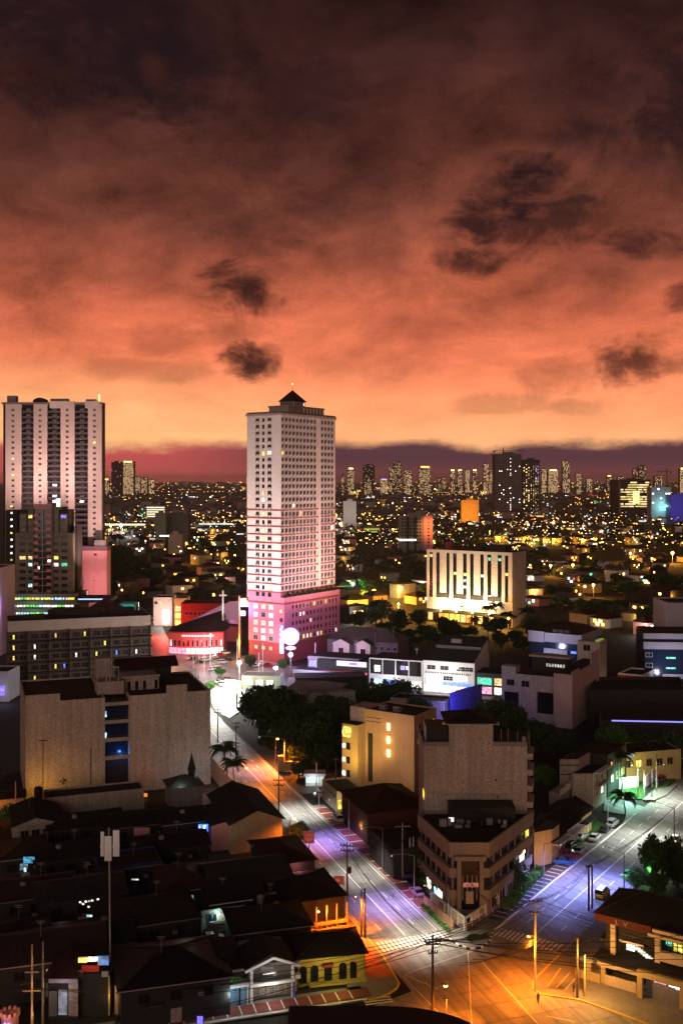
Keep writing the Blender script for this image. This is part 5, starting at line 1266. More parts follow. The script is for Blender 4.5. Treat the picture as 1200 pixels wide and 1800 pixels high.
# ------------------------------------------------------------------ houses along the side road, far right corner
def side_houses():
    C = Vector((61.3, 249.6)); H = 8.6
    r = thing('slim_apartment_house', 'slim three storey house with a blank pale end wall beside the side road', 'house', C)
    fx = Vector((1, .02)).normalized(); A = C-fx*5.2; poly = [A, C, C+V*9, A+V*9]
    wallpart(r, poly, -.3, H, m_beige); flatroof(r, poly, H, m_dark); wins(r, C, poly[2], [2.2, 5.6], [6.6, 3.4], 1.6, 1.5, m_white)
    boxon(r, 'corner_strip', C, V, 0, .35, 0, .12, 0, H, m_white); boxon(r, 'balcony', C, V, 1.0, 8.4, 0, .9, 4.9, 5.3, m_beige); boxon(r, 'awning', C, V, .6, 8.8, 0, 1.4, 8.5, 8.8, m_white)
    q = [A-fx*4.6+V*4, A+V*4, A+V*12, A-fx*4.6+V*12]; wallpart(r, q, -.3, 11.2, m_beige2, 'rear_wing'); flatroof(r, q, 11.2, m_dark)
    for z in (7.4, 9.7): boxon(r, 'ledge', q[0], q[1]-q[0], 0, 4.6, 0, .15, z, z+.2, m_dwall)
    r2 = bldg('dark_terrace_house', 'dark stepped terrace house behind the slim pale house', 'house', [C+V*10+VN*-8, C+V*10, C+V*24, C+V*24+VN*-8], 10.4, m_dwall, m_dark, .5)
    wins(r2, C+V*10, C+V*24, [3, 7, 11], [8, 4.4], 1.8, 1.6, m_ochre, .5)
    # amber lit end wall and roofs next to the corner block
    a = gp(938, 1522); b = gp(969, 1515)
    w = thing('amber_walled_house', 'low house with an amber lit end wall right of the corner block', 'house', a); P = [a, b, b+V*4, a+V*4]
    wallpart(w, P, -.3, 7.0, m_ochre2); hip(w, P, 7.0, 8.6, m_dark, .4)
    p = a.lerp(b, .5)+Vector((1.5, -4.5)); light('POINT', (p.x, p.y, 3.0), 420, (1, .55, .18), size=.3, parent=w)
    # gated houses along the pavement
    fr = [(37.5, 7, 'white gated house with hanging grey shutters beside the parked white car', m_white), (45, 8, 'house with a white garage door and dark sloping roof on the side road', m_lav), (53.5, 7.5, 'house with a tall ochre gate next to the slim pale house', m_ochre)]
    for i, (t, L_, lab, m) in enumerate(fr):
        p = RB(t, -5.0); P = [p, p+V*L_, p+V*L_-VN*8, p-VN*8]; h = 4.0+.4*i
        g = thing('gated_house', lab, 'house', p); wallpart(g, P, -.3, h, m if i != 1 else m_white)
        gable(g, P, h, h+1.9, m_dark, .6, 0); gable_ends(g, P, h, h+1.8, m_beige, 0)
        for k in range(3): boxon(g, 'gate_leaf', p, V, .5+k*(L_-.8)/3, .3+(k+1)*(L_-.8)/3, .03, .15, .1, 3.0, [m_white, m_lav, m_grey][k] if i != 2 else m_ochre); boxon(g, 'gate_post', p, V, .25+k*(L_-.8)/3, .5+k*(L_-.8)/3, .03, .25, 0, 3.4, m_white)
        boxon(g, 'porch_roof', p, V, .1, L_-.1, 0, 1.8, 3.4, 3.6, m_white if i != 2 else m_dark)
    wl = gp(985, 1432); u = thing('white_stair_wall', 'white stepped parapet wall above the gated houses', 'wall', wl)
    for k in range(5): boxon(u, 'wall_panel', wl, V, k*3.2, k*3.2+3.0, -.2, 0, 4.5+k*.1, 6.0+k*.35, m_white)
    boxon(u, 'wall_base', wl, V, 0, 16, -3, -.22, 0, 5, m_beige2)
    # lit yard beyond the side entrance
    y0 = gp(1060, 1392); y1 = gp(1122, 1384)
    m = thing('mint_lit_wall', 'garden wall washed mint green behind the lawn at the side entrance', 'wall', y0); d = y1-y0
    for k in range(6): boxon(m, 'wall_panel', y0, d, k*d.length/6+.03, (k+1)*d.length/6-.03, -.25, 0, 0, 3.0, m_white)
    c0 = gp(1062, 1380); am = bldg('amber_yard_house', 'long low house with an amber lit wall under the dark palms', 'house', [c0, c0+Vector((22, 6)), c0+Vector((20, 16)), c0+Vector((-2, 10))], 7.6, m_ochre, m_dark, .3); wins(am, c0, c0+Vector((22, 6)), span(2, 21, 6), [5.0], 1.6, 1.8, m_ochre, .2)
    boxon(am, 'blue_awning', c0, Vector((22, 6)), 0, 8, 0, 1.2, 7.2, 7.9, em('awning_cool', (.35, .8, 1), .8))
    light('POINT', (c0.x+9, c0.y-3, 5.2), 420, (1, .50, .08), size=.5, parent=am)
    b0 = gp(1056, 1318); lr = bldg('long_dark_roof_hall', 'long dark hall edged with a thin blue light strip on the right', 'hall', [b0, b0+Vector((46, -4)), b0+Vector((50, 14)), b0+Vector((4, 18))], 8.5, m_dwall, m_dark, .3)
    boxon(lr, 'light_strip', b0, Vector((46, -4)), 3, 46, .05, .3, 8.6, 8.95, em('led_strip', (.28, .30, 1.0), 1.3))
    dr = bldg('long_parapet_hall', 'broad low hall with a pinkish rooftop parapet beyond the blue light strip', 'hall', [gp(1045, 1282)+Vector((0, 8)), gp(1215, 1282)+Vector((0, 8)), gp(1215, 1282)+Vector((6, 30)), gp(1045, 1282)+Vector((8, 30))], 10, m_dwall, m_dark, 1.2)
    pw0, pw1 = RB(100, -5), RB(140, -5); pw = thing('white_perimeter_wall', 'white perimeter wall along the far end of the side road', 'wall', pw0); d = pw1-pw0
    for k in range(10): boxon(pw, 'wall_panel', pw0, d, k*4+.05, k*4+3.9, -.25, 0, 0, 3.0, m_white)
side_houses()

# ------------------------------------------------------------------ orange lit building at the bottom right corner
def bottom_right():
    Q = Vector((39.2, 164.6)); d = -LV; b = V
    def L_(t, o): return Q+d*t+b*o
    def bx(name, t0, t1, o0, o1, z0, z1, m): mb = MB(); mb.prism([L_(t0, o0), L_(t1, o0), L_(t1, o1), L_(t0, o1)], z0, z1); return mb.obj(name, m, r)
    mo = pm('orange_plaster', (.50, .40, .27), .9, .2, .4, .2, 3.5, .3, streak=.15)
    r = thing('corner_shop_house', 'orange lit shop house with pillars, lit stair and roller shutter at the bottom right', 'building', Q)
    bx('core', 2, 28, 3.6, 13, -.3, 9.6, m_dwall)
    roof = [L_(.8, 2.6), L_(28.5, 2.6), L_(28.5, 14), L_(.8, 14)]
    hip(r, roof, 9.9, 12.8, m_dark, .4); bx('fascia', .6, 9.8, 2.3, 2.8, 8.7, 9.9, pm('fascia_maroon', (.07, .012, .012), .8))
    bx('side_balcony', 1.0, 2.0, 3.6, 10, 5.0, 5.5, m_dwall)
    bx('pillar', 3.2, 4.0, 2.4, 3.2, 3.6, 8.7, mo); bx('pillar', 10.4, 11.2, 2.2, 3.0, 3.6, 9.0, mo); bx('pillar', 17.2, 18.2, 1.6, 2.4, 0, 9.0, mo); bx('pillar', 21.5, 22.4, 1.6, 2.4, 6.5, 9.0, mo)
    bx('beam', 9.4, 17.2, 1.9, 3.1, 8.4, 8.9, mo); bx('beam', 10.2, 18.4, 1.6, 2.6, 9.4, 9.9, mo); bx('spandrel', 11.2, 17.2, 2.2, 2.9, 4.9, 6.4, mo); bx('spandrel', 17.2, 28, 1.5, 2.3, 5.0, 6.4, mo); bx('spandrel', 17.2, 28, 1.5, 2.3, 8.8, 9.2, mo)
    bx('lit_window', 11.8, 12.9, 3.4, 3.58, 7.1, 8.2, l_teal); bx('lit_window', 13.0, 15.6, 3.4, 3.58, 6.5, 8.2, l_yel); bx('lit_window', 16.2, 16.8, 3.4, 3.58, 6.7, 8.0, l_yel)
    for k in range(6): bx('window_bar', 12.0+k*.8, 12.1+k*.8, 3.2, 3.32, 6.4, 8.3, m_black)
    bx('dark_shutter', 18.6, 21, 1.65, 1.75, 6.6, 8.6, g_dark); bx('dark_shutter', 22.8, 26, 1.65, 1.75, 6.6, 8.6, g_dark)
    # unit letters left as pale marks over the two shutters: air-conditioner fronts
    for t in (19.6, 23.8): bx('vent_unit', t-.55, t+.55, 1.45, 1.64, 7.4, 8.0, m_grey)
    # lit stair, its light put into the treads as their own glow
    bx('stair_wall', 4.4, 10.2, 3.3, 3.58, 3.7, 6.0, g_dark)
    bx('stair_rail', 4.4, 8.4, 3.0, 3.2, 6.0, 6.3, m_white); bx('lit_landing', 5.6, 6.9, 3.1, 3.28, 4.9, 5.8, l_white)
    for k in range(8): bx('stair_tread', 7.1+k*.40, 7.42+k*.40, 2.9, 3.28, 5.3-k*.22, 5.9-k*.22, em('tread_glow', (1, .95, .8), 1.0))
    # ground floor
    bx('porch_roof', 1.2, 9.4, -.4, 3.5, 3.4, 3.9, m_dark); bx('porch_band', 2.0, 9.0, -.5, -.2, 2.9, 3.5, mo)
    for t in (.2, 2.6): bx('porch_pillar', t, t+.75, -.3, .4, 0, 2.9, m_ochre)
    bx('yard_wall', -1.6, 2.6, -.6, -.3, 0, 1.5, m_ochre); bx('yard_wall', 3.4, 8.4, -.5, -.2, 0, 1.7, mo); bx('porch_wall', 3.6, 8.6, 2.6, 3.5, 0, 2.8, m_dwall); bx('porch_window', 4.2, 6.4, 2.45, 2.58, 1.2, 2.5, g_dark)
    bx('gate_lintel', 8.7, 16.2, -1.4, -.6, 3.3, 4.2, m_ochre); bx('gate_roof', 9, 17, -.6, 3.5, 4.2, 4.5, m_dark)
    for t in (8.8, 15.3): bx('gate_pillar', t, t+.8, -1.5, -.6, 0, 3.3, m_ochre)
    for k in range(12): bx('shutter_slat', 9.8, 15.2, -.35, -.22+.03*(k % 2), .05+k*.22, .25+k*.22, m_grey)
    bx('shutter_box', 9.7, 15.25, -.4, .2, 2.72, 3.3, m_dwall); bx('gate_lamp', 11.2, 13.0, -.6, -.42, 2.75, 3.25, l_pink); bx('gate_lamp', 13.4, 14.4, -.62, -.42, 2.7, 3.3, l_white); bx('gate_lamp', 14.5, 15.2, -.64, -.42, 2.6, 3.25, em('lamp_pinkwhite', (1, .75, .85), 3))
    bx('lower_roof', 16.5, 28, -1.2, 1.5, 3.4, 3.7, m_dark); bx('ground_wall', 16.4, 28, -1.0, -.7, 0, 1.0, m_dark); bx('white_ledge', 16.6, 26, -1.1, -.8, 1.0, 1.3, m_lav); bx('white_ledge', 16.6, 26, -1.05, -.85, 2.8, 3.0, m_lav)
    bx('ac_unit', 18.4, 20.0, -1.3, -.7, 1.35, 2.6, m_white)
    c = L_(19.2, -1.32); mb = MB(); mb.tube((c.x, c.y, 1.98), (c.x-.5635*.06, c.y-.826*.06, 1.98), .42, .42, 14); mb.obj('fan', m_black, r)
    bx('lit_shelf', 19.4, 20.2, 1.9, 2.1, 3.9, 4.9, l_white); bx('white_frieze', 17, 28, -.1, .3, 3.75, 4.0, m_lav)
    # two faint letters on the fascia, as in the photograph
    o_ = L_(4.2, 2.24); mb = MB()
    for u, w in (((0, .7), (0, 0)), ((0, 0), (.4, 0)), ((1.2, .7), (1.5, 0)), ((1.5, 0), (1.8, .7))): mb.bar((*(o_+d*u[0]), 8.95+u[1]), (*(o_+d*w[0]), 8.95+w[1]), .12, .06)
    mb.obj('fascia_letter', m_lav, r)
    light('POINT', (L_(3, -7.5)[0], L_(3, -7.5)[1], 7.0), 3600, (1, .50, .12), size=.3, parent=r)
bottom_right()
# ------------------------------------------------------------------ dark neighbourhood left of the main road
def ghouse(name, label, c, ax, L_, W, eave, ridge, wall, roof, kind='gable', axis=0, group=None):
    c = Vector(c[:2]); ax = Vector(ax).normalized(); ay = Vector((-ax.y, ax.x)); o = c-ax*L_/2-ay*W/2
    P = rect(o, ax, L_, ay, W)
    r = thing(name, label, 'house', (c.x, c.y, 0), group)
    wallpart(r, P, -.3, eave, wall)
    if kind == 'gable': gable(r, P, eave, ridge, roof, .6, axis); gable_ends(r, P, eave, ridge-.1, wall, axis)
    elif kind == 'hip': hip(r, P, eave, ridge, roof, .6)
    else: parapet(r, P, eave, .5, .25, wall); flatroof(r, P, eave, roof)
    return r, P
def light_gutter(r, a, b, z, m): mb = MB(); mb.bar((*a, z), (*b, z), .18, .16); return mb.obj('gutter', m, r)
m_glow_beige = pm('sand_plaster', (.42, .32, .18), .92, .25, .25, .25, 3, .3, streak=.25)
# gable-ended hall at the kerb
r, P = ghouse('gable_house', 'long dark-roofed house with a dim ochre gable end beside the main road', Vector((-18.3, 222))+U*11, U, 22, 11.5, 6.0, 8.6, m_glow_beige, m_dark)
light('SPOT', (-14, 208, 5.5), 900, (1, .66, .25), (-18, 222, 6.2), 100, 1, .5, r)
r, P = ghouse('rear_house', 'small house with a pinkish end wall left of the ochre gable', (-27.5, 228), U, 12, 5.4, 5.4, 6.0, m_rose, m_dark)
light('POINT', (-27.2, 217, 6.6), 110, (1, .72, .6), size=.3, parent=r)
mb = MB(); q = Vector((xx(349, 221), 221.0)); r2 = thing('lit_blue_sign', 'small glowing blue window sign left of the pinkish end wall', 'sign', (q.x, q.y, 4))
mb.box(q.x, q.x+2.1, q.y-.2, q.y, 4.3, 5.9); mb.obj('panel', em('panel_blue', (.03, .2, 1), 1.6), r2)
mb = MB(); x0 = q.x+.3
for a, b in (((0, -.5), (0, .5)), ((0, -.5), (.5, -.5)), ((.85, -.5), (.85, .5)), ((.85, .5), (1.4, .5)), ((.85, .05), (1.25, .05))): mb.bar((x0+a[0], q.y-.24, 5.1+a[1]), (x0+b[0], q.y-.24, 5.1+b[1]), .2, .06, Vector((0, 1, 0)))
mb.obj('letter', em('letter_white', (.85, .95, 1), 2), r2)
mb = MB(); mb.box(q.x+.9, q.x+1.1, q.y-.15, q.y, 0, 4.3); mb.obj('post', m_black, r2)
# restaurant with an orange terrace
r, P = ghouse('terrace_restaurant', 'dark roofed restaurant with an orange lit terrace and red boards at the kerb', RA(21, -19.6), UN, 11, 13, 4.4, 5.8, m_dwall, m_dark, 'hip')
e = RA(11.2, -24.5)
for k in range(6): boxon(r, 'terrace_post', e, UN, k*1.9-.1, k*1.9+.1, 0, .2, 0, 4.4, m_ochre)
boxon(r, 'terrace_beam', e, UN, 0, 9.7, .0, .35, 1.0, 1.5, m_ochre); boxon(r, 'terrace_floor', e, UN, -.2, 9.9, -1, .4, 0, .35, m_ochre2)
for k in range(7):
    rnd = random.Random(k); boxon(r, 'terrace_chair', e, UN, .6+k*1.3, 1.1+k*1.3, -1.2, -.7, .35, 1.3, m_wood)
light('POINT', (*(e+UN*6+U*-.8), 3.4), 520, C_ORG, size=.2, parent=r); light('POINT', (*(e+UN*2+U*.6), 3.6), 160, C_ORG, size=.2, parent=r)
bu = MB(); pt = e+UN*4+U*-.6; bu.ball((pt.x, pt.y, 3.7), .16); bu.obj('lantern', b_org, r)
r, P = ghouse('awning_house', 'dark house with a red lit awning between the gable house and the restaurant', RA(38, -19.2), UN, 9.5, 14, 5.2, 6.8, m_dwall, m_roofr, 'hip')
boxon(r, 'awning', RA(31.5, -22), UN, 1, 6, -.2, 2.2, 2.9, 3.1, pm('pink_awning', (.55, .13, .17), .8)); p = RA(29.5, -18.5); light('POINT', (*p, 4.6), 240, (1, .3, .3), size=.3, parent=r)
for (px, py, z, w, h, lab) in ((543, 1472, 4.6, 2.3, 2.5, 'square red board with a ring emblem beside the small kerb tree'), (595.5, 1547, 4.2, 2.0, 1.6, 'small red board on the kerb above the terrace restaurant')):
    p = gp(px, py, z); s = thing('red_board', lab, 'sign', (p.x, p.y, 0)); mb = MB(); mb.box(p.x-w/2, p.x+w/2, p.y-.12, p.y+.12, z-h/2, z+h/2); mb.obj('board', em('red_board', (.6, .02, .02), .28), s)
    mb = MB(); mb.box(p.x-.08, p.x+.08, p.y+.13, p.y+.28, 0, z); mb.obj('post', m_black, s)
    if w > 2.1:
        mb = MB(); pts = [(p.x+.75*math.cos(PI*k/12), p.y-.14, z-.15+.75*math.sin(PI*k/12)) for k in range(13)]
        for a, b in zip(pts[:-1], pts[1:]): mb.bar(a, b, .13, .13)
        mb.bar((p.x-.85, p.y-.14, z-.3), (p.x+.85, p.y-.14, z-.3), .14, .14); mb.bar((p.x-.5, p.y-.14, z-.62), (p.x+.5, p.y-.14, z-.62), .12, .12); mb.obj('emblem', em('emblem_red', (.9, .25, .12), .35), s)
    else: mb = MB(); mb.ball((p.x-.3, p.y-.1, z), .42, sz=.5); mb.obj('emblem', em('emblem_red', (.9, .25, .12), .35), s)
# arched yellow house on the lower street
a0, a1 = gp(524, 1732), gp(642, 1720); d = (a1-a0).normalized(); back = Vector((-d.y, d.x)); L_ = (a1-a0).length
r = thing('arched_house', 'ochre bungalow with dark arched openings at the street corner', 'house', (a0.x, a0.y, 0)); P = [a0, a1, a1+back*9, a0+back*9]
wallpart(r, P, -.3, 4.1, pm('arcade_yellow', (.50, .40, .10), .9, .22, .3, .2, 3, .3, streak=.2)); hip(r, P, 4.2, 5.9, m_dark, .5)
my = MATS['arcade_yellow']
def arch(t, w, h, z=.25):
    mb = MB(); n = Vector((d.y, -d.x)); p = a0+d*t+n*.02; ry = w/2
    pts = [(-w/2, 0), (w/2, 0), (w/2, h-ry)]+[(ry*math.cos(PI*q/8), h-ry+ry*math.sin(PI*q/8)) for q in range(1, 8)]+[(-w/2, h-ry)]
    mb.hexa([(*(p+d*a+n*.06), z+b) for a, b in pts], [(*(p+d*a), z+b) for a, b in pts][::1]); mb.obj('arch_opening', g_dark, r)
for f in (.07, .24, .66, .81): arch(L_*f, 1.25, 2.7)
boxon(r, 'door_opening', a0, d, L_*.37, L_*.50, 0, .08, .1, 2.7, g_dark); boxon(r, 'door_canopy', a0, d, L_*.36, L_*.51, 0, .8, 2.75, 3.2, m_maroon)
for f in (.36, .52, .745, .95): boxon(r, 'pilaster', a0, d, L_*f, L_*f+.22, 0, .16, 0, 4.0, my)
boxon(r, 'plinth', a0, d, L_*.15, L_, 0, 1.2, 0, .30, my); boxon(r, 'wall_course', a0, d, 0, L_, 0, .07, 3.1, 3.22, my)
boxon(r, 'fence_pier', a0, d, -1.9, -.5, .2, 1.8, 0, 2.2, my)
light('POINT', (*(a0+d*5+Vector((d.y, -d.x))*4.5), 4.0), 330, (1, .80, .22), size=.4, parent=r)
for px, py, nm in ((510, 1748, 'white'),): pass
ac = gp(461, 1651, 5.5); u = thing('rooftop_unit', 'white rooftop air conditioner on the dark roof above the ochre bungalow', 'air conditioner', (ac.x, ac.y, 4.8))
mb = MB(); mb.box(ac.x-.55, ac.x+.55, ac.y-.4, ac.y+.4, 4.8, 5.9); mb.obj('case', m_white, u); mb = MB(); mb.tube((ac.x+.1, ac.y-.42, 5.35), (ac.x+.1, ac.y-.46, 5.35), .36, .36, 12); mb.obj('fan', m_black, u)
light('POINT', (ac.x-.5, ac.y-1.8, 6.4), 14, C_WHITE, size=.1, parent=u)
# white trimmed porch house
b0, b1 = gp(440, 1766), gp(518, 1755); d2 = (b1-b0).normalized(); bk = Vector((-d2.y, d2.x)); L2 = (b1-b0).length
r = thing('porch_house', 'white trimmed house with a gabled porch and lit carport on the lower street', 'house', (b0.x, b0.y, 0)); P = [b0, b1, b1+bk*9, b0+bk*9]
wallpart(r, [p+bk*2.0 for p in P], -.3, 5.0, m_grey); gable(r, [b0-d2*.6, b1-d2*.2, b1-d2*.2+bk*7, b0-d2*.6+bk*7], 5.4, 7.2, m_dark, .3, 1)
n2 = Vector((d2.y, -d2.x)); mb = MB(); mid = b0+d2*(L2/2)
for s0, s1 in ((b0-d2*.9, mid), (mid, b1+d2*.3)): z0, z1 = (5.3, 6.9) if s0 != mid else (6.9, 5.4); mb.bar((*(s0+n2*.5), z0), (*(s1+n2*.5), z1), .25, .38)
mb.obj('barge_board', m_white, r)
for t in (0, L2-.5): boxon(r, 'porch_post', b0, d2, t, t+.4, -.3, .1, 0, 5.2, m_white)
boxon(r, 'balcony_edge', b0, d2, 0, L2-.1, -.1, .3, 2.7, 3.15, m_white); boxon(r, 'balcony_slab', b0, d2, 0, L2-.1, -2, -.1, 2.75, 3.0, m_grey)
boxon(r, 'pale_sign', b0, d2, 2.0, 4.0, -1.9, -1.8, 4.0, 4.7, m_lav); boxon(r, 'lit_strip', b0, d2, 2.4, 4.4, -1.95, -1.85, 3.4, 3.55, l_white)
for k in range(5): boxon(r, 'carport_panel', b0, d2, .5+k*1.15, 1.55+k*1.15, -1.9, -1.75, .1, 2.5, m_beige2)
for t in (1.0, 3.6): boxon(r, 'hanging_unit', b0, d2, t, t+.9, -1.7, -1.2, 1.8, 2.5, m_white)
boxon(r, 'blue_banner', b1, d2, -.35, .05, .05, .12, .2, 2.8, m_bluewall)
light('POINT', (*(b0+d2*3+n2*1.6), 2.4), 130, (.95, .9, .8), size=.2, parent=r); light('POINT', (*(b0+d2*3+n2*3.5), 6.2), 120, C_WHITE, size=.3, parent=r)
for z in (2.0, 3.9): boxon(r, 'wall_unit', b1, d2, .1, .9, -.5, .1, z+1, z+1.7, m_white)
# garage with slatted blue shutter
e0, e1 = gp(366, 1778), gp(438, 1766); d3 = (e1-e0).normalized(); bk3 = Vector((-d3.y, d3.x)); L3 = (e1-e0).length
r = thing('garage_house', 'dark house with a white-framed blue slatted garage gate on the lower street', 'house', (e0.x, e0.y, 0)); P = [e0+bk3*1.5, e1+bk3*1.5, e1+bk3*12, e0+bk3*12]
wallpart(r, P, -.3, 5.0, m_dwall); hip(r, P, 5.0, 7.0, m_dark, .4); boxon(r, 'roof_band', e0, d3, 0, L3, -1.2, -.8, 4.9, 5.2, m_beige)
for k in range(10): boxon(r, 'shutter_slat', e0, d3, 1.9, 4.8, -.25+.04*(k % 2), -.12, .1+k*.26, .29+k*.26, pm('shutter_blue', (.22, .38, .55), .6))
for k in range(10): boxon(r, 'shutter_slat', e0, d3, 4.9, L3-.4, -.25+.04*(k % 2), -.12, .1+k*.26, .29+k*.26, MATS['shutter_blue'])
for t in (1.5, 4.75, L3-.3): boxon(r, 'gate_post', e0, d3, t, t+.16, -.3, .1, 0, 2.9, m_white if t != 4.75 else m_black)
boxon(r, 'gate_beam', e0, d3, 0, L3, -.3, .2, 2.9, 3.3, m_white); boxon(r, 'blue_wall', e0, d3, 0, 1.4, -.3, 0, 0, 2.7, m_teal); boxon(r, 'canopy_roof', e0, d3, 0, L3, -2.2, .4, 3.3, 3.6, m_lav)
p = e0+d3*4+bk3*-.3; mb = MB(); rr = random.Random(1)
for k in range(160): leafquad(mb, (p.x+rr.uniform(-1, 1), p.y+rr.uniform(-.3, .5), 3.8+rr.uniform(0, .8)), .2, rr)
o = mb.obj('planter_bush', m_leafb, None, origin=(p.x, p.y, 3.8)); tag(o, 'small green bush on the garage canopy', 'plant')
light('POINT', (*(e0+d3*3-bk3*2.6), 3.2), 130, (.75, .95, 1), size=.2, parent=r)
# mast with panel antennas
b = Vector((xx(195, 158), 158.0)); r = thing('antenna_mast', 'slim tall mast with pale ribbed panels standing over the dark roofs', 'mast', (b.x, b.y, 0))
mb = MB(); mb.tube((b.x, b.y, 0), (b.x-.3, b.y, 26.5), .16, .11, 6); mb.obj('pole', m_steel, r)
for dx, w, z0, z1 in ((-1.15, .5, 22.2, 26), (-.55, 1.1, 21.5, 25.3), (.75, 1.0, 22.2, 26.2)):
    mb = MB(); 
    for k in range(4): mb.box(b.x-.3+dx+w*k/4, b.x-.3+dx+w*(k+.85)/4, b.y-.5, b.y-.3, z0, z1)
    mb.obj('panel', m_white, r)
mb = MB(); mb.box(b.x-1.6, b.x+1.3, b.y-.3, b.y-.12, 23.5, 23.8); mb.obj('bracket', m_steel, r); light('POINT', (b.x+.2, b.y-5, 26), 60, (1, .85, .8), size=.3, parent=r)
# turret with a swirl sign, bottom left corner
b = Vector((xx(18, 147.5), 147.5)); r = thing('turret', 'small battlemented turret with a glowing swirl sign at the bottom left corner', 'turret', (b.x, b.y, 0))
mb = MB(); mb.lathe((b.x, b.y, 0), [(1.25, -.2), (1.25, 2.9), (1.4, 3.0), (1.4, 3.3)], 20); mb.obj('drum', m_rose, r)
for k in range(10):
    a = 2*PI*k/10; mb = MB(); mb.box(b.x+1.22*math.cos(a)-.2, b.x+1.22*math.cos(a)+.2, b.y+1.22*math.sin(a)-.2, b.y+1.22*math.sin(a)+.2, 3.3, 3.75); mb.obj('merlon', m_rose, r)
mb = MB(); pts = []
for k in range(30): u = k/29; a = 2.2+u*8.2; rr_ = .70*(1-.65*u); pts.append((b.x+.15+rr_*math.cos(a), b.y-1.32, 2.0+rr_*math.sin(a)))
for p, q in zip(pts[:-1], pts[1:]): mb.bar(p, q, .15, .15)
mb.obj('swirl_emblem', em('swirl', (.12, .18, 1.0), 4), r)
mb = MB(); mb.bar((b.x+.45, b.y-1.36, 1.55), (b.x+.45, b.y-1.36, 2.4), .15, .12); mb.bar((b.x-.1, b.y-1.36, 1.75), (b.x+.45, b.y-1.36, 1.75), .12, .12); mb.obj('swirl_emblem', em('swirl_white', (.6, .8, 1), 4), r)
light('POINT', (b.x, b.y-3, 4.2), 110, (1, .5, .4), size=.3, parent=r)
# shops of the lower left street
q0 = Vector((xx(84, 152), 152.0)); r, P = ghouse('shuttered_shop', 'dark shop with a pale lit door and grey shutters at the bottom left', q0+Vector((2.2, 5)), (1, 0), 4.6, 9, 6.2, 7.4, m_dwall, m_roofr, 'hip')
boxon(r, 'fascia', P[0], (1, 0), .2, 4.5, 0, .25, 5.3, 5.9, m_lav); boxon(r, 'pale_door', P[0], (1, 0), 1.6, 2.9, 0, .12, .5, 4.2, litpane('door_glow', (.55, .65, .9), .30)); boxon(r, 'grey_shutter', P[0], (1, 0), .2, 1.4, 0, .1, .3, 4, m_grey); boxon(r, 'rose_wall', P[0], (1, 0), 3.1, 4.5, 0, .1, .3, 5.2, m_beige2)
light('POINT', (P[0].x+2.5, P[0].y-2.5, 5.5), 50, (.9, .85, 1), size=.3, parent=r)
q0 = Vector((xx(137, 153), 153.0)); r, P = ghouse('sign_topped_shop', 'narrow dark shop under a cluttered yellow and blue lit roof sign', q0+Vector((2.3, 4.5)), (1, 0), 4.8, 8, 5.6, 5.9, m_dwall, m_roofr, 'flat')
for x, w, z, h, m in ((.1, 1.3, 8.2, .7, l_yel), (1.5, 1.6, 8.3, .6, l_white), (3.0, 1.6, 8.1, 1.3, litpane('sign_blue2', (.06, .3, .8), .7)), (.6, 2.6, 6.9, .9, m_redsign), (.1, .7, 6.2, .8, m_lav), (3.6, 1.0, 6.1, .8, m_lav)): boxon(r, 'sign_piece', P[0], (1, 0), x, x+w, -.1, .2, z-h/2, z+h/2, m)
for x, m in ((0, m_ochre), (4.6, m_ochre)): boxon(r, 'lit_pillar', P[0], (1, 0), x, x+.25, 0, .3, 0, 5.8, m)
light('POINT', (P[0].x+2.4, P[0].y-2.2, 7.4), 36, (1, .8, .5), size=.2, parent=r); light('POINT', (P[0].x+5.0, P[0].y-1.0, 3.0), 34, (1, .6, .2), size=.2, parent=r)
q0 = Vector((xx(203, 154), 154.0)); r, P = ghouse('amber_side_shop', 'small amber lit shop front right of the sign topped shop', q0+Vector((1.2, 3)), (1, 0), 2.6, 6, 4.4, 5.2, m_ochre2, m_dark, 'hip')
boxon(r, 'lit_window', P[0], (1, 0), .3, 1.4, 0, .1, 3.0, 3.9, l_white); boxon(r, 'blue_tube', P[0], (1, 0), 2.3, 2.45, 0, .2, .6, 2.8, em('tube_blue', (.1, .5, 1), 2)); light('POINT', (P[0].x+1, P[0].y-1.5, 3.4), 26, (1, .6, .25), size=.2, parent=r)
hedge('bush', 'dusty bush at the foot of the amber side shop', Vector((xx(205, 150), 150)), Vector((xx(232, 150), 150)), 1.4, 2.2, .1, m_leaf, 260, cat='bush', seed=9)
# carport yard with a teal lit car
yc = gp(370, 1640); r, P = ghouse('yard_house', 'dark house whose small yard is lit teal by a wall lamp, above the lower street', yc+Vector((3, 6)), UN, 10, 7, 4.6, 6.2, m_dwall, m_dark, 'gable')
boxon(r, 'lit_wall', P[0], P[1]-P[0], .5, 4.0, 0, .1, .4, 2.6, m_white); boxon(r, 'eave_strip', P[0], P[1]-P[0], 0, 8, .5, .7, 4.5, 4.7, m_white); boxon(r, 'lit_window', P[0], P[1]-P[0], 4.6, 5.4, 0, .12, 1, 2.6, l_cool)
light('POINT', (*(P[0]+Vector((1.8, -1.0))), 3.0), 80, (.5, 1, .9), size=.15, parent=r); bu = MB(); bu.ball((P[0].x+1.8, P[0].y-.3, 3.1), .16); bu.obj('wall_lamp', b_cool, r)
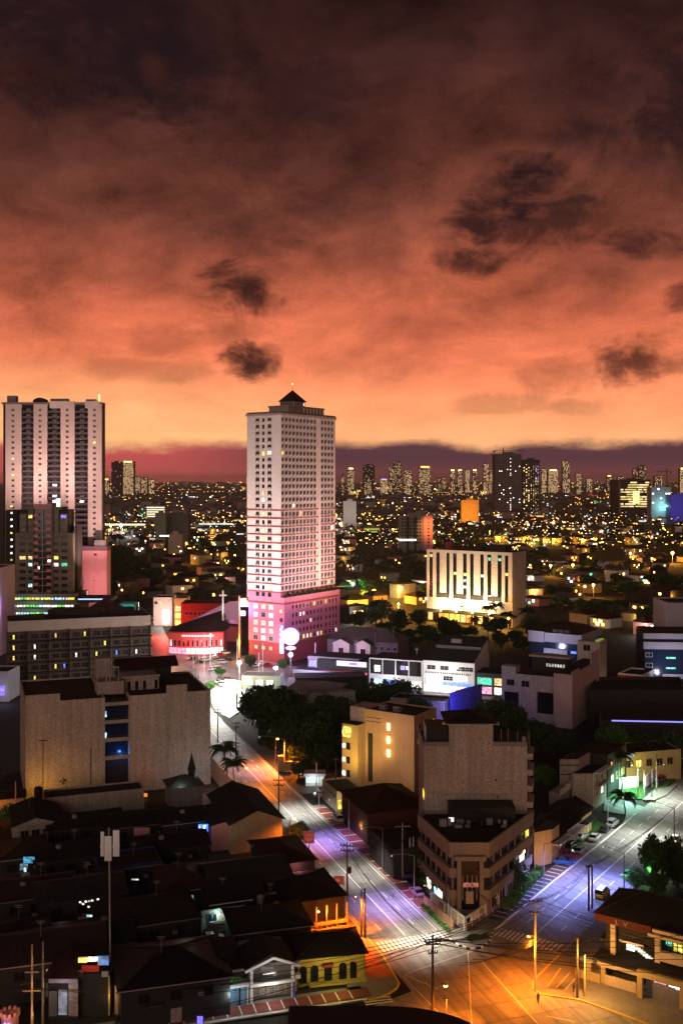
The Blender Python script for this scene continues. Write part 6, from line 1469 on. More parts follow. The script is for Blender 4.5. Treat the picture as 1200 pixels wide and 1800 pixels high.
# scattered lower roofs
m_r2 = pm('rust_tin_roof', (.045, .026, .022), .7, .35, .35, .2, 3, .3); m_r3 = pm('slate_tin_roof', (.034, .034, .036), .65, .35, .35, .2, 3, .3)
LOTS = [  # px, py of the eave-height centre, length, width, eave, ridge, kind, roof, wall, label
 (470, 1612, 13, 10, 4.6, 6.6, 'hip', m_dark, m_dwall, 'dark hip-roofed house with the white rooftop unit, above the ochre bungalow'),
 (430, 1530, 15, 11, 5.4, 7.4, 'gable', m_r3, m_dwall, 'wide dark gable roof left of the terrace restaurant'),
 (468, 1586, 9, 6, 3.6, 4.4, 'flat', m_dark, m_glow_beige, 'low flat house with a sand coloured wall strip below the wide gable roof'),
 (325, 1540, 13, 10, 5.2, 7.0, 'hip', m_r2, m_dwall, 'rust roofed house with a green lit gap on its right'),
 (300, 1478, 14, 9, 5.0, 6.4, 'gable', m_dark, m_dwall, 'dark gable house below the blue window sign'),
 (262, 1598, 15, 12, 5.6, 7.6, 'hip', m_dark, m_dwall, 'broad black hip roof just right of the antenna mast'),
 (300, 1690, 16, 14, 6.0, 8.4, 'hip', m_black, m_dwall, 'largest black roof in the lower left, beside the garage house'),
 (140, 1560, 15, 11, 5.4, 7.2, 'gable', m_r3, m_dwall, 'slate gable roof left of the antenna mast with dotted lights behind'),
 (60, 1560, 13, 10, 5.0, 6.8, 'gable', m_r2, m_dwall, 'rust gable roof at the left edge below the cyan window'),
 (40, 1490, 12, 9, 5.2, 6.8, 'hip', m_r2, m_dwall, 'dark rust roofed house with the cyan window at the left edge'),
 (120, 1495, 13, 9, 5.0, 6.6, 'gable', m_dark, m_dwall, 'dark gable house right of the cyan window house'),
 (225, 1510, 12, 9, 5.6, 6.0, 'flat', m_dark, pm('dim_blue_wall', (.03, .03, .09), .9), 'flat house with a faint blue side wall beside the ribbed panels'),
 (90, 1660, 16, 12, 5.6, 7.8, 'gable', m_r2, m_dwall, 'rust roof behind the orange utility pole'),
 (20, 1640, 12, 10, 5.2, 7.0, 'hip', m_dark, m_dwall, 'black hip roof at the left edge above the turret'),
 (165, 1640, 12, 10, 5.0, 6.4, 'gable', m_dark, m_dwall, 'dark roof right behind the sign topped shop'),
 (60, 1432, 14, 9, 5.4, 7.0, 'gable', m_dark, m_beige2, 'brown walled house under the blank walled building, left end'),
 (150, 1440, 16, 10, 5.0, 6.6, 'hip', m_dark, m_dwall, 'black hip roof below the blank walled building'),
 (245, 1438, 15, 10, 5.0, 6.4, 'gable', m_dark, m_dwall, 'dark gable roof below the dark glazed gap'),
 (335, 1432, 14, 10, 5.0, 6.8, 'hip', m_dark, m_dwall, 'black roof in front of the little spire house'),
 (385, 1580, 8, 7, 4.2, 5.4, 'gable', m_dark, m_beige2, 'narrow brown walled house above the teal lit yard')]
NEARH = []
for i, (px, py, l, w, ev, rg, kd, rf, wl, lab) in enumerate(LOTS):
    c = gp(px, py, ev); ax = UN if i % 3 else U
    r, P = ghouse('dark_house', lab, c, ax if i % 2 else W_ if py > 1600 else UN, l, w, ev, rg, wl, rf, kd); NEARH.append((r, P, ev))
    rnd = random.Random(i)
    P2 = sorted(range(4), key=lambda k: P[k].lerp(P[(k+1) % 4], .5).y)[0]
    a, b = P[P2], P[(P2+1) % 4]; wins(r, a, b, span(1, (b-a).length-1, 3), [ev-1.7], 1.5, 1.3, wl, .10, ch=[(litpane('dim_warm', (1, .6, .25), .4), 2), (litpane('dim_cool', (.5, .8, 1), .4), 1)])
    e_ = (b-a).normalized(); L9 = (b-a).length
    if i % 3 != 1: boxon(r, 'gutter', a, e_, -.5, L9+.5, .55, .68, ev-.05, ev+.08, m_lav if i % 3 == 0 else m_grey)
    boxon(r, 'awning', a, e_, L9*.2, L9*.2+2.6, 0, 1.1, ev-2.6, ev-2.45, [m_roofgy, m_roofr, m_roofg][i % 3]); boxon(r, 'wall_unit', a, e_, L9*.7, L9*.7+.8, 0, .5, ev-2.2, ev-1.6, m_grey); boxon(r, 'patch_panel', a, e_, L9*.45, L9*.45+1.6, 0, .05, .2, 2.3, m_beige2)
    c_ = P[0].lerp(P[2], .6); mb = MB(); mb.tube((c_.x, c_.y, ev), (c_.x, c_.y, rg+2.4), .04, .03, 5); mb.bar((c_.x-.7, c_.y, rg+2.2), (c_.x+.7, c_.y, rg+2.2), .05, .05); mb.bar((c_.x-.5, c_.y, rg+1.9), (c_.x+.5, c_.y, rg+1.9), .05, .05); mb.obj('aerial', m_steel, r)
    if i % 2 == 0:
        t = P[0].lerp(P[2], .35); mb = MB(); mb.lathe((t.x, t.y, ev), [(.55, 0), (.6, .4), (.6, 1.6), (.5, 1.8), (.1, 1.9)], 10); mb.obj('roof_tank', m_grey, r)
# small lit accents among them
def accent(px, py, z, w, h, m, lab, cat='window sign', name='lit_window', dep=.2):
    p = gp(px, py, z); mb = MB(); mb.box(-w/2, w/2, -dep, 0, -h/2, h/2); mb.m = 1
    f = .08
    for a, b, c, e in ((-w/2-f, w/2+f, h/2, h/2+f), (-w/2-f, w/2+f, -h/2-f, -h/2), (-w/2-f, -w/2, -h/2, h/2), (w/2, w/2+f, -h/2, h/2)): mb.box(a, b, -dep-.05, 0, c, e)
    o = place(name, mb.mesh(name, [m, m_dwall]), (p.x, p.y, z)); return tag(o, lab, cat)
accent(52, 1511, 5.4, 2.2, 1.3, litpane('cyan_win', (.05, .5, .9), .9), 'cyan lit window high at the left edge among dark roofs', 'window')
accent(45, 1528, 4.2, .5, .9, l_cool, 'small pale lamp just under the cyan window', 'lamp', 'wall_lamp')
accent(155, 1500, 4.5, 1.6, .9, litpane('dim_yellow', (1, .7, .15), .5), 'dim yellow window left of the ribbed panels', 'window')
accent(105, 1555, 5.5, .35, 1.6, l_white, 'thin white tube light left of the dotted lights', 'tube light', 'tube_light')
accent(114, 1639, 5.2, .4, 2.3, l_cool, 'slanting greenish tube light in the black lower left', 'tube light', 'tube_light')
for k, (px, py) in enumerate(((142, 1585), (147, 1588), (152, 1584), (158, 1583), (163, 1582), (173, 1580), (157, 1593))): accent(px, py, 5, .4, .32, l_white, 'tiny white bulb in the dotted row among the dark roofs', 'bulb', 'garden_bulb')['group'] = 'dotted row of tiny bulbs'
accent(158, 1609, 4.5, 1.0, .4, l_cool, 'faint cyan strip below the dotted bulbs', 'lamp', 'wall_lamp')
accent(332, 1560, 3.4, 2.0, 2.2, litpane('green_gap', (.12, .5, .08), .35), 'green lit screen between two dark roofs', 'screen', 'lit_screen'); accent(324, 1536, 4.2, 2.2, 1.4, litpane('dim_indigo', (.05, .04, .5), .35), 'dim indigo board above the green screen', 'board', 'indigo_board')
accent(238, 1545, 5.2, 1.3, .3, l_white, 'short white strip light on a dark roof edge', 'strip light', 'strip_light')
accent(324, 1583, 4, .5, .45, l_teal, 'small green point of light right of the green screen', 'lamp', 'wall_lamp')
accent(207, 1593, 5, .8, 2.6, litpane('pale_gap', (.6, .6, .55), .35), 'pale lit gap right of the antenna mast', 'lit gap', 'lit_gap')
accent(250, 1463, 4.6, 3.4, 2.2, m_rose, 'pale rose wall strip beneath the dark roofs', 'wall', 'wall_panel')
accent(325, 1679, 4.0, .35, 1.6, litpane('dim_yellow', (1, .7, .15), .5), 'thin yellow slit of light in the largest black roof', 'window')
accent(352, 1793, 1.5, .8, 1.4, l_viol, 'violet sign at the foot of the lower street', 'sign', 'small_sign')
accent(300, 1588, 4.2, 3.6, 1.5, m_beige2, 'brown wall strip under a string of small lamps', 'wall', 'wall_panel'); accent(312, 1586, 5.3, .8, .5, l_white, 'small white lamp over the brown wall strip', 'lamp', 'wall_lamp'); accent(318, 1586, 5.3, .8, .5, l_yel, 'small yellow lamp right of the white one over the brown wall strip', 'lamp', 'wall_lamp')
# spire house under the blank wall
c = gp(322, 1412); r, P = ghouse('spire_house', 'little grey-green roofed house with a dark spire and ring ornaments', c+Vector((0, 1)), UN, 8, 7, 4.8, 6.8, m_grey, m_roofg, 'hip')
t = Vector((xx(337, 258), 258.0)); mb = MB(); mb.lathe((t.x, t.y, 4), [(.9, 0), (.9, 3.2), (1.15, 3.3), (.75, 4.6), (.3, 6.2), (.05, 7.6)], 8); mb.obj('spire', m_black, r)
for px, R_ in ((304, .6), (321, 1.25)):
    x = xx(px, 253); mb = MB(); pts = [(x+R_*math.cos(PI*k/10), 253, 4.0+R_*math.sin(PI*k/10)) for k in range(11)]
    for a, b in zip(pts[:-1], pts[1:]): mb.bar(a, b, .12, .12)
    mb.obj('ring_ornament', m_white, r)
light('POINT', (xx(318, 250), 250.5, 6.0), 70, (.85, 1, .85), size=.3, parent=r); light('POINT', (xx(360, 262), 261, 4.0), 420, (.82, .92, 1), size=.4, parent=r)
# low buildings at the foot of the blank wall, lit orange
r, P = ghouse('tin_roofed_store', 'low brown store with tanks at the foot of the blank walled building', gp(165, 1392, 5), UN, 23, 7, 5.2, 5.8, m_beige2, m_roofr, 'flat')
for px, py, h in ((68, 1402, 3.4), (85, 1405, 2.6)):
    p = gp(px, py, 5); tk = thing('water_tank', 'dark upright water tank, '+('taller one' if h > 3 else 'shorter one')+' of the pair at the foot of the blank wall', 'water tank', (p.x, p.y, 4.2), 'water tanks under the blank wall'); mb = MB(); mb.lathe((p.x, p.y, 4.2), [(.95, 0), (1, .3), (1, h-.4), (.7, h-.1), (.1, h)], 12); mb.obj('drum', m_black, tk); mb = MB(); mb.box(p.x-.8, p.x+.8, p.y-.8, p.y+.8, 0, 4.2); mb.obj('stand', m_dwall, tk)
w0 = gp(62, 1397); light('POINT', (xx(74, 250.5), 250.5, 4.0), 620, (1, .46, .05), size=.4, parent=r)
r, P = ghouse('orange_lit_shed', 'low shed with an orange lit wall at the far left under the blank building', gp(8, 1402, 3), UN, 9, 5, 3.4, 4.4, m_ochre, m_dark, 'gable'); light('POINT', (*(P[0]+Vector((3, -2.5))), 3.5), 240, C_ORG, size=.3, parent=r)
p = gp(258, 1400); light('POINT', (p.x, p.y, 4.2), 90, C_ORG, size=.2); accent(253, 1397, 3.5, 1.8, .9, l_org, 'orange glowing stall below the dark glazed gap', 'stall', 'lit_stall')
# ------------------------------------------------------------------ houses right of the main road
r, P = ghouse('maroon_roofed_house', 'big maroon hip-roofed house in front of the ochre apartment block', gp(676, 1402, 7), U, 17, 15, 6.8, 10.0, pm('dull_maroon_wall', (.09, .03, .03), .9), m_roofr, 'hip')

r, P = ghouse('flat_dark_house', 'flat dark house between the maroon roof and the corner block', gp(705, 1475, 5.5), U, 13, 9, 5.5, 6, m_dwall, m_dark, 'flat'); boxon(r, 'lit_wall', P[0], P[1]-P[0], .5, 3.5, 0, .1, 3.6, 5.2, m_ochre)
r, P = ghouse('green_canopy_shop', 'small shop with a green canopy behind the parked silver car', RA(78, 8.0), U, 11, 6.5, 4.2, 5.0, m_beige, m_dark, 'flat')
boxon(r, 'canopy', RA(73, 4.6), U, 0, 9, 0, 1.8, 3.0, 3.2, MATS['pale_green_wall']); light('POINT', (*RA(70, 5.5), 2.7), 170, (1, .85, .3), size=.2, parent=r)
boxon(r, 'lit_front', RA(72.6, 4.8), UN, .3, 5, 0, .1, .4, 2.6, l_yel)
r, P = ghouse('gated_yard_house', 'low house with yellow lit gate posts right of the main road', RA(56, 8.5), U, 12, 8, 3.6, 4.8, m_dwall, m_dark, 'gable')
for t in (48, 51, 55, 59): boxon(r, 'gate_post', RA(t, 4.0), UN, 0, .5, 0, .5, 0, 2.4, m_ochre)
boxon(r, 'white_gutter', RA(49.6, 4.6), U, 0, 12, -.1, .1, 3.5, 3.7, m_white); light('POINT', (*RA(53, 3.2), 2.6), 120, C_YEL, size=.2, parent=r)
r, P = ghouse('lean_to_house', 'small dark lean-to with white poles beside the wedge building', RA(36, 8.0), U, 11, 7, 3.4, 4.2, m_dwall, m_dark, 'flat'); light('POINT', (*RA(33, 3.6), 3.5), 110, C_WHITE, size=.2, parent=r)
bb = gp(553, 1382); s = thing('white_kiosk', 'small white lit kiosk under the dark trees at the narrow street', 'kiosk', bb); mb = MB(); mb.box(bb.x-2.4, bb.x+2.4, bb.y, bb.y+3, 0, 2.7); mb.obj('wall', m_white, s); mb = MB(); mb.box(bb.x-2.8, bb.x+2.8, bb.y-.6, bb.y+3.3, 2.72, 3.4); mb.obj('roof', m_lav, s); mb = MB(); mb.box(bb.x-2.2, bb.x+1.2, bb.y-.1, bb.y-.01, 1.0, 2.2); mb.obj('hatch', l_cool, s); light('POINT', (bb.x, bb.y-2.6, 3), 260, (.85, 1, .95), size=.2, parent=s)
bb = gp(505, 1356); s = thing('amber_gatehouse', 'amber lit gatehouse and wall beneath the sodium lamp on the bend', 'gatehouse', bb); mb = MB(); mb.box(bb.x-2.6, bb.x-1, bb.y, bb.y+1.2, 0, 4.2); mb.obj('pillar', m_ochre, s); mb = MB(); mb.box(bb.x-.9, bb.x+3.4, bb.y+.3, bb.y+.7, 0, 2.6); mb.obj('wall', m_ochre, s)
# dark rounded rooftop at the very bottom of the view (roof terrace below the camera)
pts = [Vector((xx(508, 78), 78.0)), Vector((xx(690, 78), 78.0))]
cc = Vector((xx(690, 78)-.6, 72.2)); pts += [cc+Vector((7.6*math.sin(a), 5.8*math.cos(a))) for a in [PI*k/20 for k in range(2, 11)]]
pts += [Vector((cc.x+7.6, 40)), Vector((-22, 40)), Vector((-22, 74.6)), Vector((xx(508, 78), 74.6))]
pts = pts if area2(pts) > 0 else pts[::-1]
r = thing('near_rooftop', 'black flat rooftop with a rounded corner at the bottom edge of the view', 'building', (0, 60, 0))
wallpart(r, inset(pts, .4), -.3, 39.4, m_black); mb = MB(); mb.prism(pts, 39.4, 40.0); mb.obj('roof', m_black, r)
# ------------------------------------------------------------------ trees
def crown_mesh(seed, n=2600, lobes=11, leaf=(.16, .42), squash=.8):
    """unit crown: radius ~1 round the origin; leaf-sized faces in uneven lobes"""
    rnd = random.Random(seed); mb = MB(); L_ = []
    for i in range(lobes):
        a = rnd.uniform(0, 2*PI); r = rnd.uniform(.15, .68); L_.append((Vector((r*math.cos(a), r*math.sin(a), rnd.uniform(-.45, .55)*squash)), rnd.uniform(.30, .56)))
    for i in range(n):
        c, R = rnd.choice(L_); d = Vector((rnd.gauss(0, 1), rnd.gauss(0, 1), rnd.gauss(0, 1))).normalized(); p = c+d*R*rnd.uniform(.55, 1.05)
        leafquad(mb, p, rnd.uniform(*leaf)*.30, rnd)
    return mb.mesh('crown', m_leaf)
CROWNS = [crown_mesh(s) for s in (1, 2, 3, 4, 5)]
CROWNS_LO = [crown_mesh(s, 520, 9, (.4, .8)) for s in (11, 12, 13, 14)]
def trunk_mesh(seed):
    rnd = random.Random(seed); mb = MB(); mb.tube((0, 0, -.05), (.02, .01, .45), .055, .035, 7)
    for k in range(6):
        a = k*1.05+rnd.uniform(-.3, .3); z = rnd.uniform(.32, .46); mb.tube((.02, .01, z), (.24*math.cos(a), .24*math.sin(a), z+rnd.uniform(.2, .36)), .025, .008, 5)
    return mb.mesh('trunk', m_bark)
TRUNKS = [trunk_mesh(s) for s in (1, 2, 3)]
TN = [0]
def tree(x, y, h, rad, label, group=None, lo=False, name='tree', cat='tree', mat=None):
    k = TN[0]; TN[0] += 1; rnd = random.Random(k*7+1)
    r = thing(name, label, cat, (x, y, 0), group)
    place('trunk', TRUNKS[k % 3], (x, y, 0), rnd.uniform(0, 6), r, (h, h, h))
    cm = (CROWNS_LO if lo else CROWNS)[k % (4 if lo else 5)]
    o = place('crown', cm, (x, y, h*(.60 if lo else .53)), rnd.uniform(0, 6), r, (rad*1.1, rad*1.1, h*(.46 if lo else .62)))
    if mat: o.material_slots[0].link = 'OBJECT'; o.material_slots[0].material = mat
    return r
def frond_mesh():
    mb = MB(); N_ = 12
    def P(t): return Vector((t*1.0, 0, .30*math.sin(t*2.4)-.42*t*t))
    for i in range(N_):
        a, b = P(i/N_), P((i+1)/N_); mb.bar(a, b, .018, .018)
        for s in (-1, 1):
            for q in (0, .5):
                m_ = a.lerp(b, q); t = (i+q)/N_; l = .36*(1-.5*abs(t-.4))*(1 if t > .08 else .3); tip = m_+Vector((.12, s*l, -.16*l/.3)); mb.quad(m_-Vector((.028, 0, 0)), m_+Vector((.028, 0, 0)), tip)
    return mb.mesh('frond', m_leaf)
FROND = frond_mesh()
def palm(x, y, h, L_, label, group=None, n=22, seed=0):
    rnd = random.Random(seed+int(h*10)); r = thing('palm', label, 'palm', (x, y, 0), group)
    mb = MB(); p = Vector((x, y, -.1)); 
    for k in range(5): q = Vector((x+.04*h*math.sin(k+seed), y, h*(k+1)/5)); mb.tube(p, q, .20-.02*k, .19-.02*k, 7); p = q
    mb.obj('trunk', m_bark, r)
    for k in range(n):
        o = place('frond', FROND, tuple(p), 2*PI*k/n+rnd.uniform(-.2, .2), r, (L_, L_, L_*rnd.uniform(.7, 1.2))); o.rotation_euler[1] = rnd.uniform(-.55, .45)
    return r
def T(px, py, h, rad, label, **k): p = gp(px, py); return tree(p.x, p.y, h, rad, label, **k)
T(458, 1292, 16, 9.6, 'big dark spreading tree at the bend of the main road')
T(548, 1328, 14, 8.6, 'dark round tree behind the sodium lamp, left of the ochre block')
T(515, 1318, 10, 6.4, 'lower dark tree between the two big trees at the bend')
T(588, 1312, 13, 7, 'dark tree touching the left wing of the ochre apartment block')
T(540, 1300, 11, 6, 'black tree in front of the fan roofed hall')
T(525, 1368, 4.5, 2.6, 'small green tree beside the amber gatehouse', mat=m_leaf)
T(500, 1268, 10, 7, 'black tree touching the back of the big tree at the bend'); T(580, 1275, 10, 7, 'black tree below the fan roofed hall'); T(480, 1322, 5, 4.4, 'low black tree at the edge of the bend'); T(530, 1345, 6, 4.6, 'low dark tree behind the amber gatehouse'); T(575, 1350, 7, 4.6, 'dark tree above the white kiosk')
T(660, 1245, 9.5, 6.2, 'wide dark tree below the dealership'); T(705, 1243, 9.5, 6.5, 'wide dark tree below the white framed building'); T(738, 1262, 7, 4.5, 'dark tree in front of the low brown shed')
T(630, 1240, 8, 5, 'dark tree right of the fan roofed hall'); T(860, 1290, 11, 6.5, 'dark tree behind the corner apartment block'); T(905, 1300, 11, 7, 'dark tree left of the stepped brown building'); T(945, 1320, 9, 6, 'dark tree below the stepped brown building')
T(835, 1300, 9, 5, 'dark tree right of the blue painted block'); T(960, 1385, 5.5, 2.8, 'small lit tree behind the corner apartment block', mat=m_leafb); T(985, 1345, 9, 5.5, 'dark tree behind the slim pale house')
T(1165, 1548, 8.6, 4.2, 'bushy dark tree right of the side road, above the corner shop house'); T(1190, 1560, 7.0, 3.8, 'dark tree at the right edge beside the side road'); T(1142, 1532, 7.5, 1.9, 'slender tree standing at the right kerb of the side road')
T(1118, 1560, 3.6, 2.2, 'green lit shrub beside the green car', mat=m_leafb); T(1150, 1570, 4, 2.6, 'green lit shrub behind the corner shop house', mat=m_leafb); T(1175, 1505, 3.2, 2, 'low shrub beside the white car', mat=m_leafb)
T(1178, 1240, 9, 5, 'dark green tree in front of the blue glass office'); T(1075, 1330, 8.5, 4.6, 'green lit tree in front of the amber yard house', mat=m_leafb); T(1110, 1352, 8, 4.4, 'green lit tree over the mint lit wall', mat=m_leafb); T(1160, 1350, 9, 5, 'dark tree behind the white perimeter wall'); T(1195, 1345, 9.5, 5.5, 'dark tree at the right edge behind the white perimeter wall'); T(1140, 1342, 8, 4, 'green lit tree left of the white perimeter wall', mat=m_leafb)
T(735, 1535, 5.2, 3.0, 'green tree on the left flank of the wedge building', mat=m_leafb); T(768, 1560, 5.5, 3.6, 'dark tree in front of the wedge building, left flank'); T(905, 1565, 6.0, 2.8, 'thin dark tree on the right flank of the wedge building'); T(800, 1605, 2.6, 1.8, 'small shrub at the entrance of the wedge building')
T(525, 1480, 4.2, 2.4, 'small kerb tree beside the red ring board'); T(533, 1475, 3.6, 1.8, 'smaller kerb tree just right of the first beside the red board')
T(22, 1448, 4.4, 2.4, 'yellow green lit bush tree at the left edge under the blank building', mat=m_leafb); T(115, 1398, 6.2, 2.6, 'dark bush tree at the foot of the ochre lit blank wall')
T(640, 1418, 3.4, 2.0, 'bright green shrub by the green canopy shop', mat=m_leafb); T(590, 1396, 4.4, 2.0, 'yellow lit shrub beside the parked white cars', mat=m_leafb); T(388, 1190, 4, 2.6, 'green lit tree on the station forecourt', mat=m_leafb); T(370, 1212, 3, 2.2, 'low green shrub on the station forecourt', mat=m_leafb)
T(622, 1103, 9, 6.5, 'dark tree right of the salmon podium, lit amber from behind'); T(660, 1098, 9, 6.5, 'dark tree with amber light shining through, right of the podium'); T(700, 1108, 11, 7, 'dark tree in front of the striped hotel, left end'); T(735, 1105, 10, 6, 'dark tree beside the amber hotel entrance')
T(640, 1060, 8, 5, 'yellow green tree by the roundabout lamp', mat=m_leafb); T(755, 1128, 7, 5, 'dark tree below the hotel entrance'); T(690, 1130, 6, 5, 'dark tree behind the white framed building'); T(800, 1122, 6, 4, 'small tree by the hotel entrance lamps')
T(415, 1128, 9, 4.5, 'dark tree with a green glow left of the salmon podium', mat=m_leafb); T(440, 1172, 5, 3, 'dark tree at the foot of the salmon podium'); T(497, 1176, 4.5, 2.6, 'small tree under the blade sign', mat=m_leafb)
T(245, 1092, 5, 3, 'green lit tree beside the teal canopy', mat=m_leafb); T(262, 1088, 6, 3, 'tree left of the white mall panel'); T(560, 1178, 5, 3, 'dark tree between the blue lit shop and the dealership'); T(200, 1010, 24, 14, 'huge black tree right of the pink plinth'); T(235, 1030, 20, 13, 'black tree mass above the teal canopy'); T(215, 1040, 16, 9, 'black tree behind the teal canopy')
T(270, 1035, 15, 10, 'black tree behind the white mall'); T(195, 1050, 12, 7, 'dark tree at the foot of the pink plinth')
rt = random.Random(31)
for k, (px, py) in enumerate(((694, 1122), (712, 1128), (728, 1136), (745, 1118), (768, 1134), (782, 1118), (796, 1140), (818, 1122), (846, 1138), (880, 1140), (905, 1128), (918, 1142), (676, 1112), (942, 1118))):
    T(px, py, rt.uniform(5, 8), rt.uniform(4, 6), ['dark low tree below the hotel base, %s' % w for w in ('first left of the white showroom roof', 'second left of the white showroom roof', 'behind the white framed building', 'under the left end of the canopy', 'above the stepped green roof', 'before the amber shop fronts', 'above the upper green roof', 'left of the lower palm', 'between the lower palm and the twin palms', 'below the twin palms', 'right of the twin palms', 'left of the banded office roof', 'by the hip roofed hall', 'above the banded office roof')][k])
p = gp(397, 1385); palm(p.x, p.y, 10.2, 3.9, 'dark palm right of the blank walled building', seed=1); p = gp(412, 1392); palm(p.x, p.y, 7.2, 3.4, 'shorter dark palm over the orange lamp at the left kerb', seed=2)
for px, py, h, l, lab, s in ((857, 1128, 16.5, 4.2, 'tall twin palm, left stem, in front of the striped hotel', 3), (869, 1130, 18.5, 4.4, 'tall twin palm, right stem, in front of the striped hotel', 4), (834, 1128, 11, 3.8, 'lower palm in front of the hotel base', 5), (892, 1128, 13.5, 3.8, 'dark palm right of the tall twin palms', 6), (926, 1125, 14.5, 4.4, 'dark bushy palm at the right end of the striped hotel', 7)): p = gp(px, py); palm(p.x, p.y, h, l, lab, seed=s)
p = gp(1097, 1434); palm(p.x, p.y, 4.6, 3.4, 'low dark palm on the kerb at the side entrance', n=20, seed=8)
p = gp(1092, 1390); palm(p.x, p.y, 9.0, 3.2, 'tall palm in front of the mint lit wall', seed=9); p = gp(1068, 1365); palm(p.x, p.y, 8.0, 2.8, 'palm against the amber yard house', seed=10); p = gp(1128, 1360); palm(p.x, p.y, 9.4, 3.0, 'dark palm right of the amber yard house', seed=11)

# ------------------------------------------------------------------ poles, lamps, cables
def upole(px, py, h, label, ang=None, arms=((.6, 2.6), (1.5, 2.4)), transformer=None, mat=None, lean=(0, 0), base=None, thick=1.0):
    b = Vector(base) if base is not None else gp(px, py); r = thing('utility_pole', label, 'utility pole', (b.x, b.y, 0)); m = mat or m_wood
    top = Vector((b.x+lean[0], b.y+lean[1], h)); mb = MB(); mb.tube((b.x, b.y, -.2), top, .20*thick, .13*thick, 8); mb.obj('pole', m, r)
    a = Vector((math.cos(ang or 0), math.sin(ang or 0), 0)); ends = []
    for dz, w in arms:
        c = Vector((b.x, b.y, 0)).lerp(top, 1-dz/h); c.z = h-dz; mb = MB(); q = a.cross(Vector((0, 0, 1)))*.17; mb.bar(c-a*w/2+q, c+a*w/2+q, .14, .16); cr = mb.obj('crossarm', m, r)
        for k in (-.46, -.2, .2, .46):
            p = c+a*w*k+q; mb = MB(); mb.lathe((p.x, p.y, p.z+.08), [(.05, 0), (.10, .08), (.06, .14), (.11, .2), (.05, .34)], 7); mb.obj('insulator', m_black, cr); ends.append(p+Vector((0, 0, .4)))
    if transformer: p = Vector((b.x, b.y, 0))+a*.45; mb = MB(); mb.lathe((p.x, p.y, transformer), [(.32, 0), (.36, .1), (.36, 1.0), (.2, 1.15)], 10); mb.obj('transformer', m_black, r)
    return r, ends, top
def lamp(px, py, h, arm, col, power, label, bulb, base=None, group=None, spot=150, bulb_r=.22, pole_m=None, armdir=None, pole=True, tgt=None):
    b = Vector(base) if base is not None else gp(px, py); r = thing('street_lamp', label, 'street lamp', (b.x, b.y, 0), group)
    ad = Vector(armdir).normalized() if armdir is not None else Vector((1, 0)); e = b+ad*arm
    mb = MB(); 
    if pole: mb.tube((b.x, b.y, -.2), (b.x, b.y, h-.5), .12, .08, 7); mb.obj('pole', pole_m or m_steel, r)
    mb = MB(); mb.tube((b.x, b.y, h-.6), (*(b+ad*arm*.5), h), .05, .05, 5); mb.tube((*(b+ad*arm*.5), h), (*e, h+.1), .05, .05, 5); mb.obj('arm', pole_m or m_steel, r)
    mb = MB(); mb.hexa([(e.x+.28*math.cos(k*PI/4), e.y+.28*math.sin(k*PI/4), h+.02) for k in range(8)], [(e.x+.16*math.cos(k*PI/4), e.y+.16*math.sin(k*PI/4), h+.26) for k in range(8)]); hd = mb.obj('lamp_head', m_steel, r)
    mb = MB(); mb.ball((e.x, e.y, h-.06), bulb_r, 8, 6, .7); mb.obj('bulb', bulb, hd)
    light('SPOT', (e.x, e.y, h-.35), power, col, tgt or (e.x, e.y, 0), spot, .85, .25, r); return r
pA, eA, tA_ = upole(610, 1613, 13.8, 'tall dark utility pole with two crossarms at the left kerb of the main road', -.1, transformer=8.2)
pB, eB, tB_ = upole(760, 1797, 12.9, 'dark utility pole with heavy crossarms at the bottom centre of the crossing', .12, arms=((.9, 2.6), (1.3, 2.2), (2.6, 1.4)), transformer=None, thick=1.15)
pC, eC, tC_ = upole(940, 1742, 14.4, 'sodium lit utility pole at the right corner of the crossing', .0, arms=((.5, 2.0), (2.2, 1.7)), mat=m_polec)
pD, eD, tD_ = upole(490, 1438, 11.4, 'dark utility pole with a braced double crossarm beside the ochre gable', .05, arms=((2.4, 2.6), (3.6, 2.4)))
for p, q in (((635, 1648), 8.4), ((641, 1650), 8.8)): upole(*p, q, 'dark stub pole, '+('left' if p[0] == 635 else 'right')+' of the close pair at the left kerb', 0, arms=(), transformer=None)
p1, e1_, t1_ = upole(1034, 1600, 8.4, 'dark paired pole, left one, at the right kerb of the side road', 0, arms=((.3, 1.2),)); p2, e2_, t2_ = upole(1040, 1597, 8.0, 'dark paired pole, right one, at the right kerb of the side road', 0, arms=())
p3, e3_, t3_ = upole(1014, 1755, 9.3, 'thin dark pole standing by the yellow lined pavement', 0, arms=(), mat=m_wood); upole(1027, 1752, 6.4, 'short ochre pole in front of the corner shop house', 0, arms=(), mat=m_ochre)
pE, eE, tE_ = upole(707, 1545, 11.2, 'thick pale pole with a boxy crossarm and transformer right of the main road', .1, arms=((.6, 3.0),), transformer=8.6, mat=m_polec); upole(720, 1538, 7.5, 'thin white pole right of the pole with transformer', 0, arms=(), mat=m_white); upole(726, 1537, 7.6, 'thin white pole nearest the wedge building', 0, arms=(), mat=m_white)
pF, eF, tF_ = upole(383, 1305, 10.6, 'dark pole with two arms at the left kerb near the blank building', 0); pG, eG, tG_ = upole(415, 1336, 11, 'dark leaning pole behind the palm at the left kerb', 0, arms=((.5, 2.2), (1.6, 1.6)))
upole(590, 1405, 10.5, 'dark pole at the corner of the narrow street', 0, arms=((.5, 1.6),)); upole(556, 1400, 8.5, 'thin pale pole at the mouth of the narrow street', 0, arms=(), mat=m_white)
p5, e5_, t5_ = upole(57, 1822, 13.2, 'orange lit utility pole with two crossarms at the bottom left', .05, arms=((6.6, 2.6), (3.9, 2.0)), mat=m_polec, base=(xx(57, 147.5), 147.5))
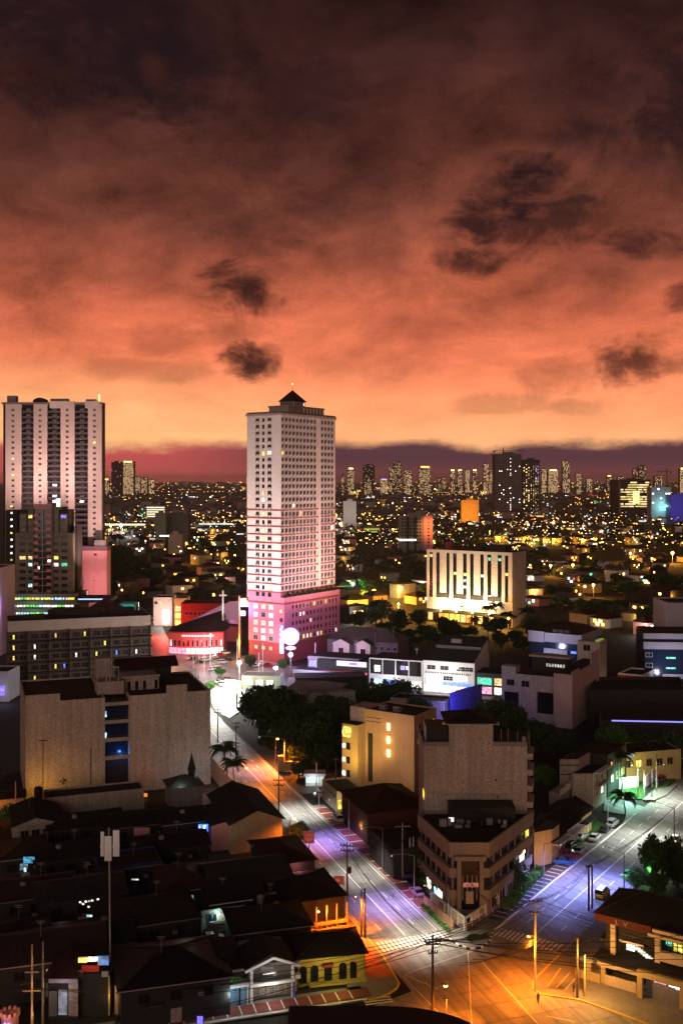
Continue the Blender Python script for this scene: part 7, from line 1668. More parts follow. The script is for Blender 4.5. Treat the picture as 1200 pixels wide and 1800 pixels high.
upole(75, 1822, 13, 'thin pale pole right of the orange lit pole', 0, arms=(), mat=m_steel, base=(xx(76, 149), 149)); upole(28, 1432, 8, 'yellow lit thin pole at the far left under the blank building', 0, arms=(), mat=m_ochre)
for px, py, h, lab in ((345, 1195, 17, 'tall pole in the red glow of the church street'), (359, 1200, 20, 'tallest pole beside the church car park'), (370, 1176, 15, 'pole with two white arms before the church'), (349, 1192, 12, 'short pole beside the tall one at the church street'), (417, 1172, 12, 'bent white pole at the station forecourt'), (462, 1185, 13, 'white pole with floodlight beside the blue shop'), (455, 1190, 10, 'white pole left of the pylon sign'), (732, 1200, 14, 'pole with a crossarm between the white buildings'), (554, 1185, 13, 'white pole in front of the blue lit shop'), (1131, 1402, 9, 'mint lit pole on the traffic island'), (1153, 1392, 9.5, 'dark thin pole behind the traffic island'), (1060, 1408, 7, 'dark thin pole by the lawn'), (978, 1322, 7, 'thin pole above the slim house'), (712, 1290, 9, 'pale thin pole behind the ochre block')):
    upole(px, py, h, lab, 0, arms=((.8, 1.8),) if h > 13 else (), mat=m_white if 'white' in lab or 'mint' in lab else m_steel)
# lamps
lamp(0, 0, 5.6, 1.9, C_ORG, 3000, 'glowing sodium lamp on an arm of the bottom centre pole', b_org, base=gp(760, 1797), armdir=(1, -.15), pole=False, bulb_r=.28)
lamp(0, 0, 8.8, 1.1, C_ORG, 12000, 'glowing sodium lamp on the right corner pole of the crossing', b_org, base=gp(940, 1742), armdir=(-1, -.3), pole=False, bulb_r=.26)
pp = gp(940, 1742); light('POINT', (pp.x-.7, pp.y-1.1, 7.6), 1600, C_ORG, size=.3); light('POINT', (pp.x+.5, pp.y-1.6, 1.5), 60, (1, .6, .08), size=.2)
lamp(0, 0, 5.0, .8, C_ORG, 3500, 'second sodium lamp on a short post right of the bottom centre pole', b_org, base=gp(784, 1812), armdir=(0, -1), bulb_r=.10, pole_m=m_wood)
lamp(0, 0, 7.2, 1.0, C_ORG, 4500, 'sodium lamp at the kerb right of the ochre gable', b_org, base=RA(50, -13.9), armdir=UN, bulb_r=.3)
lamp(0, 0, 8.4, 2.0, C_ORG, 34000, 'sodium lamp at the bend beside the amber gatehouse', b_org, base=gp(500, 1350), armdir=(-1, -.4), bulb_r=.3, pole_m=m_ochre)
lamp(0, 0, 7.0, 1.5, C_ORG, 15000, 'sodium lamp at the left kerb among the palms', b_org, base=RA(92, -14.2), armdir=UN, bulb_r=.3)
lamp(0, 0, 7.5, 1.2, C_ORG, 12000, 'sodium lamp over the terracotta forecourt', b_org, base=RA(6, -14.0), armdir=-UN, bulb_r=.12)
LW = [(2, (1, .90, .72), 7000, 'white road lamp nearest the crossing, right of the main road', 118), (33, C_WHITE, 4400, 'white road lamp beside the pole with the transformer', 112), (74, (1, .98, .88), 7200, 'white road lamp behind the parked silver car', 112), (17, (.56, .42, 1.0), 9000, 'lavender road lamp beside the terracotta wall', 105), (53, (.40, .30, 1.0), 8500, 'violet tinted road lamp in the middle of the main road kerb', 110), (112, (.55, .45, 1.0), 2600, 'lavender road lamp opposite the palms', 110)]
for t, c, pw, lab, an in LW: lamp(0, 0, 9.4, 4.6, c, pw, lab, em('led_face', (1, 1, 1), 3), base=RA(t, .75), armdir=-UN, bulb_r=.12, spot=an)
for (px, py, h, c, pw, lab, a) in ((1096, 1562, 7.4, (.28, .30, 1.0), 10500, 'lamp post with a curved arm in front of the green car', 4.2), (1184, 1482, 8.2, (.95, 1, .84), 5200, 'lamp post with a curved arm beside the white car', 4.6)): lamp(px, py, h, a, c, pw, lab, em('led_face', (1, 1, 1), 3), armdir=-VN, bulb_r=.14, spot=150, pole_m=m_wood)
lamp(0, 0, 9, 3.5, (.30, .34, 1.0), 9000, 'blue white lamp at the left kerb by the parked blue car', em('led_face', (1, 1, 1), 3), base=RB(24, -.8), armdir=VN, bulb_r=.12); lamp(0, 0, 9, 3.5, (.9, 1, .95), 3200, 'white lamp at the left kerb before the low palm', em('led_face', (1, 1, 1), 3), base=RB(60, -.8), armdir=VN, bulb_r=.12)
lamp(1120, 1400, 8, 1.5, C_MINT, 9000, 'mint green lamp over the lawn at the side entrance', b_green, armdir=(-1, 0), bulb_r=.12); p = RB(98, 4); lamp(0, 0, 9, 3, C_WHITE, 6200, 'white lamp far up the side road', em('led_face', (1, 1, 1), 3), base=RB(92, -.9), armdir=VN, bulb_r=.12)
p = gp(1095, 1385); light('POINT', (p.x, p.y-2, 4), 900, (.5, 1, .55), size=.4)
p = gp(1112, 1552); light('POINT', (p.x+3, p.y-1, 3.0), 170, (.25, 1, .3), size=.2)
p = gp(1165, 1528); light('POINT', (p.x, p.y-5, 2.2), 220, (.9, 1, .6), size=.2)
for (px, py, h, pw, lab) in ((421, 1212, 10.5, 9500, 'glaring white floodlight, left one of the pair on the station forecourt'), (485, 1212, 8.4, 5200, 'glaring white floodlight, right one of the pair on the station forecourt')): lamp(px, py, h, .6, (1, .98, .92), pw, lab, em('bulb_flood', (1, .98, .92), 60), armdir=(0, -1), bulb_r=.75, spot=170)
p = gp(400, 1215); light('POINT', (p.x, p.y, 9), 18000, (1, .98, .84), size=.5); p = gp(385, 1245); light('POINT', (p.x, p.y+2, 7), 20000, (1, 1, .88), size=.5)
p = gp(368, 1185); light('POINT', (p.x, p.y, 9), 6000, (1, .8, .85), size=.5); p = gp(300, 1172); light('POINT', (p.x, p.y, 7), 3500, (1, .5, .3), size=.5)
p = gp(325, 1150); light('POINT', (p.x-5, p.y+4, 5), 42000, (1, .05, .09), size=.4); p = gp(290, 1120); light('POINT', (p.x, p.y, 6), 20000, (1, .07, .05), size=.5); p = gp(240, 1085); light('POINT', (p.x, p.y, 8), 6000, (1, .92, .75), size=.5); p = gp(268, 1160); light('POINT', (p.x+1, p.y, 4), 1200, C_ORG, size=.4)
p = gp(405, 1140); light('POINT', (p.x, p.y, 8), 2200, (1, .85, .9), size=.5)
p = gp(590, 1215); light('POINT', (p.x, p.y, 7), 1500, (.7, .7, 1), size=.5); p = gp(760, 1225); light('POINT', (p.x, p.y, 6), 1200, (.9, .9, 1), size=.5)
# floodlights added to brighten faces: tower left face, tower long face, left tower
def flood(label, x, y, z, tgt, pw, c, an, post=True, z0=0):
    f = thing('added_floodlight', label, 'floodlight', (x, y, z0)); mb = MB(); mb.tube((x, y, z0), (x, y, z-.4), .15, .1, 6); mb.obj('post', m_steel, f); mb = MB(); mb.box(x-.4, x+.4, y-.3, y+.3, z-.4, z+.1); mb.obj('case', m_black, f)
    light('SPOT', (x, y, z+.4), pw, c, tgt, an, 1, .4, f)
flood('left added floodlight of the pair aimed up the narrow face of the tower', -62, 428, 11, (-36, 456, 44), 95000, (1, .84, .84), 70)
flood('right added floodlight of the pair aimed up the narrow face of the tower', -54, 420, 12, (-34, 455, 84), 100000, (1, .68, .60), 60)
for k, t in enumerate((6, 21, 36)):
    p = tC+V*t+VN*36; q = tC+V*t; flood(('nearest', 'middle', 'farthest')[k]+' tall added floodlight facing the long side of the tower', p.x, p.y, 14, (q.x, q.y, 60), 62000, ((1, .62, .58), (1, .58, .46), (1, .54, .36))[k], 90)
flood('left added rooftop floodlight on the olive block', -177, 572, hz(888, 560)+.2, (-188, 600, 98), 34000, (1, .60, .54), 130, z0=hz(888, 560)-2)
flood('right added rooftop floodlight on the olive block', -160, 572, hz(888, 560)+.2, (-166, 600, 104), 34000, (1, .60, .54), 130, z0=hz(888, 560)-2)
flood('tall added floodlight in front of the pink plinth', -134, 556, 26, (-146, 600, 78), 95000, (1, .60, .56), 80)
flood('low added floodlight washing the pink plinth', -138, 566, 16, (-145, 590, 24), 20000, (1, .45, .46), 100)
for k, (px, py, pw, c) in enumerate(((30, 1545, 26, (1, .3, .4)), (160, 1475, 20, (1, .7, .4)), (262, 1468, 30, (1, .6, .45)), (330, 1590, 26, (.9, 1, .9)), (120, 1600, 16, (.8, .9, 1)), (450, 1600, 40, (1, .75, .35)), (400, 1520, 14, (1, .5, .4)), (60, 1700, 40, (1, .42, .06)), (40, 1770, 60, (1, .45, .08)), (225, 1725, 16, (1, .6, .3)))):
    p = gp(px, py, 5); light('POINT', (p.x, p.y-4, 5.5), pw, c, size=.2)  # added dim fill lights among the dark roofs, without fixtures
for z, pw in ((3.5, 60), (7.5, 45), (11, 20)): light('POINT', (xx(57, 147.5)+.5, 146.4, z), pw, (1, .36, .04), size=.15)
# overhead cables
CN = [0]
def cable(p, q, sag, label, r=.03, n=9, group='overhead cables'):
    p = Vector(p); q = Vector(q); mb = MB(); prev = p
    for k in range(1, n+1):
        u = k/n; c = p.lerp(q, u); c.z -= sag*4*u*(1-u); mb.tube(prev, c, r, r, 4); prev = c
    o = mb.obj('overhead_cable', m_black, None, origin=tuple(p)); tag(o, label, 'cable', group)
def run(A_, B_, lab, sag=1.4, nn=8):
    for k, (a, b) in enumerate(list(zip(A_, B_))[:nn]): cable(a, b, sag*random.uniform(.7, 1.4), lab+', %s %s strand' % ('upper' if k < 4 else 'lower', ['leftmost', 'inner-left', 'inner-right', 'rightmost'][k % 4]))
run(eA, eB, 'black cable strung between the left kerb pole and the bottom centre pole', 1.2, 4); run(eD, eA, 'black cable strung along the left kerb above the restaurant', 1.4, 4); run(eB, eC, 'black cable crossing over the orange junction between the two lower poles', 1.6)
run(eC, [t1_+Vector((0, 0, -.2*k)) for k in range(6)], 'black cable from the sodium pole to the paired roadside poles', 1.0, 6); run(eE, eA, 'black cable crossing above the main road', 1.6, 3); run(eF, eG, 'black cable near the palms at the left kerb', .6); run(eG, eD, 'black cable over the dark roofs at the left kerb', 1.0, 5)
run(eB, [e+Vector((-30, -22, 1)) for e in eB], 'black cable leaving the bottom centre pole towards the lower left', 1.0, 4); run(eC, [Vector((60, 140, 13+.3*k)) for k in range(5)], 'black cable leaving the sodium pole past the corner shop house', 1.2, 5); run(e5_, [e+Vector((-22, 3, -2)) for e in e5_], 'dark cable from the orange lit pole to the left', .7, 5); run(e5_, [e+Vector((34, 6, -1)) for e in e5_], 'dark cable from the orange lit pole over the dark roofs', 1.2, 4)
run(eB, eA, 'black bundled cable sagging between the two tallest kerb poles', 2.0, 2); run(eC, [e+Vector((9, 30, -2)) for e in eB[::-1]], 'black cable looping low over the striped crossing', 2.2, 4)
run([t1_+Vector((0, 0, -.2*k)) for k in range(4)], [RB(62, 14).to_3d()+Vector((0, 0, 8+.3*k)) for k in range(4)], 'thin cable along the right kerb of the side road', 1.0, 4)
for k in range(6): cable(eB[k] if k < len(eB) else tB_, Vector((66+k*2, 158-k*4, 12+.5*k)), 1.8+.2*k, 'black cable fanning right across the junction, %s of six' % ('lowest', 'second lowest', 'lower middle', 'upper middle', 'second highest', 'highest')[k], .045)
for k in range(5): cable(eC[k], Vector((-8-k*3, 150-k*2, 10-.3*k)), 1.5+.2*k, 'black cable fanning lower left from the sodium pole, %s of five' % ('highest', 'second highest', 'middle', 'second lowest', 'lowest')[k], .045)
for k in range(4): cable(eA[k], gp(700+k*9, 1545).to_3d()+Vector((0, 0, 7+k*.6)), 1.2, 'house drop cable over the main road', .035)
for k in range(4): cable(eE[k % len(eE)], Vector((19+k, 190-k, 9)), .8, 'house drop cable to the wedge building', .035)
for k in range(5): cable(Vector((pp.x, pp.y, 9.2-k*.4)), Vector((pp.x-13+k, pp.y-9, 8.2+k*.5)), 1.1, 'sagging service cable lit orange beside the sodium pole', .04)
for k in range(3): cable(Vector((pp.x, pp.y, 8.8-k*.4)), Vector((pp.x+9, pp.y-4+k, 6.2)), .8, 'sagging service cable from the sodium pole towards the shop house', .04)

# ------------------------------------------------------------------ cars
def ring(x, hw, z0, z1, rnd_=.12): return [(x, -hw, z0+rnd_), (x, -hw+rnd_, z0), (x, hw-rnd_, z0), (x, hw, z0+rnd_), (x, hw, z1-rnd_), (x, hw-rnd_, z1), (x, -hw+rnd_, z1), (x, -hw, z1-rnd_)]
def loft(mb, rings):
    n = len(rings[0]); i = len(mb.v)
    for r_ in rings: mb.v += r_
    for j in range(len(rings)-1):
        for k in range(n): a = (k+1) % n; mb.f.append((i+j*n+k, i+j*n+a, i+(j+1)*n+a, i+(j+1)*n+k)); mb.mi.append(mb.m)
    mb.f.append(tuple(i+k for k in reversed(range(n)))); mb.f.append(tuple(i+(len(rings)-1)*n+k for k in range(n))); mb.mi += [mb.m]*2
m_tyre = pm('tyre', (.015, .015, .015), .9); m_chrome = pm('hub', (.45, .45, .47), .3, metal=.8); m_paintc = pm('car_paint', (.6, .6, .6), .25, .03, spec=.6, bump=0, fine=0)
CM = {}
def car_meshes(kind):
    if kind in CM: return CM[kind]
    L_, hw, roof, bon = {'sedan': (4.4, .86, 1.44, .90), 'van': (4.6, .90, 1.85, 1.05), 'suv': (4.5, .92, 1.75, 1.05)}[kind]; h = L_/2
    b = MB(); loft(b, [ring(-h, hw*.80, .38, .78), ring(-h+.18, hw*.95, .28, bon-.02), ring(-h*.5, hw, .24, bon+.06), ring(h*.3, hw, .24, bon+.02), ring(h*.62, hw*.97, .26, bon-.06), ring(h-.16, hw*.9, .30, bon-.16), ring(h, hw*.74, .38, .62)])
    c = MB()
    st = {'sedan': (-.72, -.40, .12, .52), 'van': (-.96, -.86, .30, .66), 'suv': (-.94, -.80, .16, .52)}[kind]
    zb = bon-.02
    loft(c, [ring(h*st[0], hw*.88, zb, zb+.14, .05), ring(h*st[1], hw*.78, zb, roof-.06, .10), ring(h*st[2], hw*.78, zb, roof-.05, .10), ring(h*st[3], hw*.88, zb, zb+.10, .04)])
    r_ = MB(); loft(r_, [ring(h*st[1]-.08, hw*.70, roof-.09, roof-.02, .03), ring(h*(st[1]+st[2])/2, hw*.76, roof-.07, roof+.03, .04), ring(h*st[2]+.06, hw*.70, roof-.09, roof-.02, .03)])
    for x in (h*st[1], h*(st[1]+st[2])/2, h*st[2]):
        for s in (-1, 1): r_.bar((x, s*hw*.90, zb+.02), (x, s*hw*.77, roof-.05), .09, .05)
    w = MB(); w.tube((0, -.11, 0), (0, .11, 0), .33, .33, 14); w.m = 1; w.tube((0, -.125, 0), (0, .125, 0), .19, .19, 10)
    hl = MB(); hl.box(-.06, .06, -.17, .17, -.07, .07)
    CM[kind] = dict(L=L_, hw=hw, bon=bon, body=b.mesh('body', m_paintc), glass=c.mesh('windows', g_dark), roof=r_.mesh('roof', m_paintc), wheel=w.mesh('wheel', [m_tyre, m_chrome]), head=hl.mesh('headlight', m_white), tail=hl.mesh('tail_light', pm('tail_red', (.35, .01, .01), .3)), headlit=hl.mesh('headlight', em('headlamp', (1, .97, .9), 25)), taillit=hl.mesh('tail_light', em('taillamp', (1, .03, .03), 14)))
    return CM[kind]
PAINT = {}
def paint(col):
    if col not in PAINT: PAINT[col] = pm('car_paint_%d' % len(PAINT), col, .28, .03, spec=.6, bump=0, fine=0)
    return PAINT[col]
def car(p, heading, col, label, kind='sedan', group=None, lit=False, detail=True, z=.0):
    m = car_meshes(kind); p = Vector(p); d = Vector(heading).normalized(); rz = math.atan2(d.y, d.x); s = Vector((-d.y, d.x)); r = thing('car' if kind != 'van' else 'van', label, 'car' if kind != 'van' else 'van', (p.x, p.y, z), group)
    for k in ('body', 'roof'):
        o = place(k, m[k], (p.x, p.y, z), rz, r); o.material_slots[0].link = 'OBJECT'; o.material_slots[0].material = paint(col)
    place('windows', m['glass'], (p.x, p.y, z), rz, r)
    h = m['L']/2
    for fx in (-.60, .60):
        for sy in (-1, 1): q = p+d*h*fx+s*sy*(m['hw']-.10); place('wheel', m['wheel'], (q.x, q.y, z+.33), rz, r)
    for sy in (-1, 1):
        q = p+d*(h-.07)+s*sy*m['hw']*.55; place('headlight', m['headlit' if lit else 'head'], (q.x, q.y, z+.62), rz, r); q = p-d*(h-.05)+s*sy*m['hw']*.58; place('tail_light', m['taillit' if lit else 'tail'], (q.x, q.y, z+.70), rz, r)
    return r
WHT = (.72, .72, .70); SIL = (.40, .42, .44); BLK = (.02, .02, .022); BLU = (.03, .12, .42); RED = (.40, .02, .02); GRN = (.06, .55, .05); YEL = (.70, .62, .03); NAVY = (.02, .04, .14); MAR = (.16, .02, .04)
car(gp(1185, 1480), -V, WHT, 'white sedan driving down the right lane of the side road'); car(gp(1104, 1541), V, GRN, 'bright green car at the right kerb of the side road'); car(gp(1058, 1575), V, YEL, 'yellow taxi at the right kerb behind the corner shop house', 'van')
car(RB(37.5, -2.2), (V*.5+VN*.9), BLU, 'blue sedan parked nose out on the left pavement of the side road'); car(RB(41.5, -2.4), (V*.45+VN*.9), MAR, 'maroon car parked just behind the blue sedan', 'suv'); car(RB(45.5, -1.8), V, SIL, 'silver car parked behind the maroon car'); car(RB(47, -4.2), V, BLK, 'black car parked beside the silver car', 'suv')
car(RB(55, -2.0), V, WHT, 'white sedan parked in front of the gated house'); car(RB(54, -4.6), V, (.5, .5, .5), 'pale grey car half hidden behind the parked white sedan'); car(RB(61.5, -2.0), V, BLK, 'black car parked past the white sedan'); car(RB(66.5, -2.0), V, SIL, 'dark silver car last in the parked row on the side road', 'suv')
for i, (t, n, c) in enumerate(((104, -3, BLK), (108, -3.4, (.3, .02, .02)), (112, -3, WHT), (116, -3.2, BLK), (101, 12, BLK))): car(RB(t, n), V, c, ['dark car parked beyond the traffic island', 'dull red car parked beyond the traffic island', 'white car parked beyond the traffic island', 'black car at the far end of the side road', 'black car on the right at the far end of the side road'][i], 'suv' if i % 2 else 'sedan')
car(RA(66, 2.6), U, (.45, .5, .55), 'silver hatchback parked on the red pavement of the main road', 'suv'); car(RA(34, 4.2), U, NAVY, 'dark blue car, farther of the two beside the wedge building', 'suv'); car(RA(29.5, 4.0), U, (.06, .10, .34), 'violet blue car, nearer of the two beside the wedge building', 'suv'); car(RA(20, 2.6), U, (.42, .20, .26), 'dusty pink car parked behind the terracotta wall')
car(gp(566, 1400), (1, .1), WHT, 'white car, nearer of the pair at the mouth of the narrow street'); car(gp(570, 1392), (1, .15), WHT, 'white car, farther of the pair at the mouth of the narrow street'); car(gp(647, 1471)+Vector((2, 0)), U, WHT, 'white car tucked under the flat dark house')
car(gp(372, 1654)+Vector((0, 0)), UN, (.6, .6, .6), 'pale car in the teal lit yard above the lower street')
car(RA(354, -3.2), U, BLK, 'car with glowing red tail lamps heading away up the main road', lit=True); car(RA(338, -9.5), -U, SIL, 'car with lit headlamps coming down the main road', lit=True); car(RA(368, -9.8), -U, WHT, 'second car with lit headlamps farther up the main road', lit=True)
LOT = [(362, 1162, WHT), (370, 1160, SIL), (379, 1157, WHT), (388, 1154, RED), (396, 1150, WHT), (350, 1166, BLK), (392, 1166, WHT), (402, 1162, BLK), (372, 1178, WHT), (385, 1178, WHT), (341, 1160, BLK), (400, 1196, RED), (394, 1205, WHT), (408, 1200, BLK), (404, 1208, WHT), (443, 1170, WHT), (452, 1172, SIL), (461, 1168, WHT), (470, 1172, RED), (386, 1200, WHT)]
POS = ['under the church front', 'on the church car park', 'on the church car park rim', 'by the station forecourt', 'between the floodlights', 'at the foot of the salmon podium']
seen = {}
for i, (px, py, c) in enumerate(LOT):
    cn = {WHT: 'white', SIL: 'silver', RED: 'red', BLK: 'black'}[c]; wh = 'in the row under the church front' if py < 1168 and px < 400 else 'on the church street' if px < 392 else 'by the station canopy' if px < 420 else 'at the foot of the salmon podium'
    k = (cn, wh); seen[k] = seen.get(k, 0)+1
    car(gp(px, py), (math.cos(.5+.3*(i % 3)), math.sin(.5+.3*(i % 3))), c, '%s car parked %s' % (cn, wh), 'van' if i in (9, 4) else 'suv' if i % 3 == 0 else 'sedan', group='cars parked round the station forecourt')
q0 = gp(590, 1200); CC = [(.05, .1, .5), WHT, (.1, .3, .6), (.7, .25, .02), RED, (.6, .06, .05), WHT]
for i, c in enumerate(CC): p = q0+FD*(i*3.0+1)-BD*.5; car(p, (-.2, -1), c, ['blue', 'white', 'light blue', 'orange', 'red', 'scarlet', 'end white'][i]+' car in the red lit dealership row', group='cars on the dealership forecourt')
for i, (px, py) in enumerate(((248, 1098), (262, 1096), (258, 1106), (240, 1092))): car(gp(px, py), (1, .4), [WHT, SIL, BLK, WHT][i], ['white car left of the teal street bend', 'silver car before the white mall', 'black car before the white mall', 'white car beside the teal canopy'][i])

# ------------------------------------------------------------------ pedestrian crossing at the sodium lamp
def person(x, y, z, h, label, rz, top, legs):
    J = {'pel': (0, 0, .52), 'chest': (.01, 0, .74), 'neck': (.02, 0, .83), 'chin': (.025, 0, .875), 'head': (.03, 0, .935), 'crown': (.02, 0, .985),
         'hl': (0, .05, .50), 'kl': (.09, .055, .28), 'al': (.07, .055, .045), 'tl': (.14, .055, .02), 'hr': (0, -.05, .50), 'kr': (-.01, -.055, .27), 'ar': (-.13, -.055, .06), 'tr': (-.08, -.055, .02),
         'sl': (.01, .105, .80), 'el': (-.03, .13, .63), 'wl': (.05, .135, .49), 'fl': (.075, .13, .44), 'sr': (.01, -.105, .80), 'er': (.0, -.13, .63), 'wr': (.10, -.125, .52), 'fr': (.135, -.12, .48)}
    R_ = {'pel': .078, 'chest': .085, 'neck': .032, 'chin': .045, 'head': .062, 'crown': .04, 'hl': .06, 'kl': .042, 'al': .027, 'tl': .02, 'hr': .06, 'kr': .042, 'ar': .027, 'tr': .02, 'sl': .042, 'el': .03, 'wl': .02, 'fl': .018, 'sr': .042, 'er': .03, 'wr': .02, 'fr': .018}
    E = [('pel', 'chest'), ('chest', 'neck'), ('neck', 'chin'), ('chin', 'head'), ('head', 'crown'), ('pel', 'hl'), ('hl', 'kl'), ('kl', 'al'), ('al', 'tl'), ('pel', 'hr'), ('hr', 'kr'), ('kr', 'ar'), ('ar', 'tr'), ('chest', 'sl'), ('sl', 'el'), ('el', 'wl'), ('wl', 'fl'), ('chest', 'sr'), ('sr', 'er'), ('er', 'wr'), ('wr', 'fr')]
    k = list(J); me = bpy.data.meshes.new('person'); me.from_pydata([tuple(c*h for c in J[q]) for q in k], [(k.index(a), k.index(b)) for a, b in E], [])
    o = bpy.data.objects.new('person', me); COL.objects.link(o); o.location = (x, y, z); o.rotation_euler = (0, 0, rz); WL[o.name] = Vector((x, y, z))
    sk = o.modifiers.new('skin', 'SKIN'); sv = me.skin_vertices[0].data
    for i, q in enumerate(k): sv[i].radius = (R_[q]*h, R_[q]*h); sv[i].use_root = (q == 'pel')
    o.modifiers.new('smooth', 'SUBSURF').levels = 1; o.modifiers['smooth'].render_levels = 2
    me.materials.append(top); tag(o, label, 'person')
    mb = MB(); c, s = math.cos(rz), math.sin(rz); hx, hy = x+c*.005*h, y+s*.005*h; mb.ball((hx, hy, z+.965*h), .066*h, 10, 7, .85); mb.obj('hair', m_black, o)
    return o
p = gp(945, 1764); person(p.x, p.y, 0.0, 1.66, 'pedestrian in dark clothes stepping off the kerb below the sodium pole', -1.9, pm('dark_clothes', (.06, .045, .04), .9), None)
def motorbike(p, d, label):
    p = Vector(p); d = Vector(d).normalized(); rz = math.atan2(d.y, d.x); r = thing('motorcycle', label, 'motorcycle', (p.x, p.y, K))
    w = MB()
    for k in range(14): a, b = 2*PI*k/14, 2*PI*(k+1)/14; w.bar((.27*math.cos(a), 0, .27*math.sin(a)), (.27*math.cos(b), 0, .27*math.sin(b)), .09, .07, Vector((0, 1, 0)))
    w.tube((0, -.05, 0), (0, .05, 0), .10, .10, 8); wm = w.mesh('wheel', m_tyre)
    for f in (-.62, .62): q = p+d*f; place('wheel', wm, (q.x, q.y, K+.3), rz, r)
    b = MB(); b.bar((-.62, 0, .3), (-.1, 0, .55), .12, .14); b.bar((-.1, 0, .45), (.35, 0, .5), .2, .34); b.bar((.62, 0, .3), (.42, 0, .95), .07, .07); place('frame', b.mesh('frame', m_black), (p.x, p.y, K), rz, r)
    b = MB(); loft(b, [ring(-.68, .09, .68, .76, .02), ring(-.3, .14, .66, .78, .03), ring(.05, .10, .68, .76, .02)]); place('seat', b.mesh('seat', m_tyre), (p.x, p.y, K), rz, r)
    b = MB(); loft(b, [ring(.05, .10, .66, .82, .04), ring(.22, .15, .62, .88, .05), ring(.4, .09, .66, .84, .03)]); place('tank', b.mesh('tank', m_redsign), (p.x, p.y, K), rz, r)
    b = MB(); b.bar((.42, -.33, 1.0), (.42, .33, 1.0), .05, .05); place('handlebar', b.mesh('handlebar', m_chrome), (p.x, p.y, K), rz, r)
motorbike(gp(1008, 1742), (.3, 1), 'parked motorcycle beside the thin dark pole on the yellow lined pavement')
# ------------------------------------------------------------------ the city beyond
rf = random.Random(21)
m_far = [pm('far_wall_%d' % i, c, .95, .2, .1, .1, 1.2, 0) for i, c in enumerate(((.22, .19, .18), (.15, .13, .13), (.30, .25, .22), (.11, .09, .09), (.26, .16, .14)))]
FARN = ['grey', 'dim grey', 'cream', 'dark', 'reddish']
E_AMB = em('far_amber', (1.0, .42, .06), 7); E_YEL = em('far_yellow', (1.0, .70, .16), 7); E_WHT = em('far_white', (1.0, .93, .85), 6); E_CYN = em('far_cyan', (.35, .95, 1.0), 5); E_RED = em('far_red', (1.0, .08, .05), 3); E_GRN = em('far_green', (.15, 1.0, .4), 2.4); E_VIO = em('far_violet', (.35, .25, 1.0), 3)
E_TWR = em('far_tower_window', (1.0, .66, .32), 1.7)
FARL = [(E_AMB, 46), (E_YEL, 24), (E_WHT, 22), (E_CYN, 4), (E_RED, 2), (E_GRN, 3), (E_VIO, 1)]
LNAME = {'far_amber': 'amber', 'far_yellow': 'yellow', 'far_white': 'white', 'far_cyan': 'cyan', 'far_red': 'red', 'far_green': 'green', 'far_violet': 'violet'}
def fpick():
    t = rf.random()*sum(w for _, w in FARL)
    for m, w in FARL:
        t -= w
        if t <= 0: return m
    return E_AMB
def fbox(root, name, x0, x1, y0, y1, z0, z1, m, **kw): mb = MB(); mb.box(x0, x1, y0, y1, z0, z1); return mb.obj(name, m, root, **kw)
def gridwins(root, x0, x1, y, z0, z1, nx, nz, w, h, m, p=1.0, name='window', stuff=True):
    """the lit windows of a far facade: real panes proud of the wall, joined because they are only a pixel or two each"""
    mb = MB()
    for i in range(nx):
        for j in range(nz):
            if rf.random() < p:
                x = x0+(x1-x0)*(i+.5)/nx; z = z0+(z1-z0)*(j+.5)/nz; mb.box(x-w/2, x+w/2, y-.25, y, z-h/2, z+h/2)
    if mb.v: return mb.obj(name, m, root, kind='stuff')
def ftower(px0, px1, py, Y, wall, lit, label, p=.35, name='far_tower', cat='tower', depth=None, floors=None, crown=None, group=None, z0=-.3):
    x0, x1 = xx(px0, Y), xx(px1, Y); H = hz(py, Y); r = thing(name, label, cat, ((x0+x1)/2, Y, 0), group)
    fbox(r, 'wall', x0, x1, Y, Y+(depth or max(12, (x1-x0)*.8)), z0, H, wall)
    w = (x1-x0); nz = floors or max(4, int(H/5)); nx = max(2, int(w/5))
    if lit: gridwins(r, x0+.5, x1-.5, Y, 8, H-2, nx, nz, w/nx*.55, H/nz*.45, lit, p)
    fbox(r, 'roof_block', x0+w*.3, x0+w*.7, Y+2, Y+9, H, H+max(3, H*.03), wall)
    if crown: fbox(r, 'lit_crown', x0+w*.15, x1-w*.15, Y-.4, Y+.3, H-4, H+1, crown)
    return r
# skyline
SK = [(600, 604.5, 834, .3, None), (611, 622, 823, .5, E_YEL), (638, 658, 817, .06, None), (683, 690, 821, .35, None), (690, 706, 812, .28, None), (710, 723, 826, .55, None), (736, 757, 820, .45, E_AMB), (791, 799, 826, .5, E_YEL), (804, 812, 826, .5, E_YEL), (817, 825, 826, .7, None), (830, 838, 826, .5, E_YEL), (849, 858, 815, .6, None), (859, 868, 826, .6, None), (951, 960, 824, .7, None), (963, 980, 826, .75, E_YEL), (988, 1001, 810, .45, None), (1012, 1021, 832, .5, None), (1066, 1074, 836, .35, E_AMB), (1112, 1120, 824, .3, None), (1122, 1135, 818, .2, None), (1194, 1206, 823, .8, E_YEL), (196, 213.5, 812, .03, None), (215, 235, 811, .75, E_YEL), (237, 247, 838, .6, None), (248, 259, 840, .5, None), (262, 272, 843, .5, None), (183, 192, 842, .6, E_AMB), (640, 652, 842, .4, None), (668, 681, 842, .7, E_VIO), (770, 782, 840, .3, None), (1030, 1040, 841, .5, None), (1085, 1096, 838, .4, None), (1150, 1163, 836, .3, None)]
m_sky1 = pm('skyline_wall', (.24, .17, .15), .95, .15, .05, 0, 1, 0); m_sky2 = pm('skyline_dark_wall', (.06, .045, .05), .95, .15, .05, 0, 1, 0)
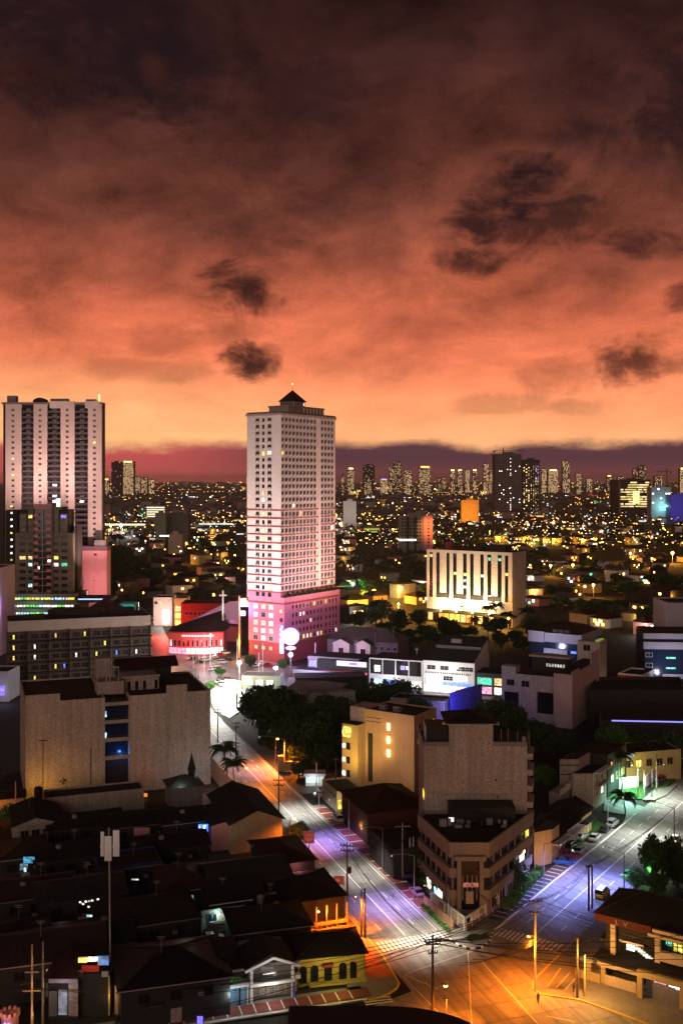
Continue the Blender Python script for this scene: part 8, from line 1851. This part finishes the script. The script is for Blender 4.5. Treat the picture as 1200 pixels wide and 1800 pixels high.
for i, (a, b, t, p, c) in enumerate(SK):
    dense = 'many lights' if p > .45 else 'few lights' if p > .1 else 'no lights'; tall = 'tall' if t < 822 else 'mid-height' if t < 834 else 'low'; wd = 'slim' if b-a < 11 else 'broad'
    side = 'left of the white tower' if b < 430 else 'left of the dark twin towers' if b < 870 else 'right of the dark twin towers'
    cr = '' if c is None else ', glowing crown'
    ftower(a, b, t, 5200+140*(i % 5), m_sky2 if p < .1 else m_sky1, E_TWR, '%s %s skyline tower with %s%s, %s' % (tall, wd, dense, cr, side), p, 'skyline_tower', 'tower', crown=c, group='towers of the far skyline')
# dark twin towers under construction and their cranes
r = ftower(870, 916, 798, 2400, pm('raw_concrete', (.085, .075, .075), .95, .2, .06, .1, .5, 0), None, 'broad unlit concrete tower under construction, left of the dark twins'); Y = 2400
for k in range(34): fbox(r, 'floor_slab', xx(869.3, Y), xx(916.5, Y), Y-1.2, Y, 8+4.05*k, 9.3+4.05*k, m_far[0])
gridwins(r, xx(872, Y), xx(914, Y), Y-1.3, 20, 130, 12, 30, 1.5, 1.4, E_WHT, .05); gridwins(r, xx(894, Y), xx(899, Y), Y-1.3, 10, 138, 1, 30, 1.1, 1.3, E_WHT, .5)
for k in range(10): fbox(r, 'column', xx(870+5*k, Y), xx(870.6+5*k, Y), Y-1.0, Y-.1, 0, 144, m_far[1])
r = ftower(917.5, 948, 808, 2430, m_sky2, E_YEL, 'narrower dark tower with vertical rows of yellow lights, right of the dark twins', 0, floors=26); Y = 2430
for k in range(7): fbox(r, 'mullion', xx(918.5+4.4*k, Y), xx(919.2+4.4*k, Y), Y-.9, Y, 5, hz(812, Y), m_far[0])
gridwins(r, xx(918.5, Y), xx(947, Y), Y, 12, 120, 7, 30, 1.5, 1.6, E_TWR, .42); gridwins(r, xx(918.5, Y), xx(947, Y), Y, 12, 120, 7, 30, 1.7, 1.6, E_YEL, .10); gridwins(r, xx(940, Y), xx(947, Y), Y, 70, 118, 2, 14, 1.8, 1.6, E_VIO, .4)
def crane(px, py0, py1, Y, l0, l1, label):
    x = xx(px, Y); z0, z1 = hz(py0, Y), hz(py1, Y); r = thing('tower_crane', label, 'crane', (x, Y, 0)); mb = MB()
    for s in (-1, 1): mb.bar((x+s*1.2, Y, z0), (x+s*1.2, Y, z1), .7, .7)
    n = 8
    for k in range(n): mb.bar((x-1.2, Y, z0+(z1-z0)*k/n), (x+1.2, Y, z0+(z1-z0)*(k+1)/n), .4, .4)
    mb.obj('mast', m_black, r); mb = MB(); a, b = xx(l0, Y), xx(l1, Y); mb.bar((a, Y, z1), (b, Y, z1), .9, .9); mb.bar((a, Y, z1), (x, Y, z1+7), .5, .5); mb.bar((b, Y, z1), (x, Y, z1+7), .5, .5); mb.obj('jib', m_black, r); mb = MB(); mb.bar((x, Y, z1-3), (x, Y, z1+7), 1.6, 1.6); mb.obj('cab', m_black, r); mb = MB(); c = a if abs(a-x) < abs(b-x) else b; mb.box(c-2, c+2, Y-1, Y+1, z1-4, z1-.5); mb.obj('counterweight', m_black, r)
crane(884, 800, 792, 2405, 868, 921, 'tower crane on top of the unlit concrete tower'); crane(1171, 858, 829, 2700, 1152, 1178, 'tower crane above the pale block at the right edge')
# yellow lit office and neighbours at the right
Y = 2250; r = ftower(1084, 1142, 843, Y, m_sky2, None, 'broad office with rows of yellow lit floors, right of the dark twin towers', cat='office')
for k in range(11):
    z = hz(890-4.2*k, Y); x = 1090
    while x < 1138:
        w = rf.uniform(4, 22) 
        if rf.random() < .80: fbox(r, 'lit_floor', xx(x, Y), xx(min(1140, x+w), Y), Y-.4, Y, z-1.5, z+1.2, rf.choice([E_TWR, E_TWR, litpane('office_yellow', (1, .85, .25), 1.1)]))
        x += w+rf.choice([.3, .3, 3])
fbox(r, 'lit_core', xx(1111, Y), xx(1123, Y), Y-.7, Y-.4, hz(885, Y), hz(863, Y), litpane('office_core', (1, .85, .3), 1.8)); fbox(r, 'corner_pier', xx(1087, Y), xx(1089.5, Y), Y-.9, Y, 5, hz(846, Y), m_far[0])
r = ftower(1144, 1178, 856, 2000, m_lav, E_WHT, 'pale block with a teal lit foot near the right edge', .10, cat='building'); fbox(r, 'teal_foot', xx(1158, 2000), xx(1176, 2000), 1999, 1999.6, hz(898, 2000), hz(892, 2000), litpane('teal_far', (.1, 1, .75), 1.8))
light('POINT', (xx(1165, 1990), 1985, hz(890, 1990)), 16000, (.3, 1, .85), size=2, parent=r)
r = ftower(1178, 1215, 869, 1950, m_bluewall, None, 'block washed deep blue at the right edge', cat='building'); light('SPOT', (xx(1188, 1900), 1890, 25), 30000, (.15, .3, 1), (xx(1190, 1950), 1950, 35), 90, 1, 1, r)
r = ftower(810, 841, 879, 1980, m_ochre, None, 'block with an orange floodlit wall beyond the striped hotel', cat='building'); light('SPOT', (xx(826, 1900), 1925, 12), 170000, (1, .32, .02), (xx(826, 1980), 1980, 20), 90, 1, 1, r)
r = ftower(701, 760, 907, 1080, m_grey, None, 'grey eight storey apartment block with an orange right end, above the striped hotel', cat='apartment building', depth=18); Y = 1080
for k in range(8):
    z = hz(912+5.9*k, Y)
    for c in (707, 712, 721, 726, 733, 738): fbox(r, 'window', xx(c-1.4, Y), xx(c+1.4, Y), Y-.2, Y, z-1, z+.9, g_dark)
for c in (716.5, 729.5): fbox(r, 'stair_shaft', xx(c-2, Y), xx(c+2, Y), Y-.5, Y, 3, hz(908, Y), m_dwall)
fbox(r, 'orange_end', xx(744.5, Y), xx(760, Y), Y-1.0, Y, 3, hz(906, Y), m_rose); gridwins(r, xx(751, Y), xx(754, Y), Y-1.0, 10, hz(909, Y), 1, 9, 1.8, 1.6, g_dark); light('SPOT', (xx(757, 1040), 1052, 40), 60000, (1, .34, .10), (xx(752, 1080), 1080, 30), 60, 1, .6, r)
gridwins(r, xx(700, Y), xx(734, Y), Y-.6, hz(952, Y), hz(946, Y), 12, 1, 1.4, 1.4, E_WHT, .7)
r = ftower(639, 667, 926, 1500, m_grey, None, 'small parking block with yellow lit decks, right of the white tower', cat='car park', depth=20); Y = 1500
for k in range(4): fbox(r, 'lit_deck', xx(639.5, Y), xx(666.5, Y), Y-.4, Y, hz(931+4.6*k, Y)-.2, hz(928.6+4.6*k, Y), litpane('deck_yellow', (.85, .9, .12), .6))
r = ftower(603, 626, 881, 1700, m_white, None, 'white blank-walled block just right of the white tower', cat='building'); light('SPOT', (xx(612, 1650), 1640, 18), 22000, C_WHITE, (xx(613, 1700), 1700, 36), 80, 1, .6, r)
r = ftower(273, 291, 903, 1250, m_grey, None, 'grey slab block with a dark joint, centre left distance', cat='building'); r = ftower(293, 331, 905, 1270, m_far[3], E_WHT, 'dark wide block right of the grey slab, centre left distance', .05, cat='building'); r = ftower(296, 321, 939, 1120, m_beige, None, 'low cream block with a lit top line, centre left distance', cat='building', depth=20); gridwins(r, xx(280, 1120), xx(296, 1120), 1120, hz(943, 1120), hz(941, 1120), 8, 1, 2, 1.2, E_WHT, .8)
r = ftower(258, 290, 889, 1900, m_far[0], None, 'block with five bright pale floor lines, centre left distance', cat='building')
for k in range(5): fbox(r, 'lit_floor', xx(258.5, 1900), xx(289.5, 1900), 1899.5, 1900, hz(893+3.9*k, 1900), hz(891+3.9*k, 1900), litpane('floor_pale', (1, .9, .6), 1.7))
r = thing('lit_viaduct', 'long brightly lit pale wall running right from the apartment slab', 'viaduct', (xx(220, 1650), 1650, 0)); fbox(r, 'deck', xx(183, 1650), xx(256, 1650), 1650, 1662, 6, 9, m_far[0]); 
for k in range(12): fbox(r, 'lit_panel', xx(184+6*k, 1650), xx(189.6+6*k, 1650), 1649.5, 1650, 8, 10.6, litpane('viaduct_glow', (1, .88, .6), 1.8)); fbox(r, 'pier', xx(186+6*k, 1650), xx(187+6*k, 1650), 1650, 1655, 0, 6, m_far[0])
r = thing('lit_viaduct', 'long pale cyan lit road wall left of the white tower', 'viaduct', (xx(380, 1700), 1700, 0)); 
for k in range(10): fbox(r, 'lit_panel', xx(350+6*k, 1700), xx(355.6+6*k, 1700), 1699.5, 1700, 7, 9.4, litpane('viaduct_cyan', (.7, 1, .95), 1.4)); fbox(r, 'pier', xx(352+6*k, 1700), xx(353+6*k, 1700), 1700, 1705, 0, 7, m_far[0])
# mid-distance houses, trees and lamps
EXC = [(-70, 30, 400, 560), (30, 130, 530, 640), (-230, -120, 380, 640), (-120, -40, 400, 600), (20, 70, 380, 520), (-30, 60, 380, 500), (60, 130, 380, 470), (105, 180, 340, 440), (100, 130, 430, 500), (40, 130, 1060, 1110), (-190, -135, 560, 640)]
placed = []
def free(x, y, d):
    if any(a-d < x < b+d and c-d < y < e+d for a, b, c, e in EXC): return False
    for (u, v, q) in placed:
        if abs(u-x) < d+q and abs(v-y) < d+q: return False
    return True
UM = {}
def unit(name, kind, mat):
    k = (kind, mat.name)
    if k in UM: return UM[k]
    mb = MB()
    if kind == 'box': mb.box(-.5, .5, -.5, .5, -.03, 1)
    elif kind == 'gable':
        mb.hexa([(-.55, -.56, 0), (.55, -.56, 0), (.55, .56, 0), (-.55, .56, 0)], [(-.55, -.02, 1), (.55, -.02, 1), (.55, .02, 1), (-.55, .02, 1)])
    elif kind == 'hip': mb.hexa([(-.55, -.56, 0), (.55, -.56, 0), (.55, .56, 0), (-.55, .56, 0)], [(-.18, -.02, 1), (.18, -.02, 1), (.18, .02, 1), (-.18, .02, 1)])
    elif kind == 'flat': mb.box(-.53, .53, -.53, .53, 0, 1)
    UM[k] = mb.mesh(name, mat); return UM[k]
PW = MB(); PW.box(-.5, .5, -.08, 0, -.5, .5)
def pane_me(m):
    k = 'pane'+m.name
    if k not in UM: UM[k] = PW.mesh('window', m)
    return UM[k]
WALLS = [(m_beige2, 'brown'), (m_grey, 'grey'), (m_white, 'white'), (m_dwall, 'dark'), (m_rose, 'rose'), (m_ochre, 'ochre')]
ROOFS = [(m_dark, 'black'), (m_roofr, 'maroon'), (m_roofgy, 'grey'), (m_roofg, 'green')]
def zone(px, py):
    d = 'near' if py > 1010 else 'mid-distance' if py > 930 else 'far'
    z = 'left of the white tower' if px < 430 else 'right of the white tower' if px < 690 else 'by the striped hotel' if px < 935 else 'right of the striped hotel' if px < 1080 else 'near the right edge'
    return d, z
def fhouse(x, y, rz, w, d, h, rk, rh, wm, rm, lit, amber=False):
    px, py = CX+F*x/y, CY+HC*F/y; dz, zn = zone(px, py); n = len(lit)
    names = sorted({LNAME.get(m.name, m.name.replace('lit_', '').replace('far_', '')) for m in lit}); lt = 'unlit' if n == 0 else 'one %s window' % names[0] if n == 1 else '%s %s windows' % (['', '', 'two', 'three', 'four'][n], '-and-'.join(names[:2]))
    lab = '%s %s%s house, %s roof, %s, %s' % (dz, 'tall ' if h > 7 else '', wm[1], rm[1]+' '+rk, lt, zn)
    r = thing('town_house', lab, 'house', (x, y, 0), 'town houses '+zn)
    place('wall', unit('wall', 'box', wm[0]), (x, y, 0), rz, r, (w, d, h)); place('roof', unit('roof', rk, rm[0]), (x, y, h), rz, r, (w, d, rh))
    for i, m in enumerate(lit):
        s = -1; lx = (-.32+.64*(i+.5)/max(1, n))*w; o = Vector((lx, -d/2-.02, h*(.35 if i % 2 else .68))); c, sn = math.cos(rz), math.sin(rz)
        place('window', pane_me(m), (x+c*o.x-sn*o.y, y+sn*o.x+c*o.y, o.z), rz, r, (rf.uniform(1.2, 2.6), 1, rf.uniform(1.1, 1.7)))
    return r
nh = 0; tries = 0
while nh < 270 and tries < 9000:
    tries += 1
    py = rf.uniform(935, 1125) if rf.random() < .75 else rf.uniform(905, 940); px = rf.uniform(185, 432) if rf.random() < .30 else rf.uniform(592, 1230)
    y = 144000/(py-845); x = (px-CX)*y/F; w = rf.uniform(9, 18); d = rf.uniform(8, 14); 
    if not free(x, y, max(w, d)*.62): continue
    placed.append((x, y, max(w, d)*.6)); h = rf.choice([4.5, 5, 6.5, 7.5, 9]); rk = rf.choice(['gable', 'hip', 'hip', 'flat'])
    lit = [fpick() for _ in range(rf.choice([0, 0, 1, 1, 2, 3, 4]))]
    hh = fhouse(x, y, rf.choice([-.98, .59])+rf.uniform(-.1, .1), w, d, h, rk, .5 if rk == 'flat' else rf.uniform(2, 3.4), rf.choice(WALLS), rf.choice(ROOFS[:3]), lit); nh += 1
    if nh % 4 == 0: light('POINT', (x+rf.uniform(-6, 6), y-d*.5-5, 5), rf.choice([900, 1600, 3200]), rf.choice([(1, .42, .05), (1, .42, .05), (1, .62, .16), (1, .9, .75)]), size=.5, parent=hh)
# the amber-lit terrace row beyond the striped hotel
for i in range(15):
    px = 872+i*12.0+rf.uniform(-2, 2); y = 1330+rf.uniform(-40, 60); x = (px-CX)*y/F; w = rf.uniform(8, 12)
    rr_ = fhouse(x, y, rf.uniform(-.3, .3), w, 9, rf.uniform(6, 8.5), rf.choice(['gable', 'hip', 'flat']), 2.0, (m_ochre, 'ochre'), ROOFS[i % 2], [E_AMB]*(1+i % 2)); placed.append((x, y, 8))
    if i % 2 == 0: light('POINT', (x+3, y-10, 6), 16000, (1, .46, .05), size=.6, parent=rr_)
TN[0] = 500; nt = tries = 0; HOUSES = []
for o in list(sc.objects):
    if o.parent is None and o.name.startswith('town_house'): HOUSES.append((o.location.x, o.location.y, o['label'].split(',')[0].replace('near ', '').replace('mid-distance ', '').replace('far ', '')))
while nt < 170 and tries < 6000:
    tries += 1
    py = rf.uniform(905, 1130); px = rf.uniform(180, 432) if rf.random() < .32 else rf.uniform(592, 1230)
    y = 144000/(py-845); x = (px-CX)*y/F; rad = rf.uniform(4.5, 8.5)
    if not free(x, y, rad*.7): continue
    placed.append((x, y, rad*.55)); d, z = zone(px, py); h = rf.uniform(8, 14)
    hn = min(HOUSES, key=lambda q: (q[0]-x)**2+(q[1]-y)**2); tree(x, y, h, rad, '%s dark tree %s a %s, %s' % ('spreading' if rad > 7 else 'slim' if rad < 5.5 else 'round', 'behind' if hn[1] < y else 'before', hn[2], z), group='dark trees '+z, lo=True); nt += 1
# individual bright lamps between them
LP = [(657, 1062, 7, E_AMB, 60000, 1.5, 'brilliant orange street lamp right of the white tower'), (967, 1012, 8, E_AMB, 9000, .9, 'orange street lamp right of the striped hotel, left of a close pair'), (1006, 1011, 8, E_AMB, 9000, .9, 'orange street lamp right of the striped hotel, right of a close pair'), (1042, 1050, 8, E_AMB, 6000, .8, 'single orange street lamp in the dark trees above the banded office'), (1145, 998, 8, E_AMB, 9000, .8, 'orange street lamp over pale roofs near the right edge'), (1107, 988, 8, E_AMB, 14000, 1.0, 'orange street lamp left of the brightest one near the right edge'), (1181, 990, 9, E_AMB, 22000, 1.4, 'brightest orange street lamp near the right edge'), (306, 991, 8, E_AMB, 9000, .9, 'orange street lamp in the trees, left one between the slab and the tower'), (371, 991, 8, E_AMB, 8000, .9, 'orange street lamp nearer the white tower'), (347, 963, 9, E_GRN, 3000, .8, 'pale green lamp between the slab and the white tower'), (413, 992, 8, E_YEL, 4000, .8, 'yellow lamp close to the left flank of the white tower'), (213, 942, 14, E_WHT, 60000, 2.0, 'blinding white floodlight right of the apartment slab'), (195, 936, 9, E_YEL, 9000, .9, 'yellow lamp beside the apartment slab'), (620, 1048, 8, E_GRN, 6000, .9, 'green white lamp right of the salmon podium'), (705, 1052, 7, E_YEL, 3000, .7, 'small yellow lamp left of the striped hotel'), (860, 945, 8, E_AMB, 16000, .7, 'orange lamp beside an orange lit house beyond the striped hotel'), (938, 960, 7, E_YEL, 7000, .8, 'yellow lamp at the end of the amber terrace'), (735, 888, 12, E_AMB, 30000, 1.4, 'amber lamp by the orange lit sheds beyond the tower'), (665, 890, 10, E_AMB, 26000, 1.3, 'amber lamp right of the white blank block'), (690, 892, 12, E_YEL, 26000, 1.3, 'tall yellow lamp mast right of the white blank block'), (835, 902, 8, E_AMB, 12000, 1.0, 'amber lamp at the foot of the orange floodlit block'), (700, 1080, 6, E_AMB, 22000, .5, 'amber lamp hidden behind the trees left of the striped hotel'), (625, 1085, 6, E_AMB, 30000, .5, 'amber lamp behind the trees at the end of the salmon podium'), (893, 1108, 6, E_AMB, 6000, .6, 'amber lamp at the right end of the hotel entrance'), (1165, 940, 9, E_AMB, 9000, .9, 'amber lamp in the far right trees'), (800, 930, 9, E_AMB, 5000, .6, 'amber lamp behind the roof of the striped hotel')]
for px, py, h, m, pw, rad, lab in LP:
    p = gp(px, py); r = thing('street_lamp', lab, 'street lamp', (p.x, p.y, 0)); mb = MB(); mb.tube((p.x, p.y, 0), (p.x, p.y, h), .18, .12, 6); mb.obj('pole', m_steel, r); mb = MB(); mb.ball((p.x, p.y, h+rad*.6), rad*1.05, 8, 6); mb.obj('globe', em('glow_'+m.name, tuple(m.node_tree.nodes['Principled BSDF'].inputs['Emission Color'].default_value[:3]), 22), r)
    light('POINT', (p.x, p.y-rad-1.4, h), pw*1.6, tuple(m.node_tree.nodes['Principled BSDF'].inputs['Emission Color'].default_value[:3]), size=.8, parent=r)
# distant blocks, each with its own lit windows
nb = 0; tries = 0
while nb < 260 and tries < 4000:
    tries += 1
    py = 856+rf.random()**1.3*62; px = rf.uniform(183, 432) if rf.random() < .32 else rf.uniform(590, 1215)
    Y = 144000/(py-845); x = (px-CX)*Y/F; w = rf.uniform(8, 26)*(1+Y/9000); h = rf.choice([7, 9, 11, 14, 20])*(1+Y/14000)
    if not free(x, Y, w*.5): continue
    placed.append((x, Y, w*.5)); k = rf.randrange(5); d, z = zone(px, py); m = fpick(); dens = rf.choice([0, .18, .3, .5])
    r = thing('city_block', 'distant %s %s block, %s, %s' % ('taller' if h > 12 else 'low', FARN[k], 'unlit windows' if dens == 0 else '%s %s lit windows' % ('a few' if dens < .25 else 'many', LNAME[m.name]), z), 'building', (x, Y, 0), 'distant blocks '+z)
    fbox(r, 'wall', x-w/2, x+w/2, Y, Y+w*.8, -.3, h, m_far[k]); fbox(r, 'roof_block', x-w*.2, x+w*.1, Y+2, Y+w*.4, h, h+2.5, m_far[3])
    if dens: gridwins(r, x-w/2+.5, x+w/2-.5, Y, 2, h-1, max(2, int(w/5)), max(1, int(h/4.5)), rf.uniform(1.2, 2.4)*(1+Y/9000), rf.uniform(.8, 1.4)*(1+Y/9000), m, dens)
    nb += 1
# the rest of the sea of roofs and lights up to the horizon
mb = MB()
for k in range(2600):
    py = 849+rf.random()**1.5*58; Y = 144000/(py-845); px = rf.uniform(150, 1260); x = (px-CX)*Y/F; w = rf.uniform(8, 30)*(1+Y/7000); h = rf.uniform(4, 12)*(1+Y/9000); mb.m = rf.randrange(3)
    if free(x, Y, w*.4) or Y > 2500: mb.box(x-w/2, x+w/2, Y, Y+w, -.3, h)
tag(mb.obj('city_roofs', [m_far[1], m_far[3], m_sky2], kind='stuff'), 'sea of small dark roofs running to the horizon', 'rooftops')
HOT = [em('far_amber_hot', (1.0, .34, .03), 26), em('far_yellow_hot', (1.0, .66, .14), 26), em('far_white_hot', (1.0, .95, .88), 26)]; DIM = [em('far_amber_dim', (1.0, .36, .04), 1.1), em('far_yellow_dim', (1.0, .66, .15), 1.2), em('far_white_dim', (.9, .9, 1.0), 1.0)]
mb = MB(); mats = [m for m, _ in FARL]+HOT+DIM
def glint(x, Y, z, s, sw, m):
    if any(a < x < b and c < Y < e for a, b, c, e in EXC) or Y < 520: return
    mb.m = mats.index(m); mb.box(x-sw, x+sw, Y-s*.4, Y+s*.4, z-s*.6, z+s*.6)
for k in range(1500):
    u = rf.random(); py = 848.5+u**1.25*135 if k % 3 else 848.5+u*18; Y = 144000/(py-845); x = (rf.uniform(150, 1260)-CX)*Y/F
    s = min(.9, rf.lognormvariate(-1.0, .45))*(.40+Y/2500); glint(x, Y, rf.uniform(4, 11)*(1+Y/9000), s, s*rf.choice([1, 1, 1.5, 3]), rf.choice(HOT) if rf.random() < .05 else rf.choice(DIM) if rf.random() < .35 else fpick())
for k in range(170):          # streets, yards and lit fronts: rows of like lamps
    u = rf.random(); py = 850+u**1.1*118; Y = 144000/(py-845); x = (rf.uniform(160, 1250)-CX)*Y/F; m = fpick(); a = rf.choice([0, 0, .1, -.12, .95, -.98]); n = rf.randrange(4, 16); st = rf.uniform(6, 22)*(.5+Y/2600); hot = rf.random() < .12
    for i in range(n):
        s = rf.uniform(.22, .5)*(.45+Y/2500); t = (i-n/2)*st+rf.uniform(-.3, .3)*st; glint(x+math.cos(a)*t, Y+math.sin(a)*t+rf.uniform(-6, 6), rf.uniform(5, 9)*(1+Y/9000), s, s*rf.choice([1, 1.4, 2.4]), HOT[0] if hot and i % 3 == 0 else m if rf.random() < .75 else rf.choice(DIM))
for k in range(130):          # larger glowing boxes in place of dimly lit walls and shop fronts
    py = 856+rf.random()*100; Y = 144000/(py-845); x = (rf.uniform(170, 1250)-CX)*Y/F; s = rf.uniform(.8, 1.8)*(.5+Y/2600); glint(x, Y, s*1.2+2, s, s*rf.uniform(1.2, 4.5), rf.choice(DIM))
tag(mb.obj('city_lights', mats, kind='stuff'), 'countless small lamps and glow patches of the city up to the horizon', 'lights')
mb = MB()
for k in range(7000):
    py = rf.uniform(890, 1010); Y = 144000/(py-845); px = rf.uniform(150, 1260); x = (px-CX)*Y/F
    if (math.sin(x*.013)+math.sin(Y*.009+x*.004)) < .15: continue
    leafquad(mb, (x, Y, rf.uniform(1, 9)), rf.uniform(2.2, 4.6), rf)
tag(mb.obj('far_foliage', m_leaf, kind='stuff'), 'dark tree cover between the far roofs', 'foliage')
# dark ground cover trees right up front of the far field are separate trees (above)

# the night haze
mb = MB(); mb.box(-12000, 12000, -500, 30500, -1.3, 215)
hz_ = mb.obj('haze', [], None); hz_['kind'] = 'stuff'
mh = bpy.data.materials.new('haze'); mh.use_nodes = True; nt = mh.node_tree; nt.nodes.clear(); o = nt.nodes.new('ShaderNodeOutputMaterial'); v = nt.nodes.new('ShaderNodeVolumePrincipled'); nt.links.new(v.outputs[0], o.inputs['Volume'])
v.inputs['Color'].default_value = (.85, .82, .84, 1); v.inputs['Density'].default_value = 4.0e-5; v.inputs['Anisotropy'].default_value = .2
hz_.data.materials.append(mh); sc.cycles.volume_bounces = 0
